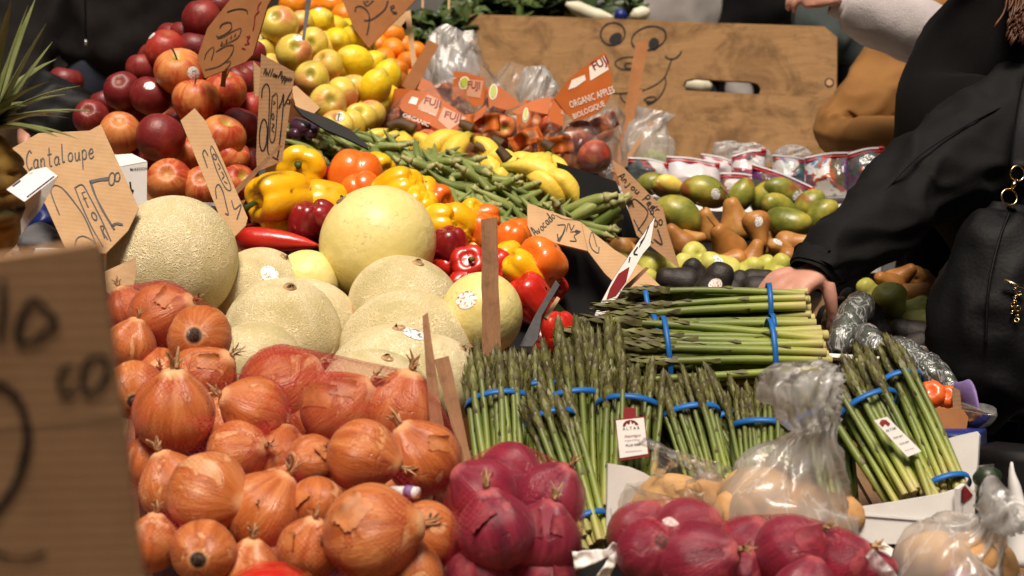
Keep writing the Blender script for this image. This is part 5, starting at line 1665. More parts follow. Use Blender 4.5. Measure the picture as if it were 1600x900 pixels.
apple(236, 151, 66, 'dark', (0.4, 0.8, 0.2), 0, st=(0.11, (0.12, 0.42)), label='dark apple with a round sticker under the stemmed striped apple')
apple(306, 158, 76, 'mix', (-0.05, 0.93, 0.35), -0.06, True, label='orange red striped apple with stem in the middle of the heap', v=2)
apple(352, 143, 68, 'mix', (0.1, 0.9, 0.3), -0.02, True, label='yellow and red apple behind the striped apple with a stem', v=0)
apple(373, 127, 54, 'dark', (0.4, 0.8, 0.4), 0.04, label='dark red apple under the lower corner of the brown sign')
apple(391, 84, 50, 'dark', (0.4, 0.8, 0.4), 0.10, label='dark red apple in the gap between the two tall signs')
apple(396, 118, 46, 'dark', None, 0.08, label='dark apple close behind the yellow pepper sign')
apple(142, 182, 56, 'dark', (0, -0.3, -0.9), 0.03, label='lone dark red apple at the heap edge nearest the pineapple')
apple(188, 207, 68, 'mix', (-0.1, -0.55, -0.8), -0.02, label='orange red apple with dark blossom end above the white carton', v=3)
apple(250, 216, 78, 'dark', (0.2, 0.6, -0.4), -0.05, label='large dark red apple above the white carton')
apple(348, 215, 72, 'mix', (0.3, 0.7, 0.4), -0.02, label='red and yellow apple just right of the small slanted sign', v=1)
apple(376, 196, 60, 'dark', (0.3, 0.8, 0.2), 0.02, label='dark apple beside the lower half of the yellow pepper sign')
apple(394, 172, 54, 'red', None, 0.07, label='red apple pressed against the edge of the yellow pepper sign')
apple(300, 240, 56, 'mix', (0.2, 0.8, 0.3), 0.05, label='yellowish apple peeping out behind the small slanted sign', v=0)
apple(362, 246, 58, 'mix', (0.5, 0.5, 0.5), 0.02, label='pinkish red apple right of the small sign, second row up', v=2)
apple(388, 252, 46, 'dark', None, 0.08, label='dark apple in shadow between two signs near the yellow peppers')
apple(264, 282, 73, 'mix', (-0.1, -0.25, -0.95), -0.02, label='red and yellow apple with open blossom end on the grey tray', v=1)
apple(316, 292, 66, 'mix', (-0.1, -0.4, -0.9), 0.0, label='red apple behind the small sign on the grey tray', v=3)
apple(371, 286, 58, 'mix', (0.4, 0.4, 0.6), 0.0, label='pale pink and red apple beside the yellow pepper with a stem', v=0)
apple(222, 245, 60, 'dark', None, 0.07, label='dark apple in shadow directly above the white carton')
apple(212, 178, 52, 'dark', None, 0.10, label='dark apple in the shadowed hollow above the orange red one')
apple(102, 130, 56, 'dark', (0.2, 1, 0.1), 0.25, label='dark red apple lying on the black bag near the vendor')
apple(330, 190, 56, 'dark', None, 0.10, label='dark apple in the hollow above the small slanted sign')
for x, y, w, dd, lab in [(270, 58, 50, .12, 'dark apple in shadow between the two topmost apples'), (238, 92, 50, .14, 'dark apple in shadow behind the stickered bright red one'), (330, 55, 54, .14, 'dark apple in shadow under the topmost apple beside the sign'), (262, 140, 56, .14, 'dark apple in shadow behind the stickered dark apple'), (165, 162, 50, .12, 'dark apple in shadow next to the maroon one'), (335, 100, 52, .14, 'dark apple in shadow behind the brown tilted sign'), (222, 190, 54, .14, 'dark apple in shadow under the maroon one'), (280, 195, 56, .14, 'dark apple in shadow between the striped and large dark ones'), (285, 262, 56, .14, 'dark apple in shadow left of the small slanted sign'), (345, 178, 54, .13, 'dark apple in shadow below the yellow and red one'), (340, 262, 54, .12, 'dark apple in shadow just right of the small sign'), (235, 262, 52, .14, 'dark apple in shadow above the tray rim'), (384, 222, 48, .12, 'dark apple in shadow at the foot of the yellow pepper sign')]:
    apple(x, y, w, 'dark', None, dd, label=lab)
S_main = [s for s in S_ap if s[1] > 110]
riser('display_stand', [S_main], 'card_brown', 'brown cardboard stand sloping up under the red apples', 'stand', 0.9, 0.1)

# black bag with a knot near the vendor
bg = ringbody('black_bag', [(100, 215, 3.42, 60, 0.10), (100, 195, 3.42, 72, 0.11), (102, 165, 3.42, 70, 0.10), (104, 142, 3.42, 52, 0.07), (110, 128, 3.42, 38, 0.04)], 'card_black', None, 48, 0.02, 12, 3)
tag(bg, 'crumpled black plastic bag between the pineapple and the apples', 'bag')

# ------------------------------------------------------------------ yellow apples, lemons, oranges
S_ya, S_le, S_or = [], [], []
dY = lambda y: 3.32 + (215 - y) * 0.0016
for i, (x, y, w, ax, dd) in enumerate([(436, 38, 61, (0.1, -0.35, -0.9), -0.05), (459, 81, 58, (-0.2, -0.25, -0.9), -0.06), (408, 76, 50, (0, .8, .4), 0.02), (487, 122, 56, (-0.05, -0.1, -1), -0.05), (512, 161, 60, (-0.3, -0.05, -0.9), -0.06),
        (488, 68, 52, None, 0.04), (508, 72, 46, None, 0.10), (512, 103, 52, None, 0.04), (527, 107, 48, None, 0.10), (536, 146, 54, None, 0.03), (552, 140, 50, None, 0.10), (526, 198, 54, (.2, .5, .6), -0.02), (546, 196, 52, None, 0.02), (563, 186, 52, None, 0.06), (579, 180, 48, None, 0.10), (470, 38, 44, None, 0.10), (420, 108, 50, None, 0.06), (508, 212, 46, None, 0.05), (462, 120, 48, None, 0.09)]):
    put('yellow_apple', 'yellow_apple', x, y, w, dY(y) + dd, ax, stem='apple' if i in (11,) else None, store=S_ya, cat='apple', group='yellow apples with pink blush', sticker=(0.12, (0.35, 0.75)) if i in (1, 11) else None)
number(S_ya, 'yellow apple with pink blush, {} from the top of the yellow apples')
dL = lambda y: 3.52 + (165 - y) * 0.0018
for x, y, w, ax, dd in [(497, 36, 46, (.6, .3, .5), 0), (518, 46, 44, (.8, .2, .3), 0.05), (526, 66, 46, (0.1, -.1, 1), -0.04), (550, 62, 42, (.3, .5, .6), 0.04), (565, 68, 40, None, 0.09), (556, 97, 52, (-.7, .35, .6), -0.05), (581, 100, 40, None, 0.05), (586, 137, 50, (.45, .8, .3), -0.05), (604, 121, 46, (.3, .8, .2), 0.03), (608, 154, 42, None, 0.05), (582, 167, 44, (.8, .2, .3), 0.02), (548, 118, 42, None, 0.04), (500, 55, 40, None, 0.08), (537, 50, 38, None, 0.10)]:
    put('lemon', 'lemon', x, y, w, dL(y) + dd, ax, store=S_le, cat='lemon', group='lemons', sticker=(0.12, (0.1, 0.8)) if (x, y) == (497, 36) else None)
number(S_le, 'yellow lemon, {} from the top of the lemon heap')
dO = lambda y: 3.86 + (130 - y) * 0.0022
for x, y, w, dd in [(457, 8, 44, -.25), (517, 8, 44, -.1), (538, 27, 46, -.12), (480, 12, 40, -.1), (498, 2, 40, 0), (556, 48, 36, 0), (592, 72, 36, 0), (613, 55, 40, 0), (614, 77, 38, -.06), (600, 92, 36, -.06), (636, 97, 34, -.04), (651, 80, 32, 0.05), (625, 128, 34, -.04), (622, 108, 34, -.05), (640, 122, 30, 0), (604, 108, 32, 0), (585, 88, 32, 0.05), (575, 55, 34, 0.05), (632, 72, 34, 0.05), (655, 104, 28, 0.08), (612, 140, 32, 0)]:
    put('orange', 'orange', x, y, w, dO(y) + dd, None, store=S_or, cat='orange', group='oranges', sticker=(0.14, (0.1, 0.5)) if (x, y) == (517, 8) else None)
number(S_or, 'small orange citrus, {} from the top of the orange heap')
riser('display_stand', [S_ya, S_le], 'card_brown', 'brown cardboard stand sloping up under the yellow apples and lemons', 'stand', 1.0, 0.0)
riser('display_stand', [[s for s in S_or if s[1] > 560]], 'card_brown', 'brown cardboard stand sloping up under the small oranges', 'stand', 1.0, 0.0)
plate('bin_panel', [(458, 163), (470, 170), (512, 184), (548, 202), (574, 226), (576, 233), (548, 219), (508, 202), (472, 180)], Plane(515, 198, 3.14, (0.1, 0.5, 1)), 0.006, 'card_black', 'curved black crate edge between the yellow apples and the okra', 'crate')
plate('bin_panel', [(455, 135), (463, 134), (500, 168), (490, 178), (462, 166)], Plane(478, 155, 3.20, (-0.2, 0.6, 1)), 0.005, 'card_pale', 'pale cardboard flap under the yellow apples', 'card')
for x, y, w in [(470, 198, 34), (486, 205, 30), (460, 212, 30)]:
    put('plum', 'eggplant', x, y, w, 3.18, None, cat='plum', group='purple plums beside the okra', label='dusky purple plum beside the okra and black crate edge')

# ------------------------------------------------------------------ peppers
S_pe = []
dP = lambda y: 3.0 - (y - 262) * 0.0011
def pepper(x, y, w, k, axis, label, dd=0, stem=False, sc=(1, 1, 1), v=None, spin=None):
    return put('bell_pepper', 'pepper_' + k, x, y, w, dP(y) + dd, axis, stem='pepper' if stem else None, store=S_pe, cat='pepper', group='bell peppers', label=label, sc=sc, variant=v, spin=spin)
pepper(471, 266, 80, 'yellow', (-0.05, -0.05, 1), 'yellow bell pepper with green stem facing out, uppermost of the yellow peppers', 0.02, True, (1, 1, .8), 0)
pepper(438, 308, 92, 'yellow', (-0.75, -0.1, 0.72), 'big yellow bell pepper with its stem turned towards the pepper sign', -0.06, True, (0.92, 0.92, 1.15), 1)
pepper(510, 318, 72, 'yellow', (-0.9, 0.1, 0.2), 'yellow bell pepper lying on its side above the dark red peppers', 0.0, False, (1, 1, 1.1), 2)
pepper(440, 346, 78, 'yellow', (-0.6, -0.3, 0.3), 'yellow orange pepper low beside the small slanted sign', 0.0, False, (1, 1, 1.1), 3)
pepper(556, 273, 90, 'orange', (-0.2, -1, -0.25), 'large orange bell pepper, lobed end up, next to the okra', 0.05, False, (1.02, 1.02, .85), 0)
pepper(565, 300, 70, 'orange', (0.3, -0.9, -0.2), 'orange bell pepper below the large lobed orange one', 0.0, False, (1, 1, .9), 1)
pepper(622, 303, 82, 'yellow', (-0.65, -0.5, -0.55), 'yellow bell pepper with lobed end behind the honeydew melon', -0.02, False, (1, 1, 1.1), 0)
pepper(650, 325, 66, 'yellow', (-0.5, -0.6, -0.5), 'yellow bell pepper tucked behind the honeydew shoulder', -0.03, False, (1, 1, 1.05), 2)
pepper(683, 350, 66, 'yellow', (-0.8, -0.1, -0.4), 'pale yellow pepper just above the dark red pepper', -0.02, False, (1, 1, 1.1), 1)
pepper(712, 348, 66, 'yellow', (0.5, -0.4, -0.5), 'pale yellow pepper left of the upright wooden slat', 0.0, False, (1, 1, 1.0), 3)
pepper(680, 312, 52, 'orange', None, 'orange pepper peeping out between the okra and yellow peppers', 0.08)
pepper(750, 362, 60, 'orange', (0.3, -.8, -.2), 'orange pepper behind the top of the wooden slat', 0.03)
pepper(478, 347, 56, 'dark', (-0.1, -0.9, -0.3), 'dark red pepper under the yellow ones beside the honeydew', -0.05, False, (1, 1, 1.15), 0)
pepper(508, 348, 62, 'dark', (0.45, -0.5, -0.4), 'dark red pepper touching the left edge of the honeydew', -0.04, False, (1, 1, 1.25), 1)
pepper(703, 382, 58, 'dark', (0.1, -0.9, -0.3), 'dark red pepper right of the honeydew, lobes upward', -0.03, False, (1, 1, 1.0), 2)
pepper(733, 414, 62, 'red', (-0.05, 0.35, 0.9), 'red pepper showing its stem beside the wooden slat', -0.02, True, (1, 1, .8), 0)
pepper(698, 420, 52, 'red', (0.4, .5, .4), 'red pepper squeezed between honeydew and the stemmed red one', 0.02, False, (1, 1, 1), 1)
pepper(800, 376, 60, 'orange', (-.2, -.8, -.2), 'orange pepper right of the wooden slat', 0.04, False, (1, 1, 1), 2)
pepper(741, 388, 46, 'yellow', None, 'narrow yellow pepper left of the wooden slat', 0.06)
pepper(812, 364, 50, 'orange', None, 'small orange pepper below the avocado sign corner', 0.06)
pepper(846, 412, 80, 'orange', (-0.62, 0.22, 0.75), 'big orange bell pepper with long green stem under the avocado sign', -0.05, True, (1, 1, 1), 1)
pepper(820, 424, 56, 'yellow', (-0.6, 0.5, 0.3), 'yellow pepper wedged below the big orange pepper', -0.06, False, (1, 1, 1.3), 2)
pepper(792, 402, 50, 'yellow', None, 'yellow pepper behind the wooden slat and red peppers', 0.02)
pepper(778, 415, 52, 'red', (0.2, -.8, -.3), 'red pepper behind the wooden slat', 0.0, False, (1, 1, 1), 2)
pepper(830, 468, 70, 'red', (-0.5, 0.6, 0.2), 'shiny red pepper right of the yellow melon', -0.04, False, (1, 1, 1.15), 0)
pepper(796, 445, 52, 'red', None, 'red pepper between the wooden slat and shiny red one', 0.0, False, (1, 1, 1), 1)
pepper(874, 518, 58, 'red', (0.2, -0.8, -0.3), 'red pepper standing against the asparagus tips', -0.06, False, (1, 1, 1.1), 2)
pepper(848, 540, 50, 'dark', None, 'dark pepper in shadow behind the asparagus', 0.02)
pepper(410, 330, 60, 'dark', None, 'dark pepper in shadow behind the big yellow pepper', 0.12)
pepper(760, 340, 46, 'orange', None, 'orange pepper under the okra edge near the slat', 0.08)
lp = put('long_red_pepper', 'long_pepper', 372, 374, 130, dP(378) - 0.04, (1, -0.12, 0.1), store=S_pe, cat='pepper', group='bell peppers', label='long pointed red pepper lying behind the cantaloupes', sc=(.95, .95, 1.02), spin=1.0)
put('long_red_pepper', 'long_pepper_dark', 470, 372, 90, dP(378) + 0.02, (-1, 0.2, 0.0), store=None, cat='pepper', group='bell peppers', label='darker long pepper behind the long red one', spin=2.0)
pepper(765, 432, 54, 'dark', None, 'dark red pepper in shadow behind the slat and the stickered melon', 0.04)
pepper(724, 445, 52, 'red', None, 'red pepper low beside the stickered yellow melon', 0.0, False, (1, 1, 1.1), 0)
pepper(660, 300, 48, 'yellow', None, 'small yellow pepper between the okra and the lobed one', 0.06)
pepper(590, 262, 50, 'yellow', None, 'yellow pepper in shadow beside the large orange one', 0.10)
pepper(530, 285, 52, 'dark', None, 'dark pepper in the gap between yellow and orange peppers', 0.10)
pepper(862, 448, 50, 'red', None, 'red pepper below the big orange one beside the grey card', 0.04)
pepper(735, 335, 46, 'yellow', None, 'small yellow pepper under the okra near the slat top', 0.07)
riser('produce_bin', [S_pe], 'crate_black', 'black bin sloping under the bell peppers', 'bin', 1.0, 0.1)

# ------------------------------------------------------------------ okra
poly = [(452, 208), (500, 206), (560, 214), (620, 226), (680, 238), (740, 258), (790, 285), (850, 318), (900, 330), (940, 340), (936, 362), (890, 352), (840, 350), (790, 352), (745, 340), (700, 318), (660, 296), (620, 272), (570, 252), (510, 240), (470, 236)]
def inside(x, y, pg):
    c = False
    for i in range(len(pg)):
        (x1, y1), (x2, y2) = pg[i], pg[i - 1]
        if (y1 > y) != (y2 > y) and x < (x2 - x1) * (y - y1) / (y2 - y1) + x1: c = not c
    return c
S_ok = []
dK = lambda x, y: 3.22 - (y - 215) * 0.0012
ok_pts = []
tries = 0
while len(ok_pts) < 190 and tries < 9000:
    tries += 1
    x, y = rnd.uniform(450, 945), rnd.uniform(200, 365)
    if inside(x, y, poly) and all((x - a) ** 2 + ((y - b) * 1.4) ** 2 > 10.6 ** 2 for a, b in ok_pts): ok_pts.append((x, y))
for i, (x, y) in enumerate(ok_pts):
    o_me, c_me = OKRA[rnd.randrange(5)]
    o = obj('okra_pod', o_me)
    w = rnd.uniform(52, 84)
    d = dK(x, y) + rnd.uniform(-0.035, 0.03)
    o.location = P(x, y, d)
    a = rnd.choice([(1, 0.15, 0.2), (0.8, -0.55, 0.3), (-0.9, 0.45, 0.4), (-0.7, -0.5, 0.5), (0.2, -0.6, 0.8), (1, -0.35, 0.1)])
    o.rotation_mode = 'QUATERNION'
    o.rotation_quaternion = quat(cdir(a[0] + rnd.uniform(-.35, .35), a[1] + rnd.uniform(-.3, .3), a[2] + rnd.uniform(-.3, .2)), rnd.uniform(0, 6.28))
    s = w * d / F
    o.scale = (s * rnd.uniform(0.8, 1.05),) * 2 + (s,)
    o['_r'] = 0.012
    obj('cap', c_me, o)
    zl, zg = next((l, g) for lim, l, g in ((540, 'green okra pod in the heap end beside the plums and black crate edge', 'okra pods beside the plums'), (640, 'green okra pod in the heap behind the large orange pepper', 'okra pods behind the orange pepper'), (740, 'green okra pod in the heap between yellow peppers and pale stemmed bananas', 'okra pods between peppers and bananas'), (840, 'green okra pod in the heap below the long yellow bananas', 'okra pods below the long bananas'), (9999, 'green okra pod in the heap above the avocado sign', 'okra pods above the avocado sign')) if x < lim)
    tag(o, zl, 'okra', zg)
    S_ok.append((o, x, y))
riser('produce_bin', [S_ok], 'leaf_dark', 'dark green lined bin under the okra pods', 'bin', 0.9, -0.4)
for k, (x, y) in enumerate([(905, 322), (915, 332), (925, 328), (898, 340), (935, 345)]):
    o_me, c_me = OKRA[k]
    o = obj('okra_pod', o_me); d = 3.04
    o.location = P(x, y, d); o.rotation_mode = 'QUATERNION'; o.rotation_quaternion = quat(cdir(1, 0.3 + 0.1 * k, 0.3), k)
    s = 95 * d / F; o.scale = (s, s, s); obj('cap', c_me, o)
    tag(o, 'pale green okra pod at the crate end of the okra heap', 'okra', 'okra pods at the crate end')

# ------------------------------------------------------------------ bananas
def banana_bunch(label, fingers, stem, d, ext=True):
    root = empty('banana_bunch', P(stem[-1][0], stem[-1][1] + 12, d), label, 'banana', 'banana bunches')
    L = root.location
    for (x0, y0, x1, y1, dd, bulge, w) in fingers:
        if ext: x1, y1 = x1 + (x1 - x0) * 0.55, y1 + 34
        a, b = P(x0, y0, d + dd), P(x1, y1, d + dd - 0.02)
        ax = (a - b).normalized(); ln = (a - b).length
        o = obj('banana', BANK['banana'][rnd.randrange(4)], root)
        up = cdir(*bulge); xx = (up - ax * up.dot(ax)).normalized(); yy = ax.cross(xx)
        R = Matrix((xx, yy, ax)).transposed()
        o.rotation_mode = 'QUATERNION'; o.rotation_quaternion = R.to_quaternion()
        wk = w * 1.25 * d / F / 0.205
        o.location = (a + b) / 2 - L - xx * 0.0; o.scale = (max(wk, ln * 0.55), wk, ln)
    pts = [tuple(P(x, y, d)) for x, y in stem]
    sp = smooth_path(pts, 4)
    wpart('stem', *tube(sp, [0.011 + 0.006 * (i / len(sp)) for i in range(len(sp))], 9, flat=0.7), M['banana_stem'], root)
banana_bunch('banana bunch with dark stem nearest the lemons', [(612, 196, 578, 236, 0.02, (-1, .2, .2), 24), (622, 198, 606, 238, 0, (-.3, .2, 1), 23), (632, 200, 628, 240, -0.01, (0.3, .2, 1), 23), (640, 200, 655, 238, 0.01, (1, .2, .3), 23)], [(606, 198), (618, 193), (632, 194), (648, 202)], 3.34)
banana_bunch('banana bunch with pale stem in front of the orange labelled bags', [(724, 200, 682, 244, 0, (-.8, .4, .4), 30), (732, 202, 705, 250, -0.02, (-.2, .3, 1), 28), (738, 206, 752, 250, 0.02, (.8, .3, .3), 25)], [(718, 192), (728, 196), (738, 202)], 3.30)
banana_bunch('greenish banana bunch at the end of the okra', [(752, 232, 800, 262, 0, (.4, .8, .3), 24), (750, 236, 775, 272, 0, (.1, .4, 1), 23), (744, 238, 745, 270, 0.01, (-.5, .3, .8), 22)], [(742, 226), (752, 230), (762, 236)], 3.30)
banana_bunch('bananas with long yellow fingers pointing towards the black crate', [(790, 248, 902, 322, -0.05, (.5, .8, .4), 30), (800, 268, 876, 312, 0.0, (.4, .8, .3), 27), (792, 255, 800, 300, -0.02, (-.9, .2, .3), 30), (812, 300, 862, 330, 0.01, (.3, .5, .6), 24)], [(778, 232), (786, 240), (794, 250)], 3.22, False)
banana_bunch('upright hand of bananas next to the black crate', [(852, 232, 826, 282, 0, (-.9, .2, .4), 27), (856, 232, 846, 290, -0.02, (-.2, .2, 1), 26), (862, 234, 868, 288, 0, (.8, .2, .5), 24), (842, 236, 812, 268, 0.02, (-.7, .6, .2), 26)], [(846, 222), (854, 226), (862, 232)], 3.30)
banana_bunch('banana bunch with two long fingers lying over the okra end', [(830, 270, 912, 318, -0.02, (.4, .8, .3), 26), (818, 262, 890, 330, -0.01, (.1, .5, .8), 27)], [(806, 252), (816, 256), (826, 264)], 3.17, False)
banana_bunch('small greenish banana bunch between okra and the bagged apples', [(772, 226, 762, 262, 0, (-.5, .3, .8), 24), (780, 226, 790, 264, 0, (.5, .3, .8), 24)], [(768, 216), (776, 220), (784, 226)], 3.36)
for x, y, w in [(668, 222, 40), (688, 224, 44), (650, 228, 30)]:
    put('red_apple', 'red_apple_mix', x, y, w, 3.42, None, cat='apple', group='loose apples among the bananas', label='orange pink apple lying between the banana bunches')
S_tmp = []
for x, y in [(600, 240), (690, 245), (760, 270), (830, 300), (880, 310), (660, 235)]:
    e_ = bpy.data.objects.new('x', None); e_.location = P(x, y + 8, 3.33); e_['_r'] = 0.03; S_tmp.append((e_, x, y))
riser('produce_bin', [S_tmp], 'leaf_dark', 'dark green lined bin under the bananas', 'bin', 1.6, -0.2, lift=-0.03)

# ------------------------------------------------------------------ melons
S_me = []
SCAR = mesh('stem_scar', *tube([(0, 0, -0.01), (0, 0, 0.006), (0.004, 0, 0.010), (0.006, 0, 0.004)], [0.060, 0.054, 0.034, 0.016], 14), M['dry_skin'])
dM = lambda y: 2.74 - (y - 380) * 0.00155
def melon(x, y, w, label, kind='cantaloupe', dd=0, sc=(1, 1, 1), axis=None, st=None):
    o = put(kind if kind != 'honeydew' else 'honeydew_melon', kind, x, y, w, dM(y) + dd, axis, store=S_me, cat='melon', group='melons', label=label, sc=sc, sticker=st)
    s_ = obj('stem_scar', SCAR, o); s_.location = (0, 0, surf(o.data, (0, 0, 1))[0].z - 0.004)
    return o
melon(270, 408, 206, 'large netted cantaloupe, highest and closest to the cardboard cantaloupe sign', dd=-0.06, sc=(1, 1, 1.0), axis=(-.5, .6, .5))
melon(590, 380, 186, 'smooth pale yellow honeydew melon with a tan scar', 'honeydew', 0.02, (1, 1, .94), (-0.5, .7, .3))
melon(410, 460, 150, 'cantaloupe with a white oval sticker behind the others', dd=0.10, axis=(.5, .8, .3), st=(0.085, (0.28, 0.42), 'sticker_colour'))
melon(480, 440, 100, 'small pale yellow melon behind the stickered cantaloupe', 'honeydew', 0.08)
melon(440, 530, 184, 'pale cantaloupe in the centre row just above the onions', dd=0.02, sc=(1, 1.04, 1.1), axis=(.2, .7, .5))
melon(472, 520, 170, 'cantaloupe behind and right of the pale centre one', dd=0.12, sc=(1, 1, 1.12), axis=(.8, .3, .2))
melon(400, 575, 150, 'low cantaloupe half hidden by the yellow onions', dd=-0.02)
melon(632, 480, 180, 'netted cantaloupe directly in front of the honeydew', dd=0.08, sc=(1, 1, .9), axis=(.3, .8, .4))
melon(634, 552, 214, 'wide tan cantaloupe in the middle of the row by the slat', dd=0.06, axis=(.9, .1, .3), sc=(.92, .92, 1.04))
melon(618, 600, 214, 'cantaloupe with a white sticker on top', dd=-0.02, axis=(.1, .9, .3), sc=(1, 1, .9), st=(0.075, (0.30, 0.86)))
melon(585, 632, 190, 'lowest cantaloupe resting against the yellow onions', dd=-0.08, axis=(.2, .8, .4), sc=(1, 1, .92))
melon(672, 600, 150, 'cantaloupe behind the splintered slat', dd=-0.02, axis=(.6, .7, .3), sc=(1, 1, 1.1))
melon(752, 492, 128, 'yellow melon with a red sticker behind the wooden slat', 'honeydew', -0.02, (1, 1, 1.05), (.2, .8, .4), (0.11, (-0.35, 0.35), 'sticker_colour'))
melon(195, 440, 90, 'cantaloupe partly hidden by the blurred sign', dd=0.05)
riser('produce_bin', [S_me], 'card_brown', 'brown cardboard bin under the melons', 'bin', 1.0, 0.0)
gp = Plane(200, 440, 2.42, (0.2, 0.3, 1))
plate('card_scrap', [(164, 424), (212, 402), (214, 420), (204, 470), (182, 474), (166, 455)], gp, 0.004, 'dry_skin', 'torn tan flap in front of the largest cantaloupe', 'card')

# ------------------------------------------------------------------ brown onions
S_on = []
dN = lambda y: 2.24 - (y - 480) * 0.00115
def onion(x, y, w, axis, label, dd=0, flake=0, tuft=True, red=False, sc=(1, 1, 1), d=None, v=None, grp=None):
    o = put('red_onion' if red else 'yellow_onion', 'red_onion' if red else 'onion', x, y, w * (1.04 if red else 1.10), (d if d else dN(y)) + dd, axis, store=grp if grp is not None else S_on, cat='onion', group='red onions in nets' if red else 'yellow onions in nets', label=label, sc=sc, variant=v)
    if tuft:
        t_ = obj('neck', TUFT[rnd.randrange(3)], o); t_.location = (0, 0, 0.58)
    r_ = obj('root', ROOTS[rnd.randrange(2)], o); r_.location = (0, 0, -0.50 if not red else -0.48)
    inv = o.rotation_quaternion.to_matrix().inverted()
    for j in range(flake):
        a = rnd.uniform(0, 6.28)
        dd_ = inv @ cdir(0.6 * math.cos(a), 0.6 * math.sin(a), 0.75)
        add_flake(o, dd_, rnd.uniform(0.13, 0.23), 'red_flake' if red else 'onion_flake', rnd.randrange(999))
    return o
G1, G2, G3 = [], [], []
for args in [
    (G1, 252, 494, 96, (0.8, 0.35, 0.2), 'onion at the top of the heap under the rosy net', 0, 1),
    (G1, 312, 527, 92, (0, -0.05, -1), 'pale onion with a dark root end facing out', -0.03, 0),
    (G1, 204, 540, 74, (0.2, 0.9, 0.1), 'onion half hidden by the blurred sign, upper one', 0, 1),
    (G1, 200, 486, 66, (-0.3, 0.8, 0.1), 'onion peeping out at the sign edge near the melon flap', 0.03, 0),
    (G1, 316, 592, 98, (0.6, 0.5, 0.1), 'onion directly under the pale root end onion', 0.02, 1),
    (G1, 210, 608, 84, (-0.2, 0.3, -0.8), 'pale onion with dark root beside the blurred sign', -0.02, 0),
    (G1, 246, 588, 84, (0.2, 0.3, 0.9), 'onion with ragged torn skin above the biggest upper onion', 0.06, 2),
    (G2, 272, 646, 120, (0.1, 0.93, 0.3), 'large smooth onion with its tip upward near the sign', -0.04, 0),
    (G2, 398, 640, 98, (-0.75, 0.4, 0.4), 'onion with dirty papery top left of the netted bag', -0.02, 2),
    (G2, 372, 706, 92, (0.75, 0.2, 0.5), 'onion with dark neck below the dirty papery one', 0.02, 1),
    (G2, 440, 716, 88, (0.1, 0.7, -0.2), 'shadowed onion between the two onion bags', 0.05, 0),
    (G2, 325, 772, 120, (0.85, -0.2, 0.45), 'big onion with a pale split at its side', -0.06, 0),
    (G2, 270, 762, 100, (-0.3, 0.8, 0.1), 'onion tucked behind the big split one', 0.03, 0),
    (G2, 410, 800, 116, (0.5, 0.7, 0.0), 'round onion right of the big split one', -0.02, 0),
    (G2, 318, 862, 94, (0, 0.1, -1), 'onion with its root end facing out near the bottom edge', -0.02, 0),
    (G2, 238, 850, 82, (0.1, 0.9, 0.1), 'papery onion at the bottom beside the blurred sign', 0, 2),
    (G3, 440, 606, 118, (0.8, 0.5, 0.1), 'onion under taut pink net at the back of the bag', 0.04, 0),
    (G3, 530, 640, 112, (0.75, 0.6, 0.2), 'orange onion with a peeled patch inside the bag', 0.0, 2),
    (G3, 625, 645, 116, (0.2, 0.8, 0.2), 'onion under the net beside the brown splinter', 0.02, 0),
    (G3, 567, 712, 104, (0.92, -0.28, 0.25), 'smooth onion in the middle of the netted bag', -0.08, 0),
    (G3, 662, 716, 110, (-0.5, 0.75, 0.3), 'onion with dirty marks and a long dry neck', -0.04, 1),
    (G3, 488, 720, 76, (0.75, -0.1, -0.65), 'small onion with dark root and torn skin', -0.03, 1),
    (G3, 495, 790, 84, (0.0, -0.9, 0.4), 'small pale onion with its neck hanging down', -0.02, 1),
    (G3, 580, 832, 140, (0.95, 0.15, 0.2), 'largest onion at the bottom of the netted bag', -0.08, 1),
    (G3, 662, 838, 104, (-0.85, 0.5, 0.1), 'onion right of the largest one beside the red onions', 0.0, 1),
    (G3, 482, 858, 90, (0.2, 0.8, 0.3), 'onion in torn papery skin at the bottom edge', -0.02, 2),
    (G3, 468, 660, 90, (0.2, 0.8, 0.0), 'shadowed onion deep behind the small torn one', 0.10, 0),
    (G3, 640, 900, 100, (0.1, 0.9, 0.2), 'onion cut by the bottom edge beside the red onions', 0.02, 0),
    (G2, 338, 668, 84, (0.3, 0.8, 0.1), 'shadowed onion in the gap right of the large tip-up onion', 0.08, 0),
    (G2, 350, 740, 80, (-0.4, 0.7, 0.1), 'shadowed onion in the gap above the round one', 0.09, 0),
    (G2, 236, 722, 80, (0.2, 0.9, 0.1), 'shadowed onion beside the blurred sign below the large tip-up one', 0.07, 0),
    (G2, 368, 850, 80, (0.6, 0.5, 0.1), 'shadowed onion in the gap right of the root end near the bottom', 0.07, 0),
    (G3, 440, 770, 84, (0.3, 0.8, 0.1), 'shadowed onion between the round one and the small pale one', 0.09, 0),
    (G3, 535, 768, 84, (-0.6, 0.6, 0.1), 'shadowed onion in the gap above the largest onion', 0.09, 0),
    (G3, 612, 770, 80, (0.3, 0.8, 0.1), 'shadowed onion behind the small plastic clip', 0.10, 0),
    (G3, 515, 690, 80, (0.1, 0.9, 0.1), 'shadowed onion behind the smooth middle one', 0.10, 0),
    (G3, 610, 690, 80, (0.6, 0.6, 0.1), 'shadowed onion between the smooth and the dirty ones', 0.10, 0),
    (G3, 420, 870, 84, (0.1, 0.9, 0.1), 'shadowed onion above the bright red net at the bottom', 0.06, 0),
    (G1, 280, 555, 76, (0.1, 0.9, 0.1), 'shadowed onion behind the pale root end onion', 0.09, 0),
    (G2, 390, 900, 100, (0.1, 0.9, 0.2), 'onion at the very bottom behind the bright red net', 0.05, 0)]:
    g = args[0]
    o = onion(*args[1:6], dd=args[6], flake=args[7], grp=g)
    S_on.append((o, args[1], args[2]))
riser('produce_bin', [S_on], 'crate_black', 'black bin under the yellow onions', 'bin', 0.95, 0.0)

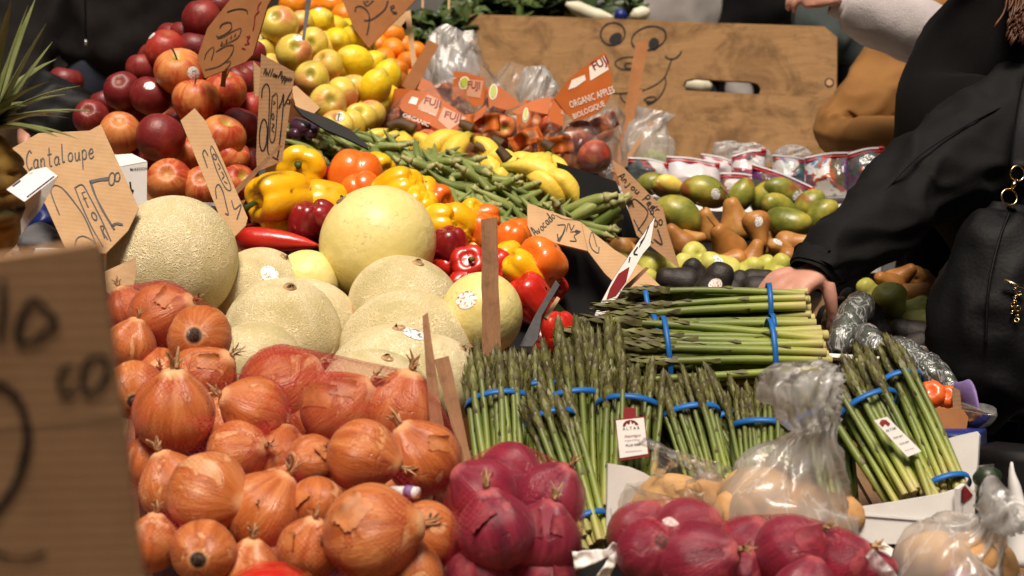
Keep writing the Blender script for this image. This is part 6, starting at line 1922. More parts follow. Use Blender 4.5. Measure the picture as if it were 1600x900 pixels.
def hull_net(name, stores, pad, label, mat='net', extra=()):
    pts = []
    dirs, _ = g_round(1, 1.0, 16, 0)
    for st in stores:
        for o, x, y in st:
            r = o['_r'] + pad
            for v in dirs: pts.append(o.location + Vector(v).normalized() * r)
    for p in extra: pts.append(p)
    bm = bmesh.new()
    for p in pts: bm.verts.new(p)
    r = bmesh.ops.convex_hull(bm, input=bm.verts)
    bmesh.ops.delete(bm, geom=[g for g in set(r['geom_interior'] + r['geom_unused']) if isinstance(g, bmesh.types.BMVert)], context='VERTS')
    bmesh.ops.subdivide_edges(bm, edges=[e for e in bm.edges if e.calc_length() > 0.03], cuts=2, use_grid_fill=True)
    c = min((v.co.copy() for v in bm.verts), key=lambda q: q.z)
    for v in bm.verts: v.co -= c
    me = bpy.data.meshes.new(name); bm.to_mesh(me); bm.free()
    me.polygons.foreach_set('use_smooth', [True] * len(me.polygons))
    me.materials.append(M[mat])
    o = obj(name, me, None, c)
    return tag(o, label, 'net')
hull_net('net_sack', [G1], 0.001, 'rosy mesh sack over the uppermost yellow onions')
hull_net('net_sack', [G2], 0.001, 'red mesh sack over the onions beside the blurred sign')
hull_net('net_sack', [G3], 0.001, 'pink mesh sack over the onions in front of the cantaloupes')
hull_net('net_fold', [[q for q in G3 if q[2] < 650]], 0.003, 'taut pink net fold stretched over the back of the onion bag', 'net_tight')
hull_net('net_fold', [[q for q in G1 if q[2] < 500]], 0.003, 'taut pink net fold over the topmost onions beside the big cantaloupe', 'net_tight')
cl = empty('bag_clip', P(630, 768, 1.83), 'small white and violet plastic clip between the onions', 'clip')
wpart('clip', *tube([P(612, 768, 1.85), P(632, 769, 1.83), P(652, 770, 1.82)], [0.006, 0.0065, 0.0065], 14), M['paper'], cl)
wpart('stripe', *tube([P(634, 768, 1.826), P(646, 769, 1.822)], [0.0068, 0.0068], 14), M['liner'], cl)
rn = ringbody('net_sack', [(420, 985, 1.70, 40, 0.05), (420, 950, 1.70, 78, 0.06), (420, 905, 1.70, 62, 0.05), (420, 884, 1.70, 30, 0.03)], 'net_bright', None, 48)
tag(rn, 'bright red mesh sack top at the bottom edge under the onions', 'net')
rb = ringbody('sack_filling', [(420, 985, 1.70, 38, 0.045), (420, 950, 1.70, 74, 0.055), (420, 907, 1.70, 57, 0.045), (420, 887, 1.70, 26, 0.028)], 'pepper_red', None, 32)
tag(rb, 'bright red contents showing through the bright red mesh', 'produce')

# ------------------------------------------------------------------ red onions
R1, R2, R3 = [], [], []
for g, x, y, w, ax, lab, dd, fl, dep in [
    (R1, 796, 745, 104, (0.7, -0.1, 0.6), 'red onion at the top of the sack by the asparagus', 0.02, 1, 1.90),
    (R1, 755, 768, 104, (-0.7, 0.5, 0.2), 'dark red onion left of the topmost one', -0.02, 0, 1.88),
    (R1, 858, 778, 110, (0.5, 0.7, 0.3), 'red onion against the standing asparagus', 0.0, 1, 1.90),
    (R1, 775, 830, 122, (-0.2, 0.9, 0.2), 'large red onion in front with wrinkled skin', -0.05, 1, 1.84),
    (R1, 848, 842, 112, (0.2, 0.9, 0.2), 'red onion with a loose papery scrap', -0.02, 2, 1.84),
    (R1, 722, 835, 76, (-0.8, 0.4, 0.2), 'red onion pressed against the yellow onions', 0.04, 0, 1.88),
    (R1, 748, 902, 100, (0.2, 0.8, 0.2), 'red onion at the bottom edge beside the yellow ones', 0.0, 1, 1.80),
    (R1, 850, 905, 100, (0.4, 0.8, 0.2), 'red onion at the bottom edge below the papery scrap', 0.02, 1, 1.80),
    (R2, 1012, 862, 98, (-0.35, -0.45, -0.75), 'red onion with pale root end facing out', -0.02, 0, 1.80),
    (R2, 1000, 836, 100, (0.4, 0.8, 0.1), 'red onion behind the one with the pale root', 0.05, 0, 1.84),
    (R2, 1075, 832, 104, (0.7, 0.5, 0.3), 'red onion below the small potato bag', 0.03, 0, 1.84),
    (R2, 1090, 880, 126, (0.7, 0.3, 0.5), 'red onion with ruffled skin in the middle sack', -0.03, 2, 1.80),
    (R2, 1150, 900, 90, (0.4, 0.7, 0.3), 'red onion at the bottom edge of the middle sack', 0.0, 0, 1.80),
    (R3, 1165, 858, 100, (0.3, 0.8, 0.3), 'red onion left in the sack under the tall bag', 0.02, 0, 1.82),
    (R3, 1235, 862, 112, (0.6, 0.5, 0.3), 'red onion with a dark spot under the tall bag', -0.02, 1, 1.81),
    (R3, 1310, 876, 96, (0.8, 0.4, 0.2), 'red onion right in the sack under the white box', 0.0, 1, 1.81),
    (R3, 1368, 892, 62, (0.8, 0.3, 0.2), 'small red onion in the tip of the sack', 0.0, 0, 1.81),
    (R3, 1260, 925, 100, (0.2, 0.9, 0.1), 'red onion at the bottom edge under the sack fold', -0.04, 0, 1.78)]:
    onion(x, y, w, ax, lab, dd, fl, tuft=(fl > 0), red=True, d=dep, grp=g)
hull_net('net_sack', [R1], 0.001, 'mesh sack of red onions beside the standing asparagus', 'net_tight')
hull_net('net_sack', [R2], 0.001, 'mesh sack of red onions under the small potato bag', 'net_tight')
hull_net('net_sack', [R3], 0.001, 'mesh sack of red onions under the tall knotted bag', 'net_tight')
put('red_onion', 'red_onion', 1497, 910, 62, 1.80, (0, 1, 0.2), cat='onion', group='red onions in nets', label='red onion top at the bottom edge under the right potato bag')
riser('produce_bin', [R1, R2, R3], 'crate_black', 'black bin under the red onions', 'bin', 0.95, 0.0)
def crumple(name, label, rib, d, mat, seed, cat='tag'):
    """a twisted paper or film band: pairs of pixels across its width"""
    V, Fc = [], []
    sp = smooth_path([a + b for a, b in rib], 7)
    m = 6
    for i, q in enumerate(sp):
        for k in range(m + 1):
            t = k / m
            x, y = q[0] + (q[2] - q[0]) * t, q[1] + (q[3] - q[1]) * t
            p = P(x, y, d)
            V.append(p - FWD * (0.007 * fold(p, 60, seed) + 0.006 * nz(p, 35, seed)))
    for i in range(len(sp) - 1):
        for k in range(m):
            q = i * (m + 1) + k
            Fc.append((q, q + m + 1, q + m + 2, q + 1))
    o3 = min(V, key=lambda v: v.z).copy()
    o = obj(name, mesh(name, [v - o3 for v in V], Fc, M[mat]), None, o3)
    md = o.modifiers.new('thickness', 'SOLIDIFY'); md.thickness = 0.0008
    return tag(o, label, cat)
crumple('sack_tag', 'crumpled white paper band between two red onion sacks', [((894, 862), (898, 890)), ((922, 858), (925, 880)), ((945, 858), (946, 872)), ((958, 846), (972, 852)), ((950, 872), (962, 880)), ((932, 900), (950, 910))], 1.79, 'paper', 3)
crumple('sack_tag', 'torn white and clear tag on the right red onion sack', [((1350, 868), (1362, 856)), ((1362, 886), (1378, 872)), ((1376, 902), (1394, 888)), ((1388, 920), (1404, 906))], 1.77, 'film_milky', 5)
crumple('sack_tag', 'small white paper knot on top of the middle red onion sack', [((1034, 812), (1038, 824)), ((1046, 808), (1050, 822)), ((1060, 816), (1062, 826))], 1.79, 'paper', 8)

# ------------------------------------------------------------------ pears, mangoes, avocados
S_r = []
dR = lambda y: 3.52 - (y - 300) * 0.0036 if y < 440 else 3.0
def fruit(name, kind, x, y, w, axis, label, dd=0, stem=None, st=None, cat=None, grp=None, d=None, sc=(1, 1, 1)):
    return put(name, kind, x, y, w, (d if d else dR(y)) + dd, axis, stem=stem, sticker=st, store=S_r, cat=cat or name.split('_')[-1], group=grp or kind.replace('_', ' ') + ' heap', label=label, sc=sc)
for x, y, w, ax, lab, dd, st in [
    (1100, 301, 58, (-0.9, 0.35, 0.2), 'dark green mango with round sticker on top of the mangoes', -0.10, (0.13, (0.55, -0.12))),
    (1060, 336, 62, (-0.75, 0.6, 0.2), 'large green mango beside the anjou pear sign', -0.06, None),
    (1156, 306, 46, (0.5, 0.8, 0.2), 'green mango behind the stickered dark one', 0.02, None),
    (1018, 289, 42, (0.9, 0.3, 0.1), 'green mango behind the cut mango', 0.03, None),
    (1222, 302, 50, (-0.8, 0.5, 0.2), 'yellow green mango under the berry pouches', 0.02, (0.14, (0.85, -0.2))),
    (1216, 323, 46, (-0.8, 0.3, 0.3), 'green mango below the yellow green one', -0.03, None),
    (1232, 346, 56, (0.7, -0.3, 0.4), 'yellow mango with a dark stem scar', -0.05, None),
    (1264, 322, 46, (0.5, 0.8, 0.2), 'green mango beside the black sleeve', 0.02, None),
    (1284, 336, 46, (0.6, 0.8, 0.1), 'orange blushed mango touching the black sleeve', 0.0, None),
    (1195, 308, 44, (0.4, 0.8, 0.2), 'green mango left of the yellow green one', 0.05, None)]:
    fruit('mango', 'mango', x, y, w, ax, lab, dd, None, st, 'mango', 'mangoes')
cm = put('cut_mango', 'mango', 1040, 293, 40, 3.50, (-0.8, 0.35, 0.3), cat='mango', group='mangoes', label='cut mango showing yellow flesh and red skin')
V_, F_ = g_round(2, 1.25, 24, 0.0)
fl_ = obj('flesh', mesh('flesh', [(x * .72, y * 0.80, z * 0.98) for x, y, z in V_], F_, M['mango_flesh']), cm); fl_.location = (0.30 * 0, 0.0, 0.0)
inv_ = cm.rotation_quaternion.to_matrix().inverted(); fl_.location = inv_ @ (cdir(0.55, 0.25, 0.45) * 0.22)
BZ = [(1147, 343, 58, (-0.3, 0.9, 0.2), 0.0, 1, None), (1132, 381, 60, (-0.6, 0.75, 0.35), -0.08, 1, None), (1184, 360, 50, (0.1, -0.8, 0.1), -0.04, 0, (0.13, (-0.05, 0.55))), (1106, 352, 46, (-0.3, 0.8, 0.4), 0.02, 1, None), (1176, 400, 46, (0.3, 0.9, 0.2), -0.04, 0, None), (1140, 408, 44, (-0.9, 0.1, 0.3), -0.02, 0, None), (1060, 375, 48, (-0.6, 0.7, 0.2), 0.0, 0, None), (1080, 373, 38, (0.9, 0.2, 0.2), 0.04, 0, None), (1204, 354, 44, (0.3, 0.8, 0.3), 0.0, 0, None), (1240, 379, 46, (0.9, 0.2, 0.4), -0.02, 0, None), (1217, 391, 46, (-0.4, 0.3, 0.8), -0.05, 0, (0.15, (-0.2, 0.6))), (1242, 402, 40, (0.9, 0.1, 0.2), -0.03, 0, None), (968, 372, 44, (-0.9, 0.3, 0.1), 0.02, 0, None), (962, 390, 42, (-0.8, -0.3, 0.2), 0.0, 0, None), (985, 395, 38, None, 0.05, 0, None), (1196, 382, 40, None, 0.06, 0, None)]
S_b = []
for x, y, w, ax, dd, sm, st in BZ:
    o = put('brown_pear', 'bosc_pear', x, y, w * 0.93, dR(y) + dd, ax, stem='pear' if sm else None, sticker=st, store=S_b, cat='pear', group='brown pears')
number(S_b, 'russet brown pear, {} from the top of the brown pears')
S_g = []
for x, y, w, ax, dd, st in [(1080, 402, 44, (-0.3, -0.2, -0.9), -0.04, None), (1012, 414, 52, (-0.5, 0.4, -0.6), -0.06, None), (1122, 421, 58, (-0.8, 0.4, 0.2), -0.06, (0.12, (-0.1, 0.6))), (1098, 426, 44, (0.5, 0.6, 0.2), -0.04, None), (1170, 424, 46, (0.5, 0.7, 0.3), -0.05, None), (1190, 421, 46, (0.7, 0.6, 0.2), 0.0, None), (1217, 420, 44, (0.4, 0.8, 0.3), -0.03, None), (1222, 432, 40, (-0.6, 0.5, 0.3), -0.06, None), (964, 408, 40, (-0.7, 0.6, 0.2), 0.0, None), (1064, 420, 44, (0.2, 0.9, 0.2), -0.02, None), (1044, 424, 40, (0.6, 0.6, 0.4), -0.03, None), (1005, 436, 42, None, -0.02, None), (1150, 440, 38, None, 0.02, None)]:
    put('green_pear', 'green_pear', x, y, w, dR(y) + dd, ax, sticker=st, store=S_g, cat='pear', group='green pears under the sign')
number(S_g, 'green pear, {} from the top of the green pears above the avocados')
S_v = []
for x, y, w, ax, dd, st, lab in [(1058, 440, 52, (-0.95, 0.1, 0.2), -0.08, None, 'black avocado lying below the anjou pear sign'), (1116, 446, 62, (0.3, 0.9, 0.2), -0.14, (0.15, (-0.05, 0.05), 'sticker_colour'), 'black avocado with colourful round sticker above the asparagus'), (1087, 430, 46, (-0.5, 0.7, 0.2), -0.02, None, 'black avocado behind the stickered one'), (1187, 437, 42, (0.95, 0.2, 0.1), -0.03, None, 'black avocado above the cut asparagus ends'), (1192, 450, 46, (0.9, 0.2, 0.2), -0.08, None, 'black avocado just behind the asparagus band'), (1022, 470, 46, (-0.9, 0.2, 0.2), -0.12, (0.14, (0.6, 0.7)), 'black avocado beside the cardboard avocado sign'), (1150, 448, 44, (0.4, .8, .2), -0.03, None, 'black avocado between the stickered one and the asparagus ends'), (1218, 452, 38, None, -0.02, None, 'black avocado beside the reaching hand')]:
    put('avocado', 'avocado', x, y, w, 2.98 + dd, ax, sticker=st, store=S_v, cat='avocado', group='avocados', label=lab)
riser('produce_bin', [S_r, S_b, S_g, S_v], 'crate_black', 'black bin sloping under the mangoes, pears and avocados', 'bin', 1.1, -0.3)

S_q = []
for x, y, w, ax, dd, lab in [(1391, 474, 54, (0.2, -0.7, -0.4), -0.04, 'round green pear with a russet end right of the hand'), (1357, 458, 44, (-0.5, 0.7, 0.2), 0.04, 'green pear behind the round one with russet end'), (1431, 482, 44, (0.6, 0.6, 0.2), -0.02, 'green pear beside the handbag, upper one'), (1434, 500, 42, (0.6, 0.4, 0.4), -0.05, 'green pear beside the handbag, lower one'), (1386, 500, 46, (-0.9, 0.2, 0.2), 0.0, 'yellow green pear above the single avocado'), (1368, 488, 40, None, 0.06, 'green pear in the gap behind the wrapped cucumber')]:
    put('green_pear', 'green_pear', x, y, w, 2.92 + dd, ax, store=S_q, cat='pear', group='green pears beside the handbag', label=lab)
for x, y, w, ax, dd, lab in [(1408, 434, 44, (0.7, 0.5, 0.2), 0.1, 'brown pear at the top beside the handbag'), (1387, 441, 40, (-0.8, 0.4, 0.3), 0.08, 'brown pear with a dark spot under the black sleeve'), (1428, 460, 42, (0.8, 0.3, 0.2), 0.04, 'brown pear touching the handbag'), (1428, 430, 38, None, 0.15, 'brown pear behind the others near the handbag')]:
    put('brown_pear', 'bosc_pear', x, y, w, 2.92 + dd, ax, store=S_q, cat='pear', group='brown pears beside the handbag', label=lab)
for x, y, w, ax, dd, lab, st in [(1334, 474, 42, (-0.7, 0.6, 0.2), -0.06, 'black avocado beside the thumb of the reaching hand', None), (1364, 505, 50, (0.5, -0.8, 0.3), -0.10, 'black avocado right of the wrapped cucumber', None), (1420, 521, 50, (-0.9, 0.3, 0.1), -0.08, 'black avocado below the green pears by the handbag', None), (1426, 542, 46, (-0.95, -0.15, 0.2), -0.16, 'black avocado with round sticker nearest the handbag', (0.17, (0.55, -0.25), 'sticker_colour')), (1300, 500, 40, None, -0.08, 'black avocado under the reaching hand', None)]:
    put('avocado', 'avocado', x, y, w, 2.86 + dd, ax, sticker=st, store=S_q, cat='avocado', group='avocados', label=lab)
riser('produce_bin', [S_q], 'crate_black', 'black bin under the pears and avocados beside the handbag', 'bin', 1.1, -0.2)
for pg, lab in (([(800 + 560, 424), (1382, 412), (1388, 432), (1366, 438)], 'red and white printed pouch under the black sleeve'),):
    pass

# wrapped cucumbers
def wrapped(label, a, b, w, d0, d1, seed):
    root = empty('wrapped_cucumber', P(*b, d1), label, 'cucumber', 'cucumbers in stretch film')
    pa, pb = P(*a, d0), P(*b, d1)
    n = 13
    R = w * d0 / F / 2
    sp = [pa + (pb - pa) * (i / (n - 1)) + UP * (0.012 * math.sin(math.pi * i / (n - 1))) for i in range(n)]
    rr = [R * k for k in (0.25, 0.72, 0.93, 1, 1, 1, 1, 1, 1, 1, 0.95, 0.78, 0.3)]
    wpart('cucumber', *tube(sp, [r * 0.93 for r in rr], 24), M['cucumber'], root)
    V, Fc = tube([tuple(p) for p in smooth_path([tuple(s) for s in sp], 4)], [r for (r,) in smooth_path([(r,) for r in rr], 4)], 44)
    c0 = (pa + pb) / 2
    ax = (pb - pa).normalized()
    W = []
    for v in V:
        q = v - c0; q = (q - ax * q.dot(ax)).normalized()
        W.append(v + q * (0.0026 * (fold(v, 42, seed) - 0.3) + 0.0016 * nz(v, 90, seed) + 0.0012))
    wpart('stretch_film', W, Fc, M['film_wrap'], root)
wrapped('film wrapped cucumber standing tilted beside the hand', (1352, 470), (1308, 552), 44, 2.68, 2.56, 1)
wrapped('film wrapped cucumber lying along the tomatoes', (1382, 540), (1470, 602), 38, 2.60, 2.50, 2)
wrapped('film wrapped cucumber end under the fingers', (1318, 478), (1296, 520), 30, 2.72, 2.66, 3)
wrapped('film wrapped cucumber against the handbag', (1440, 560), (1494, 622), 26, 2.62, 2.50, 4)
wrapped('film wrapped cucumber showing its round end', (1346, 528), (1368, 552), 36, 2.60, 2.50, 5)
S_t = []
for x, y, w, lab in [(1424, 614, 52, 'orange red ribbed tomato nearest the asparagus'), (1456, 616, 46, 'orange red ribbed tomato in the middle of its box'), (1480, 620, 38, 'orange red ribbed tomato nearest the cardboard corner')]:
    put('tomato', 'tomato', x, y, w, 2.46, (-0.3, 0.4, 0.8), store=S_t, cat='tomato', group='ribbed tomatoes', label=lab)
tb = empty('tomato_box', P(1455, 680, 2.44), 'brown cardboard box holding the tomatoes', 'box')
plate('front', [(1400, 634), (1505, 640), (1513, 652), (1510, 672), (1440, 672), (1400, 665)], Plane(1455, 655, 2.42, (0.15, 0.2, 1)), 0.005, 'card_brown', parent=tb)
plate('end', [(1492, 606), (1500, 610), (1503, 642), (1494, 642)], Plane(1497, 622, 2.44, (0.9, 0.1, 1)), 0.005, 'card', parent=tb)
plate('base', [(1400, 665), (1510, 672), (1500, 600), (1400, 590)], Plane(1455, 640, 2.50, (0.0, 1, 0.35)), 0.005, 'card_brown', parent=tb)
bb = ringbody('blue_crate', [(1480, 740, 2.42, 62, 0.12), (1480, 675, 2.42, 62, 0.12), (1480, 672.5, 2.42, 60, 0.118)], 'blue', None, 4)
tag(bb, 'dark blue crate under the tomato box', 'crate')
pt = ringbody('metal_tray', [(1512, 668, 2.50, 14, 0.05), (1515, 655, 2.50, 24, 0.08), (1518, 642, 2.50, 27, 0.10), (1518, 640, 2.50, 24, 0.095), (1515, 650, 2.50, 18, 0.07)], 'tray_metal', None, 32, cap=(True, False))
tag(pt, 'shiny metal tray corner jutting out below the handbag', 'tray')
lin = ringbody('tray_liner', [(1526, 652, 2.50, 3, 0.02), (1522, 648, 2.50, 9, 0.05), (1510, 640, 2.50, 13, 0.06), (1499, 629, 2.51, 12, 0.05), (1490, 618, 2.52, 8, 0.03), (1486, 612, 2.53, 3, 0.01)], 'liner', None, 40, 0.006, 25, 2)
tag(lin, 'violet padded liner in the metal tray', 'liner')
plate('white_tray_rim', [(1282, 551), (1374, 557), (1374, 563), (1282, 557)], Plane(1330, 557, 2.46, (0, 0.4, 1)), 0.012, 'crate_white', 'white tray edge behind the asparagus under the wrapped cucumbers', 'tray')

# ------------------------------------------------------------------ asparagus
def bunch(label, top, bot, hw, dt, db, bands, kind='thin', squash=0.8, splay=0.10, over=1.0, seed=0, ragged=0.035, flip=False):
    r_ = random.Random(seed)
    t, b = P(*top, dt), P(*bot, db)
    ax = (t - b).normalized(); L = (t - b).length
    root = empty('asparagus_bunch', b, label, 'asparagus', 'asparagus bunches')
    view = ((t + b) / 2 - CAM).normalized()
    side = ax.cross(view).normalized(); dep = side.cross(ax)
    R = hw * (dt + db) / 2 / F
    rad = {'thin': 0.0215, 'thick': 0.028}[kind] * L * over
    R0 = max(R - rad, rad)
    pos = []
    st = rad * (1.9 if kind == 'thin' else 1.72)
    m = int(R0 / st) + 2
    for i in range(-m, m + 1):
        for j in range(-m, m + 1):
            x, y = (i + 0.5 * (j % 2)) * st, j * st * 0.866
            if (x / R0) ** 2 + (y / (R0 * squash)) ** 2 <= 1.08: pos.append((x + r_.uniform(-.3, .3) * rad, y + r_.uniform(-.3, .3) * rad))
    for x, y in pos:
        o = obj('stalk', STALKS[kind][r_.randrange(6)], root)
        ln = L * min(1.12, r_.gauss(1 - ragged * 0.5, ragged * 1.1))
        off = side * x + dep * y
        d = (ax + (side * x + dep * y) * (splay / R) + side * r_.gauss(0, .03) + dep * r_.gauss(0, .03)).normalized()
        o.location = off * 0.98 + ax * r_.uniform(-0.01, 0.012)
        o.rotation_mode = 'QUATERNION'; o.rotation_quaternion = quat(d, r_.uniform(0, 6.28))
        th_ = L * over * r_.uniform(0.78, 1.18); o.scale = (th_, th_, ln)
    for tb_ in bands:
        f = 1 + splay * tb_ * L / R * 1.0
        A_, B_2 = (R0 * f + rad * 1.12), (R0 * squash * f + rad * 1.12)
        tilt = r_.uniform(-0.15, 0.15)
        V, Fc = [], []
        n = 40
        for k in range(n):
            th = 2 * math.pi * k / n
            for h, q in ((-1, 0), (-1, 1), (1, 1), (1, 0)):
                rr = 1 + q * 0.0
                p = b + ax * (L * tb_ + h * 0.0036 + tilt * A_ * math.cos(th)) + side * math.cos(th) * (A_ + q * 0.0016) + dep * math.sin(th) * (B_2 + q * 0.0016)
                V.append(p)
        for k in range(n):
            k2 = (k + 1) % n
            for a_, b_ in ((0, 1), (1, 2), (2, 3), (3, 0)): Fc.append((k * 4 + a_, k2 * 4 + a_, k2 * 4 + b_, k * 4 + b_))
        wpart('rubber_band', V, Fc, M['band'], root)
    return root
bunch('upright asparagus bunch beside the last cantaloupe', (776, 556), (792, 800), 45, 2.20, 2.08, [0.67], seed=1, splay=0.05)
bunch('short asparagus bunch leaning in front with splayed stalks', (848, 622), (928, 850), 30, 2.10, 1.98, [0.83, 0.14], seed=2, splay=0.05, over=0.95)
bunch('upright asparagus bunch behind the short leaning one', (888, 548), (905, 800), 36, 2.20, 2.10, [0.68], seed=3, splay=0.06)
bunch('dark asparagus bunch behind the red pepper', (838, 556), (850, 780), 34, 2.30, 2.18, [0.72], seed=4, splay=0.06)
bunch('tall asparagus bunch with tips touching the printed card', (918, 508), (936, 760), 38, 2.36, 2.24, [0.62], seed=5, splay=0.08)
bt = bunch('asparagus bunch with the white printed tag', (986, 572), (976, 800), 43, 2.16, 2.06, [0.70], seed=6, splay=0.05)
bunch('asparagus bunch with tilted band right of the tagged one', (1060, 596), (1118, 800), 40, 2.15, 2.06, [0.72], seed=7, splay=0.06)
bunch('asparagus bunch leaning in the shadow below the horizontal ones', (1100, 600), (1190, 790), 34, 2.26, 2.16, [0.66], seed=8, splay=0.05)
bunch('asparagus bunch half hidden by the tall knotted bag', (1184, 612), (1198, 800), 42, 2.15, 2.08, [0.68], seed=9, splay=0.04)
br = bunch('asparagus bunch with a slanted tag in the white box', (1318, 576), (1432, 790), 46, 2.14, 2.02, [0.68], seed=10, splay=0.05, over=1.1)
bunch('asparagus bunch behind the slanted tag at the box corner', (1372, 552), (1478, 770), 40, 2.22, 2.08, [0.74, 0.03], seed=11, splay=0.03, over=1.05)
bunch('asparagus bunch showing only between bag and slanted tag', (1272, 600), (1310, 800), 36, 2.22, 2.12, [0.7], seed=12, splay=0.04)
bunch('topmost horizontal asparagus bunch with cut ends by the hand', (948, 492), (1262, 480), 37, 2.52, 2.50, [0.19, 0.79], 'thick', 0.9, 0.02, 0.85, seed=13, ragged=0.09)
bunch('thin horizontal asparagus bunch in the middle of the stack', (930, 520), (1266, 514), 22, 2.45, 2.46, [0.18, 0.72], 'thick', 1.0, 0.02, 0.80, seed=14, ragged=0.09)
bunch('lowest and thickest horizontal asparagus bunch', (915, 556), (1286, 556), 54, 2.38, 2.38, [0.22, 0.66], 'thick', 0.85, 0.03, 0.78, seed=15, ragged=0.09)
stand = ringbody('produce_crate', [(1105, 800, 2.50, 200, 0.12), (1105, 640, 2.52, 195, 0.12), (1105, 604, 2.52, 185, 0.11)], 'crate_black', None, 4)
tag(stand, 'black crate under the horizontal asparagus bunches', 'crate')

T8 = (940, 630, 9.0)
tg = Plane(988, 685, 2.045, (0.0, 0.15, 1))
bk = plate('tag', [(961, 655), (1007, 650), (1015, 713), (968, 720)], tg, 0.001, 'ink_red', parent=bt)
face = blotch(bk, [(962.3, 657), (1006, 652.5), (1012.5, 709), (968.5, 716)], 'paper', 0.0008, name='paper')
strokes(bk, [([(405, 60), (395, 150), (400, 215)], 150)], 'ink_red', off=-0.0015, tr=T8, name='loop', k=2)
blotch(bk, [(295, 330), (305, 285), (340, 250), (400, 235), (460, 245), (500, 275), (518, 305), (470, 305), (460, 270), (430, 290), (405, 240), (390, 300), (350, 280), (330, 325)], 'ink_red', 0.0014, tr=T8, name='emblem')
text(bk, 'A L T A R', 986, 669.5, 4.6, 4, 'ink', 0.0014)
text(bk, 'Asparagus', 988, 681, 4.4, 5, 'ink_red', 0.0014, shear=0.2)
text(bk, 'Product of Mexico', 988, 688, 2.2, 5, 'ink', 0.0014)
text(bk, 'PLU# 4080', 989, 695.5, 3.6, 5, 'ink', 0.0014, bold=0.01)
text(bk, 'www.altarproduce.com', 990, 705, 1.9, 5, 'ink', 0.0014)
tg2 = Plane(1402, 682, 2.02, (0.0, 0.2, 1))
bk2 = plate('tag', [(1365.5, 657), (1386, 651), (1440, 705), (1418, 714)], tg2, 0.001, 'paper', parent=br, edge='ink_red')
blotch(bk2, [(1374, 661), (1377, 656), (1384, 656), (1391, 662), (1388, 666), (1383, 662), (1379, 667)], 'ink_red', 0.0008, name='emblem')
text(bk2, 'ALTAR', 1392, 671, 4.0, -45 + 62, 'ink', 0.0008)
text(bk2, 'Asparagus', 1403, 682, 3.4, 17, 'ink_red', 0.0008, sx=0.8)
text(bk2, 'PLU# 4080', 1413, 692, 3.0, 17, 'ink', 0.0008, sx=0.8)
text(bk2, 'Product of Mexico', 1421, 702, 1.8, 17, 'ink', 0.0008, sx=0.8)

# ------------------------------------------------------------------ white box around the asparagus
wb = empty('white_box', P(1250, 845, 2.02), 'white waxed cardboard box holding the asparagus bunches', 'box')
pf = Plane(1435, 810, 1.945, (0.1, 0.05, 1))
plate('front', [(1298, 796), (1346, 792), (1400, 784), (1470, 772), (1497, 764), (1500, 850), (1380, 850), (1298, 846)], pf, 0.006, 'card_white', parent=wb)
strokes_f = plate('crease', [(1346, 803), (1480, 814), (1480, 816.5), (1346, 806)], Plane(1435, 810, 1.9425, (0.1, 0.05, 1)), 0.001, 'crate_white', parent=wb)
sd_ = plate('side', [(1498, 764), (1509, 756), (1524, 770), (1522, 846), (1500, 850)], Plane(1510, 800, 1.945, (0.85, 0.0, 1)), 0.006, 'card_white', parent=wb)
blotch(sd_, [(1501, 764), (1506, 758), (1519, 774), (1503, 787)], 'ink_red', 0.0015, name='print')
strokes(sd_, [([(1500.5, 765), (1500.5, 785)], 3), ([(1503, 763), (1503, 787)], 1)], 'ink', off=0.002, name='print')
plate('back', [(1455, 692), (1500, 680), (1526, 674), (1530, 680), (1523, 790), (1455, 800)], Plane(1490, 740, 2.16, (-0.55, 0.15, 1)), 0.008, 'card_white', parent=wb)
plate('left', [(950, 724), (985, 730), (1005, 738), (1030, 752), (1040, 840), (948, 836)], Plane(980, 780, 1.99, (0.25, 0.0, 1)), 0.005, 'card_white', parent=wb)
plate('flap', [(948, 795), (954, 793), (956, 838), (948, 838)], Plane(950, 815, 1.975, (-0.3, 0, 1)), 0.004, 'crate_white', parent=wb)
strokes(sd_, [([(1502, 790), (1501, 840)], 0.8)], 'ink', off=0.002, name='print')
plate('torn_label', [(1372, 858), (1380, 846), (1396, 858), (1391, 876), (1380, 870)], Plane(1384, 862, 1.90, (0, 0.3, 1)), 0.002, 'paper', 'small torn white label with dark edge below the box', 'label', edge='ink_red')

# ------------------------------------------------------------------ potato bags
S_po = []
for x, y, w, d, lab in [(1040, 792, 100, 1.97, 'tan potato in the small bag, left one'), (1108, 786, 86, 1.99, 'tan potato in the small bag, right one'), (1178, 778, 96, 1.95, 'tan potato in the tall bag, leftmost'), (1236, 800, 100, 1.94, 'tan potato in the tall bag, middle one'), (1296, 812, 84, 1.95, 'tan potato in the tall bag, rightmost'), (1150, 806, 70, 1.93, 'small tan potato at the lower corner of the tall bag'), (1446, 868, 78, 1.84, 'pale potato in the corner bag, leftmost'), (1502, 882, 96, 1.82, 'pale potato in the corner bag, middle one'), (1556, 888, 70, 1.84, 'pale potato in the corner bag, rightmost'), (1205, 752, 60, 2.0, 'tan potato under the knot of the tall bag')]:
    put('potato', 'potato', x, y, w, d, (rnd.uniform(-1, 1), 0.2, 0.2), store=S_po, cat='potato', group='potatoes in clear bags', label=lab)
bagA = ringbody('clear_bag', [(1066, 838, 1.96, 70, 0.05), (1066, 822, 1.96, 94, 0.065), (1064, 790, 1.96, 98, 0.068), (1068, 762, 1.96, 70, 0.05, 0.1, 7), (1064, 742, 1.95, 30, 0.02, 0.25, 8), (1060, 730, 1.94, 38, 0.026, 0.25, 7), (1068, 716, 1.94, 64, 0.035, 0.22, 6), (1070, 710, 1.94, 70, 0.03, 0.2, 6)], 'film', None, 96, 0.005, 22, 4, (True, False))
tag(bagA, 'small knotted clear plastic bag of potatoes beside the tagged asparagus', 'bag')
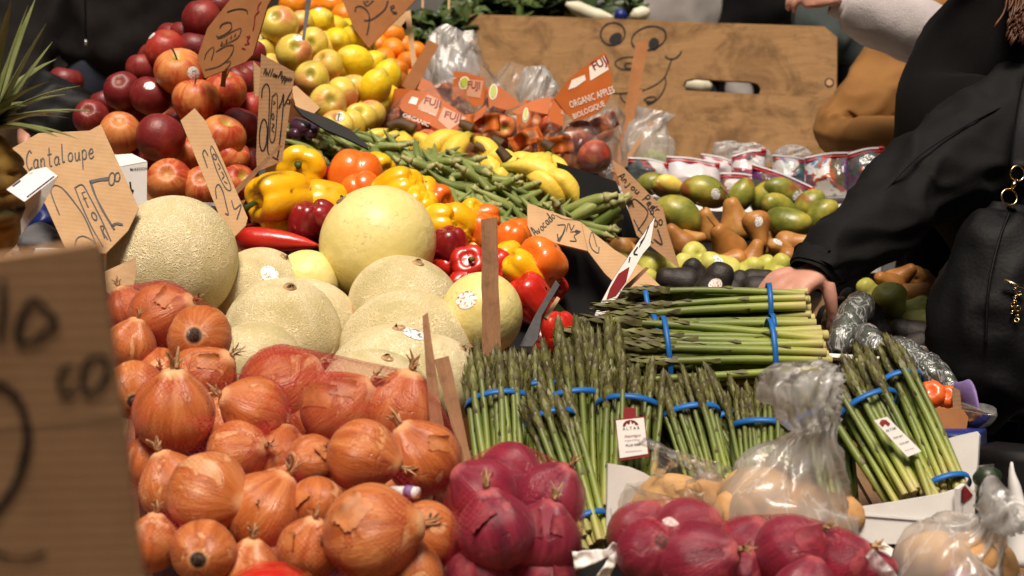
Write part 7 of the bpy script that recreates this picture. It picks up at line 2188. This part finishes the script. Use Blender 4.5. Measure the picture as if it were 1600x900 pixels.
bagB = ringbody('clear_bag', [(1234, 852, 1.94, 70, 0.04), (1234, 838, 1.94, 108, 0.066), (1232, 800, 1.94, 112, 0.072), (1240, 765, 1.94, 96, 0.06, 0.08, 9), (1262, 725, 1.93, 66, 0.04, 0.18, 10), (1276, 688, 1.92, 34, 0.022, 0.25, 11), (1278, 672, 1.92, 26, 0.018, 0.25, 11), (1272, 650, 1.92, 42, 0.028, 0.25, 10), (1258, 612, 1.91, 58, 0.036, 0.24, 8), (1250, 585, 1.91, 60, 0.03, 0.26, 7), (1248, 566, 1.91, 40, 0.02, 0.4, 5)], 'film_milky', None, 150, 0.005, 24, 7, (True, False))
tag(bagB, 'tall milky plastic bag of potatoes twisted into a knot before the asparagus', 'bag')
bagC = ringbody('clear_bag', [(1495, 945, 1.82, 80, 0.05), (1495, 918, 1.82, 100, 0.065), (1496, 880, 1.82, 92, 0.062, 0.06, 7), (1518, 852, 1.82, 60, 0.042, 0.15, 9), (1545, 828, 1.81, 30, 0.022, 0.25, 9), (1556, 814, 1.81, 24, 0.018, 0.25, 9), (1566, 800, 1.80, 40, 0.028, 0.3, 7), (1584, 784, 1.80, 48, 0.03, 0.35, 6)], 'film_milky', None, 120, 0.005, 24, 11, (True, False))
tag(bagC, 'milky plastic bag of pale potatoes in the bottom corner', 'bag')
riser('produce_bin', [S_po], 'crate_black', 'low black bin under the potato bags', 'bin', 1.1, -0.2)
gb = empty('cucumber_bag', P(1545, 820, 2.0), 'clear bag of dark green cucumbers beyond the white box', 'bag')
for k, (x, y) in enumerate([(1542, 745), (1548, 770), (1540, 792), (1546, 812)]):
    wpart('cucumber', *tube(smooth_path([tuple(P(x - 16, y + 4, 2.06)), tuple(P(x, y, 2.04)), tuple(P(x + 18, y - 2, 2.06))], 4), [0.004, 0.009, 0.011, 0.012, 0.012, 0.012, 0.011, 0.009, 0.004], 12), M['cucumber'], gb)
V_ = ringbody('film', [(1544, 832, 2.04, 16, 0.03), (1544, 815, 2.04, 22, 0.04), (1546, 770, 2.04, 20, 0.035), (1540, 728, 2.04, 14, 0.015)], 'film', gb, 40, 0.004, 25, 3)
pc = ringbody('paper_cone', [(1600, 880, 1.95, 34, 0.03), (1594, 820, 1.95, 22, 0.02), (1584, 760, 1.95, 8, 0.008), (1581, 722, 1.95, 2, 0.002)], 'crate_white', None, 20, 0.003, 20, 1)
tag(pc, 'white paper cone at the corner beside the milky bag', 'paper')
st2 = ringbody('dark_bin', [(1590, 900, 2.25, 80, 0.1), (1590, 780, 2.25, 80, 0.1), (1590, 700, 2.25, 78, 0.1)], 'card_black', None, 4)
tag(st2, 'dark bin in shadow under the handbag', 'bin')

# ------------------------------------------------------------------ bagged fuji apples
S_fu = []
def fuji(label, rings, cards, apples, seed, d):
    root = empty('apple_bag', P(rings[0][0], rings[0][1], rings[0][2]), label, 'bag', 'bagged fuji apples')
    ringbody('film', rings, 'film', root, 90, 0.006, 20, seed, (True, False))
    for pg, plane, items in cards:
        c = plate('header_card', pg, Plane(*plane), 0.0012, 'fuji_card', parent=root)
        for it in items:
            if it[0] == 'panel': blotch(c, it[1], 'fuji_panel', 0.0008, name='print_panel')
            elif it[0] == 'pale': blotch(c, it[1], 'fuji_white', 0.0008, name='print_panel')
            elif it[0] == 'leaf': blotch(c, it[1], 'fuji_white', 0.0008, name='print_border'); blotch(c, it[2], 'lime_print', 0.0014, name='print_leaf')
            elif it[0] == 'hole': blotch(c, it[1], 'fuji_white', 0.0009, name='handle_hole')
            else: text(c, it[1], it[2], it[3], it[4], it[5], it[6], 0.0016, bold=0.02 if it[6] == 'ink_red' else 0.004, sx=it[7] if len(it) > 7 else 1)
    for x, y, w, dd in apples:
        put('red_apple', 'red_apple_mix' if rnd.random() < 0.7 else 'red_apple_red', x, y, w, d + dd, None, store=S_fu, cat='apple', group='apples inside the clear bags')
def z5(*p): return [(590 + x / 5.0, 70 + y / 5.0) for x, y in p]
fuji('bag of fuji apples whose orange header shows two name panels', [(668, 226, 3.55, 52, 0.04), (668, 205, 3.55, 66, 0.06), (672, 178, 3.56, 64, 0.06, .1, 7), (668, 150, 3.58, 50, 0.03, .15, 6), (664, 138, 3.58, 44, 0.02, .2, 6)],
    [(z5((170, 480), (210, 395), (262, 352), (395, 368), (505, 425), (690, 560), (720, 590), (565, 705), (470, 660), (190, 515)), (680, 178, 3.46, (0.1, 0.35, 1)),
      [('panel', z5((312, 485), (390, 388), (500, 440), (455, 565))), ('panel', z5((472, 590), (515, 486), (695, 572), (560, 668))), ('hole', z5((240, 455), (270, 405), (318, 420), (300, 470))),
       ('t', 'FUJI', *z5((430, 452))[0], 12, -14, 'ink_red'), ('t', 'FUJI', *z5((588, 562))[0], 12, -16, 'ink_red'), ('t', 'organic apple', *z5((385, 525))[0], 4, -24, 'fuji_white'), ('t', 'ORGANIC', *z5((300, 590))[0], 7, -24, 'fuji_white')]),
     (z5((97, 490), (130, 342), (300, 345), (262, 352), (172, 470), (168, 560), (90, 590)), (612, 160, 3.54, (-0.3, 0.2, 1)), [('panel', z5((90, 560), (95, 498), (160, 500), (165, 552))), ('t', 'FUJI', *z5((128, 528))[0], 8, 0, 'ink_red', 0.8)])],
    [(640, 205, 40, 0.05), (690, 212, 42, 0.05), (660, 190, 38, 0.09)], 2, 3.50)
fuji('bag of fuji apples standing tall with a green leaf on its header', [(732, 205, 3.68, 44, 0.04), (735, 185, 3.68, 56, 0.06), (735, 160, 3.70, 50, 0.05, .1, 7), (722, 120, 3.72, 44, 0.03, .15, 6), (708, 85, 3.74, 40, 0.02, .2, 5), (706, 52, 3.76, 36, 0.012, .25, 5)],
    [(z5((580, 432), (592, 205), (690, 215), (835, 262), (832, 465), (760, 490), (700, 440), (670, 395), (630, 395), (612, 428)), (732, 140, 3.62, (-0.1, 0.15, 1)),
      [('leaf', oval(*z5((676, 298))[0], 8.0, 10.5, 0.35, a1=6.1), oval(*z5((676, 297))[0], 6.4, 8.8, 0.35, a1=6.1)), ('panel', z5((690, 400), (718, 270), (828, 282), (802, 418))), ('t', 'FUJI', *z5((752, 318))[0], 12, -4, 'ink_red', 0.75)]),
     (z5((310, 345), (345, 258), (420, 290), (500, 415), (460, 420)), (668, 140, 3.66, (0.1, 0.5, 1)), [])],
    [(722, 190, 40, 0.03), (752, 195, 40, 0.04)], 5, 3.64)
fuji('bag of fuji apples with green leaf and red fruit showing through', [(800, 232, 3.60, 40, 0.04), (800, 210, 3.60, 52, 0.06), (800, 180, 3.62, 48, 0.05, .1, 7), (808, 145, 3.64, 42, 0.03, .15, 6), (822, 108, 3.66, 36, 0.014, .2, 6)],
    [(z5((858, 345), (900, 300), (960, 325), (1130, 470), (1010, 510), (930, 490), (900, 475), (872, 505)), (788, 150, 3.545, (0.0, 0.3, 1)), [('leaf', oval(*z5((904, 368))[0], 6.5, 12.5, 0.12, a1=6.1), oval(*z5((904, 367))[0], 5.2, 11, 0.12, a1=6.1))]),
     (z5((860, 528), (905, 540), (950, 660), (1000, 735), (960, 745), (850, 600), (840, 540)), (770, 195, 3.55, (0.3, 0.1, 1)), []),
     (z5((705, 580), (850, 465), (845, 520), (800, 570), (740, 615)), (745, 178, 3.50, (0.2, 0.4, 1)), []),
     (z5((1080, 500), (1150, 490), (1200, 480), (1200, 620), (1140, 740), (1090, 690)), (818, 190, 3.54, (-0.2, 0.2, 1)), [('leaf', oval(*z5((1158, 555))[0], 5, 11, 0.1, a1=6.1), oval(*z5((1158, 554))[0], 4, 9.5, 0.1, a1=6.1))])],
    [(786, 200, 44, 0.0), (815, 215, 40, 0.03), (775, 222, 40, 0.05), (838, 200, 40, 0.06)], 8, 3.56)
def z4(*p): return [(800 + x / 4.0, y / 4.0) for x, y in p]
fuji('bag of fuji apples with the biggest orange header, organic lettering upright', [(900, 268, 3.50, 50, 0.05), (902, 250, 3.50, 62, 0.065), (908, 222, 3.52, 58, 0.06, .08, 7), (915, 190, 3.54, 46, 0.035, .12, 6), (935, 165, 3.56, 36, 0.02, .2, 6), (952, 152, 3.57, 24, 0.01, .2, 6)],
    [(z4((262, 610), (330, 530), (352, 495), (480, 395), (578, 322), (600, 380), (625, 490), (610, 610), (555, 690), (480, 735), (385, 755), (330, 700)), (912, 140, 3.46, (-0.25, 0.1, 1)),
      [('pale', z4((482, 420), (578, 345), (605, 435), (490, 505))), ('hole', z4((352, 560), (375, 500), (455, 468), (462, 500), (400, 545))), ('t', 'FUJI', *z4((552, 395))[0], 14, 30, 'ink_red', 0.85), ('t', 'ORGANIC APPLES', *z4((500, 610))[0], 11.5, 20, 'fuji_white', 0.58), ('t', 'BIOLOGIQUE', *z4((480, 690))[0], 9.0, 24, 'fuji_white', 0.72)]),
     (z4((225, 720), (262, 612), (330, 600), (320, 790), (240, 760)), (868, 175, 3.47, (-0.1, 0.2, 1)), [('panel', z4((305, 715), (325, 600), (368, 605), (350, 715))), ('t', 'FUJI', *z4((340, 660))[0], 7, 75, 'ink_red', 0.8)]),
     (z4((0, 700), (60, 660), (150, 620), (250, 605), (225, 715), (100, 690), (40, 720)), (830, 165, 3.50, (0.1, 0.6, 1)), [('leaf', oval(*z4((85, 712))[0], 3.5, 10, 0.1, a1=6.1), oval(*z4((85, 712))[0], 2.7, 8.6, 0.1, a1=6.1))])],
    [(905, 210, 48, 0.0), (930, 245, 54, -0.02), (870, 225, 46, 0.02), (895, 250, 48, 0.03), (860, 200, 40, 0.07)], 12, 3.50)
def small_bag(label, x, y, w, d, seed, panel=True):
    """a slumped apple bag: loose film round one apple and a buckled orange header"""
    r_ = random.Random(seed)
    root = empty('apple_bag', P(x, y + w * 0.6, d), label, 'bag', 'bagged fuji apples')
    ringbody('film', [(x, y + w * .5, d, w * .45, 0.03), (x, y + w * .25, d, w * .6, 0.05), (x, y - w * .1, d, w * .55, 0.045, .12, 7), (x + w * .1, y - w * .5, d, w * .35, 0.025, .25, 6), (x + w * .15, y - w * .85, d, w * .3, 0.012, .35, 5)], 'film', root, 70, 0.007, 22, seed, (True, False))
    V, Fc = [], []
    a = r_.uniform(-0.5, 0.5)
    n, m = 16, 6
    for i in range(n + 1):
        for k in range(m + 1):
            u, v = (i / n - .5) * w * 1.25, (k / m - .5) * w * 0.62
            px, py = x + u * math.cos(a) - v * math.sin(a), y - w * .25 + u * math.sin(a) + v * math.cos(a)
            p = P(px, py, d - 0.05)
            V.append(p - FWD * (0.022 * math.sin(i * .55 + seed) + 0.016 * fold(p, 26, seed)))
    for i in range(n):
        for k in range(m):
            q = i * (m + 1) + k
            Fc.append((q, q + m + 1, q + m + 2, q + 1))
    idx = [1 if panel and 9 <= i <= 13 and 1 <= k <= 3 else 0 for i in range(n) for k in range(m)]
    o = obj('header_card', mesh('header_card', [v - root.location for v in V], Fc, [M['fuji_card'], M['fuji_panel']], True, idx), root)
    md = o.modifiers.new('thickness', 'SOLIDIFY'); md.thickness = 0.001
    put('red_apple', 'red_apple_mix', x + r_.uniform(-8, 8), y + w * .18, w * .62, d, None, store=S_fu, cat='apple', group='apples inside the clear bags')
for k_, (x, y, w, d, lab) in enumerate([(632, 180, 46, 3.62, 'slumped apple bag beside the lemons'), (705, 158, 46, 3.74, 'slumped apple bag behind the two name panels'), (768, 168, 44, 3.70, 'slumped apple bag between the green leaf headers'), (752, 205, 46, 3.56, 'slumped apple bag just behind the pale banana stem'), (845, 182, 44, 3.66, 'slumped apple bag left of the biggest header'), (868, 240, 46, 3.50, 'slumped apple bag behind the upright bananas'), (822, 228, 42, 3.54, 'slumped apple bag above the long yellow bananas'), (940, 205, 40, 3.62, 'slumped apple bag right of the biggest header')]):
    small_bag(lab, x, y, w, d, k_ + 60, k_ % 2 == 0)
number(S_fu, 'red and orange apple inside clear plastic, {} from the top')
riser('produce_bin', [S_fu], 'card_brown', 'brown cardboard bin under the bagged fuji apples', 'bin', 1.1, 0.2)
for lab, rings, seed in (('empty clear plastic bag with faint print standing against the board', [(706, 148, 3.95, 42, 0.03), (704, 120, 3.95, 46, 0.035, .1, 6), (702, 85, 3.96, 38, 0.03, .15, 6), (706, 58, 3.96, 24, 0.018, .2, 5), (712, 44, 3.96, 14, 0.01, .3, 5)], 21),
        ('clear plastic bag of green fruit behind the ragged cardboard strips', [(1010, 262, 3.88, 36, 0.04), (1012, 238, 3.88, 40, 0.05, .08, 7), (1012, 210, 3.88, 34, 0.04, .12, 7), (1018, 190, 3.88, 20, 0.02, .3, 6), (1022, 172, 3.88, 26, 0.016, .4, 5)], 23),
        ('clear bag of greens beside the biggest orange header', [(955, 262, 3.82, 22, 0.03), (956, 230, 3.82, 24, 0.035, .08, 7), (954, 200, 3.82, 20, 0.03, .12, 7), (960, 170, 3.82, 14, 0.012, .3, 6)], 24),
        ('crumpled clear plastic bag beside the fuji headers', [(838, 175, 3.86, 26, 0.03), (840, 150, 3.86, 30, 0.03, .15, 7), (836, 125, 3.86, 24, 0.02, .25, 6), (834, 104, 3.86, 12, 0.01, .4, 5)], 26)):
    b_ = ringbody('clear_bag', rings, 'film_milky' if seed != 24 else 'film', None, 90, 0.007, 20, seed, (True, False))
    tag(b_, lab, 'bag')
for x, y, w, lab in [(1020, 245, 24, 'light green lime in the clear bag, upper one'), (1036, 252, 24, 'light green lime in the clear bag, right one'), (1008, 252, 22, 'light green lime in the clear bag, left one')]:
    put('lime', 'lime', x, y, w, 3.88, None, cat='lime', group='limes in a clear bag', label=lab)

# ------------------------------------------------------------------ berry pouches
def pouch(label, x0, y0, x1, y1, h, d, seed, mat='berry'):
    """flat zip pouch bulging with fruit: printed body and a welded strip with a slider"""
    x0, x1, y0, y1, h = x0 - 5, x1 + 5, y0 - 5, y1 - 5, h * 1.3
    root = empty('berry_pouch', P((x0 + x1) / 2, (y0 + y1) / 2 + h, d), label, 'pouch', 'printed berry pouches')
    V, Fc = [], []
    nu, nv = 22, 14
    for side in (1, -1):
        b = len(V)
        for j in range(nv + 1):
            for i in range(nu + 1):
                u, v = i / nu, j / nv
                x, y = x0 + (x1 - x0) * u, y0 + (y1 - y0) * u + h * v
                p = P(x, y, d)
                bul = 0.035 * (math.sin(math.pi * u) ** 0.6) * (math.sin(math.pi * min(1, v * 0.9 + 0.02)) ** 0.7)
                p = p - FWD * side * (bul * (0.8 + 0.5 * fold(p, 24, seed)) + 0.0004) + UP * 0.004 * nz(p, 30, seed)
                V.append(p)
        for j in range(nv):
            for i in range(nu):
                q = b + j * (nu + 1) + i
                f = (q, q + nu + 1, q + nu + 2, q + 1)
                Fc.append(f if side > 0 else f[::-1])
    wpart('pouch', V, Fc, M[mat], root)
    a, b = P(x0, y0, d - 0.004), P(x1, y1, d - 0.004)
    m_ = (a + b) / 2 + UP * 0.004
    wpart('zip_strip', *tube(smooth_path([tuple(a), tuple(m_), tuple(b)], 6), [0.005] * 13, 8, flat=0.5), M['pouch_white'], root)
    a2, b2 = P(x0 + 1, y0 + 5, d - 0.007), P(x1 - 1, y1 + 5, d - 0.007)
    wpart('zip_stripe', *tube(smooth_path([tuple(a2), tuple((a2 + b2) / 2 + UP * 0.004 - FWD * 0.004), tuple(b2)], 6), [0.0045] * 13, 8, flat=0.4), M['zip_red'], root)
    wpart('slider', *box(P(x1 - 4, y1, d - 0.008), (0.010, 0.008, 0.007)), M['zip_red'], root)
    return root
pouch('berry pouch with red strip nearest the lime bag', 986, 252, 1040, 262, 34, 3.72, 1)
pouch('pale pouch of dark berries with a green corner', 1046, 250, 1120, 262, 40, 3.78, 2, 'pouch_white')
pouch('pale purple pouch in the middle of the berries', 1100, 246, 1150, 262, 40, 3.82, 3, 'pouch_white')
pouch('blue and red berry pouch with a white rim', 1148, 250, 1192, 240, 44, 3.80, 4)
pouch('red berry pouch leaning in front above the mangoes', 1180, 262, 1268, 300, 34, 3.66, 5)
pouch('berry pouch with rounded white handle edge', 1212, 248, 1282, 262, 44, 3.78, 6)
pouch('berry pouch with a big raspberry print under the tan elbow', 1262, 252, 1330, 244, 50, 3.74, 7)
pouch('blue berry pouch beside the black sleeve', 1330, 246, 1376, 236, 50, 3.72, 8)
pouch('berry pouch lying low behind the dark green mango', 1130, 276, 1190, 284, 26, 3.70, 9)
for lab, x, y, s in (('crumpled clear film wad above the berry pouches', 1145, 236, 1), ('crumpled clear film wad beside the tan elbow', 1245, 242, 2), ('crumpled clear film wad behind the pale pouches', 1180, 240, 3)):
    b_ = ringbody('film_wad', [(x, y + 14, 3.90, 24, 0.02), (x, y + 2, 3.90, 30, 0.03, .15, 7), (x + 3, y - 8, 3.90, 20, 0.02, .3, 6), (x + 5, y - 14, 3.90, 9, 0.01, .4, 5)], 'film_milky', None, 60, 0.010, 26, s + 40)
    tag(b_, lab, 'film')
S_x = []
for x, y, d in [(990, 304, 3.62), (1080, 306, 3.62), (1180, 308, 3.62), (1370, 302, 3.62), (1000, 274, 3.9), (1200, 276, 3.9), (1380, 272, 3.9), (850, 262, 3.86), (930, 290, 3.62)]:
    e_ = bpy.data.objects.new('x', None); e_.location = P(x, y, d); e_['_r'] = 0.03; S_x.append((e_, x, y))
riser('produce_bin', [S_x], 'card_white', 'white carton under the berry pouches', 'bin', 1.0, 0.6)
for e_, *_ in S_x + S_tmp: bpy.data.objects.remove(e_)

# ------------------------------------------------------------------ leafy greens behind the board
def leaf_mesh(parts, p, d, n, L, w, curl, seed):
    """one curled leaf blade from p along d"""
    d = Vector(d).normalized(); n = (Vector(n) - d * Vector(n).dot(d)).normalized(); s = d.cross(n)
    V, Fc = [], []
    m = 6
    for i in range(m + 1):
        t = i / m
        ww = w * math.sin(math.pi * (0.12 + 0.88 * t) ** 0.8) * (1 if i < m else 0.1)
        c = p + d * L * t + n * (-curl * L * t * t)
        for k in (-1, -0.5, 0, 0.5, 1):
            V.append(c + s * ww * k + n * (0.25 * w * abs(k) + 0.18 * w * math.sin(9 * t + 3 * k + seed) * abs(k)))
    for i in range(m):
        for k in range(4):
            q = i * 5 + k
            Fc.append((q, q + 1, q + 6, q + 5))
    parts.append((V, Fc))
def greens(label, cx, cy, wx, wy, d, n, L, w, mat, seed, name='leafy_greens'):
    r_ = random.Random(seed)
    root = empty(name, P(cx, cy + wy, d), label, 'greens', 'leafy greens behind the board')
    parts = []
    for i in range(n):
        p = P(cx + r_.uniform(-wx, wx), cy + r_.uniform(-wy * 0.5, wy), d + r_.uniform(-0.05, 0.06))
        leaf_mesh(parts, p, cdir(r_.uniform(-1, 1), r_.uniform(-0.1, 1), r_.uniform(-.1, 0.9)), cdir(r_.uniform(-.4, .4), 0.7, 0.6), L * r_.uniform(0.6, 1.2), w * r_.uniform(0.7, 1.3), r_.uniform(0.1, 0.6), i)
    wpart('leaves', *join(*parts), M[mat], root)
    st_ = [tube([P(cx + r_.uniform(-wx, wx) * .4, cy + wy, d), P(cx + r_.uniform(-wx, wx) * .6, cy, d)], [0.006, 0.004], 6) for _ in range(6)]
    wpart('stems', *join(*st_), M['okra_cap'], root)
greens('dark leafy greens beside the pale cardboard strut', 690, 45, 34, 26, 4.55, 70, 0.06, 0.018, 'leaf', 1)
greens('curly green herb bunch above the empty clear bag', 670, 62, 26, 16, 4.50, 90, 0.035, 0.010, 'leaf', 2)
greens('broad dark green leaves above the board corner', 760, 12, 40, 18, 4.95, 50, 0.09, 0.03, 'leaf', 3)
greens('leafy greens over the middle of the board top', 850, 12, 46, 16, 4.95, 60, 0.08, 0.025, 'leaf', 4)
greens('dark leaves between the white stalks and the herbs', 890, 14, 30, 12, 4.92, 30, 0.09, 0.035, 'leaf_dark', 5)
greens('green sprigs beside the grey knitwear', 975, 8, 30, 14, 4.95, 50, 0.05, 0.014, 'leaf', 6)
greens('pale green tufts under the hanging labels', 720, 20, 26, 16, 4.80, 60, 0.04, 0.012, 'leaf', 7)
greens('green leaves seen through the hand slot side of the board', 860, 120, 40, 10, 4.75, 30, 0.08, 0.03, 'leaf', 8)
for lab, pts, r, mat in (('white leek stalk lying on the greens behind the board', [(884, 6), (905, 14), (930, 24), (958, 28)], 0.020, 'white_veg'), ('pale stalk end beside the grey knitwear', [(985, 26), (1000, 22), (1015, 16)], 0.020, 'white_veg'),
        ('cream cabbage stalk behind the hand slot', [(1060, 128), (1085, 132), (1112, 136)], 0.026, 'white_veg'), ('dark green zucchini lying beside the pale cardboard strut', [(640, 34), (658, 24), (680, 28), (692, 36)], 0.017, 'cucumber'), ('dark zucchini below the herbs', [(648, 52), (664, 48), (682, 52)], 0.013, 'cucumber')):
    dd = 4.62 if 'hand' in lab or 'zucch' in lab else 4.80
    sp = smooth_path([tuple(P(x, y, dd)) for x, y in pts], 5)
    n_ = len(sp)
    V, Fc = tube(sp, [r * min(1, 0.3 + 3.0 * min(i, n_ - 1 - i) / n_) for i in range(n_)], 14)
    o3 = min((Vector(v) for v in V), key=lambda q: q.z).copy()
    o = obj('vegetable_stalk' if mat == 'white_veg' else 'zucchini', mesh('stalk', [Vector(v) - o3 for v in V], Fc, M[mat]), None, o3)
    tag(o, lab, 'vegetable')
S_rad = []
for x, y, w in [(742, 4, 18), (805, 6, 16), (822, 2, 18), (838, 4, 16), (898, 2, 16), (850, 6, 14)]:
    put('radish', 'tomato', x, y, w, 5.02, None, store=S_rad, cat='radish', group='red radishes behind the board')
st_ = sorted(S_rad, key=lambda s: s[1])
for i, (o, x, y) in enumerate(st_): o['label'] = 'small red radish above the board, {} along its top edge'.format(ordinal(i + 1))
vb = ringbody('bottle_cap', [(970, 30, 4.7, 9, 0.016), (970, 22, 4.7, 10, 0.018), (971, 15, 4.7, 6, 0.01)], 'blue', None, 20)
tag(vb, 'dark blue cap behind the board below the grey knitwear', 'cap')
for lab, x in (('thin pale label stick above the dark greens', 660), ('second thin label stick above the herbs', 701)):
    stake('label_stick', (x, 24), (x + 1, -20), 3, 3, 0.003, 4.55, 4.6, lab, 'stick', 'card_pale', seed=x)

# ------------------------------------------------------------------ pineapple and the things around it
pr = empty('pineapple', P(-46, 415, 2.12), 'pineapple with spiky pale green crown at the edge of the stall', 'pineapple')
def pmod(th, t, r, z):
    row = t * 9
    k = 9
    a = th * k / (2 * math.pi) + 0.5 * (int(row) % 2)
    e = (abs((a % 1) - 0.5) * 2) ** 2 * 0.5 + (abs((row % 1) - 0.5) * 2) ** 2 * 0.5
    return r * (1.05 - 0.13 * e), z
V, Fc = rev([(0.5 * math.sin(math.pi * i / 54) ** 0.55 if 0 < i < 54 else 0, 0.5 - i / 54) for i in range(55)], 72, pmod)
wpart('body', [P(-46, 305, 2.12) + Vector((v[0] * 0.145, v[1] * 0.145, v[2] * 0.19)) for v in V], Fc, M['pineapple'], pr)
r_ = random.Random(5)
for i in range(46):
    a = i * 2.4
    el = 0.25 + 1.15 * (i / 46)
    d = Vector((math.cos(a) * math.cos(el), math.sin(a) * math.cos(el), math.sin(el)))
    p = P(-44, 205, 2.12) + Vector((math.cos(a), math.sin(a), 0)) * 0.02
    L = 0.10 + 0.075 * (i / 46) + r_.uniform(-.02, .02)
    pts_ = []
    parts = []
    n = Vector((0, 0, 1)) if abs(d.z) < 0.8 else Vector((math.cos(a), math.sin(a), 0))
    s_ = d.cross(n).normalized(); n = s_.cross(d)
    V, Fc = [], []
    m = 8
    for j in range(m + 1):
        t = j / m
        c = p + d * L * t - n * (0.35 * L * t * t) * (1 if el < 0.9 else -0.25)
        w = 0.014 * (1 - t) ** 0.7 + 0.0006
        for k in (-1, 0, 1): V.append(c + s_ * w * k + n * (0.35 * w * abs(k)))
        for k in (-1, 0, 1): V.append(c + s_ * w * k + n * (0.35 * w * abs(k) - 0.0022 * (1 - t)))
    for j in range(m):
        q = j * 6
        for k in (0, 1):
            Fc.append((q + k, q + k + 1, q + k + 7, q + k + 6)); Fc.append((q + 3 + k, q + 9 + k, q + 10 + k, q + 4 + k))
    wpart('leaf', V, Fc, M['pine_leaf'], pr)
ph_ = empty('paper_tag', P(40, 365, 2.03), 'curled white paper tag with orange edge hanging on the pineapple', 'tag')
tp1 = plate('upper_flap', [(10, 296), (50, 266), (72, 261), (90, 275), (42, 312), (38, 315)], Plane(45, 290, 2.03, (-0.1, 1.3, 1)), 0.0015, 'paper', parent=ph_, edge='paper_edge')
strokes(tp1, [([(20, 292), (32, 283)], 3), ([(42, 309), (85, 276)], 2.2), ([(46, 273), (52, 270)], 1.2)], 'ink_navy', name='print')
tp2 = plate('lower_flap', [(38, 315), (42, 312), (90, 275.5), (78, 300), (48, 345), (33, 366), (32, 345), (40, 325)], Plane(55, 318, 2.03, (-0.1, -0.35, 1)), 0.0015, 'paper', parent=ph_, edge='paper_edge')
strokes(tp2, [([(46, 342), (60, 325), (70, 308)], 8)], 'tray_grey', name='print')
ps = ringbody('fruit_crate', [(-40, 560, 2.15, 170, 0.12), (-40, 430, 2.15, 170, 0.12), (-40, 414, 2.15, 165, 0.12)], 'table_wood', None, 4)
tag(ps, 'wooden crate under the pineapple behind the blurred sign', 'crate')
bl = ringbody('blue_bag', [(75, 362, 2.72, 26, 0.05), (76, 345, 2.72, 30, 0.06), (76, 328, 2.72, 22, 0.04), (80, 320, 2.72, 10, 0.02)], 'blue', None, 40, 0.010, 22, 2)
tag(bl, 'crumpled blue plastic bag behind the cantaloupe sign', 'bag')
cl_ = ringbody('grey_cloth', [(72, 392, 2.62, 34, 0.06), (72, 378, 2.62, 36, 0.065), (76, 362, 2.62, 26, 0.05), (80, 355, 2.62, 12, 0.02)], 'grey_cloth', None, 40, 0.008, 24, 6)
tag(cl_, 'folded grey cloth below the cantaloupe sign', 'cloth')
tk = ringbody('grey_tray', [(90, 450, 2.62, 70, 0.08), (90, 400, 2.62, 72, 0.08), (90, 389, 2.62, 70, 0.08)], 'tray_grey', None, 4)
tag(tk, 'grey tray edge under the folded cloth', 'tray')
wv = ringbody('bright_patch_block', [(-30, 90, 6.0, 42, 0.3), (-30, 40, 6.0, 44, 0.3), (-30, 12, 6.0, 42, 0.3)], 'crate_white', None, 4)  # made-up white block, stands in for a bright patch in the corner
tag(wv, 'made-up white block for the bright patch behind the pineapple leaves', 'crate')
sb = ringbody('stacked_crate', [(-30, 330, 6.0, 60, 0.35), (-30, 200, 6.0, 60, 0.35), (-30, 92, 6.0, 58, 0.35)], 'table_wood', None, 4)
tag(sb, 'brown crate carrying the made-up white block', 'crate')
tk2 = ringbody('tissue', [(52, 190, 3.36, 13, 0.018), (52, 176, 3.36, 17, 0.025), (57, 163, 3.36, 13, 0.018), (61, 156, 3.36, 6, 0.008)], 'film_milky', None, 36, 0.006, 30, 5)
tag(tk2, 'small crumpled film scrap among the pineapple leaves', 'film')
tb_ = ringbody('red_tote', [(1486, 420, 3.25, 22, 0.05), (1478, 385, 3.25, 24, 0.06), (1478, 360, 3.25, 18, 0.04), (1482, 342, 3.25, 8, 0.02)], 'pepper_orange', None, 30, 0.004, 18, 3)
tag(tb_, 'reddish tote bag seen between black sleeve and handbag', 'bag')

# ------------------------------------------------------------------ brick houses added on every side of the market to block the low sky
def house(label, cx, cy, w, dpt, h, face, floors=3, n=5, mat='brick_dark'):
    """an added sky-blocking house with real window openings filled by recessed panes on the side that faces the market"""
    root = empty('sky_blocking_house', (cx, cy, 0), label, 'building')
    f = Vector((math.sin(face), math.cos(face), 0)); s = Vector((math.cos(face), -math.sin(face), 0))
    R = Matrix((s, f, Vector((0, 0, 1)))).transposed()
    def bx(name, x, y, z, sx, sy, sz, m, par=root):
        V, Fc = box((0, 0, 0), (sx, sy, sz), R)
        c = root.location + s * x + f * y + Vector((0, 0, z))
        return wpart(name, [v + c for v in V], Fc, M[m], par, False)
    bx('wall', 0, -dpt / 2, h / 2, w, dpt, h, mat)
    bx('cornice', 0, 0.1, h + 0.15, w + 0.4, 0.5, 0.3, 'concrete')
    for k in range(floors):
        for i in range(n):
            x = -w / 2 + w * (i + 0.5) / n
            z = 1.7 + k * 3.1
            bx('window', x, 0.01, z, 1.3, 0.05, 1.7, 'zip')
            bx('sill', x, 0.08, z - 0.92, 1.5, 0.16, 0.1, 'concrete')
house('dark brick house added behind the market to block low sky', 0, 11.0, 18, 0.6, 13.5, math.pi, 4)
house('unseen brick house added behind the photographer to block low sky', 0, -6.0, 22, 0.6, 10.0, 0)
house('unseen brick house added on the vendor side to block low sky', -8.0, 2.0, 20, 0.6, 14.0, math.pi / 2, 4)
house('unseen brick house added on the shoppers side to block low sky', 8.5, 3.0, 20, 0.6, 13.0, -math.pi / 2, 4)

for o in scene.objects:
    if '_r' in o: del o['_r']
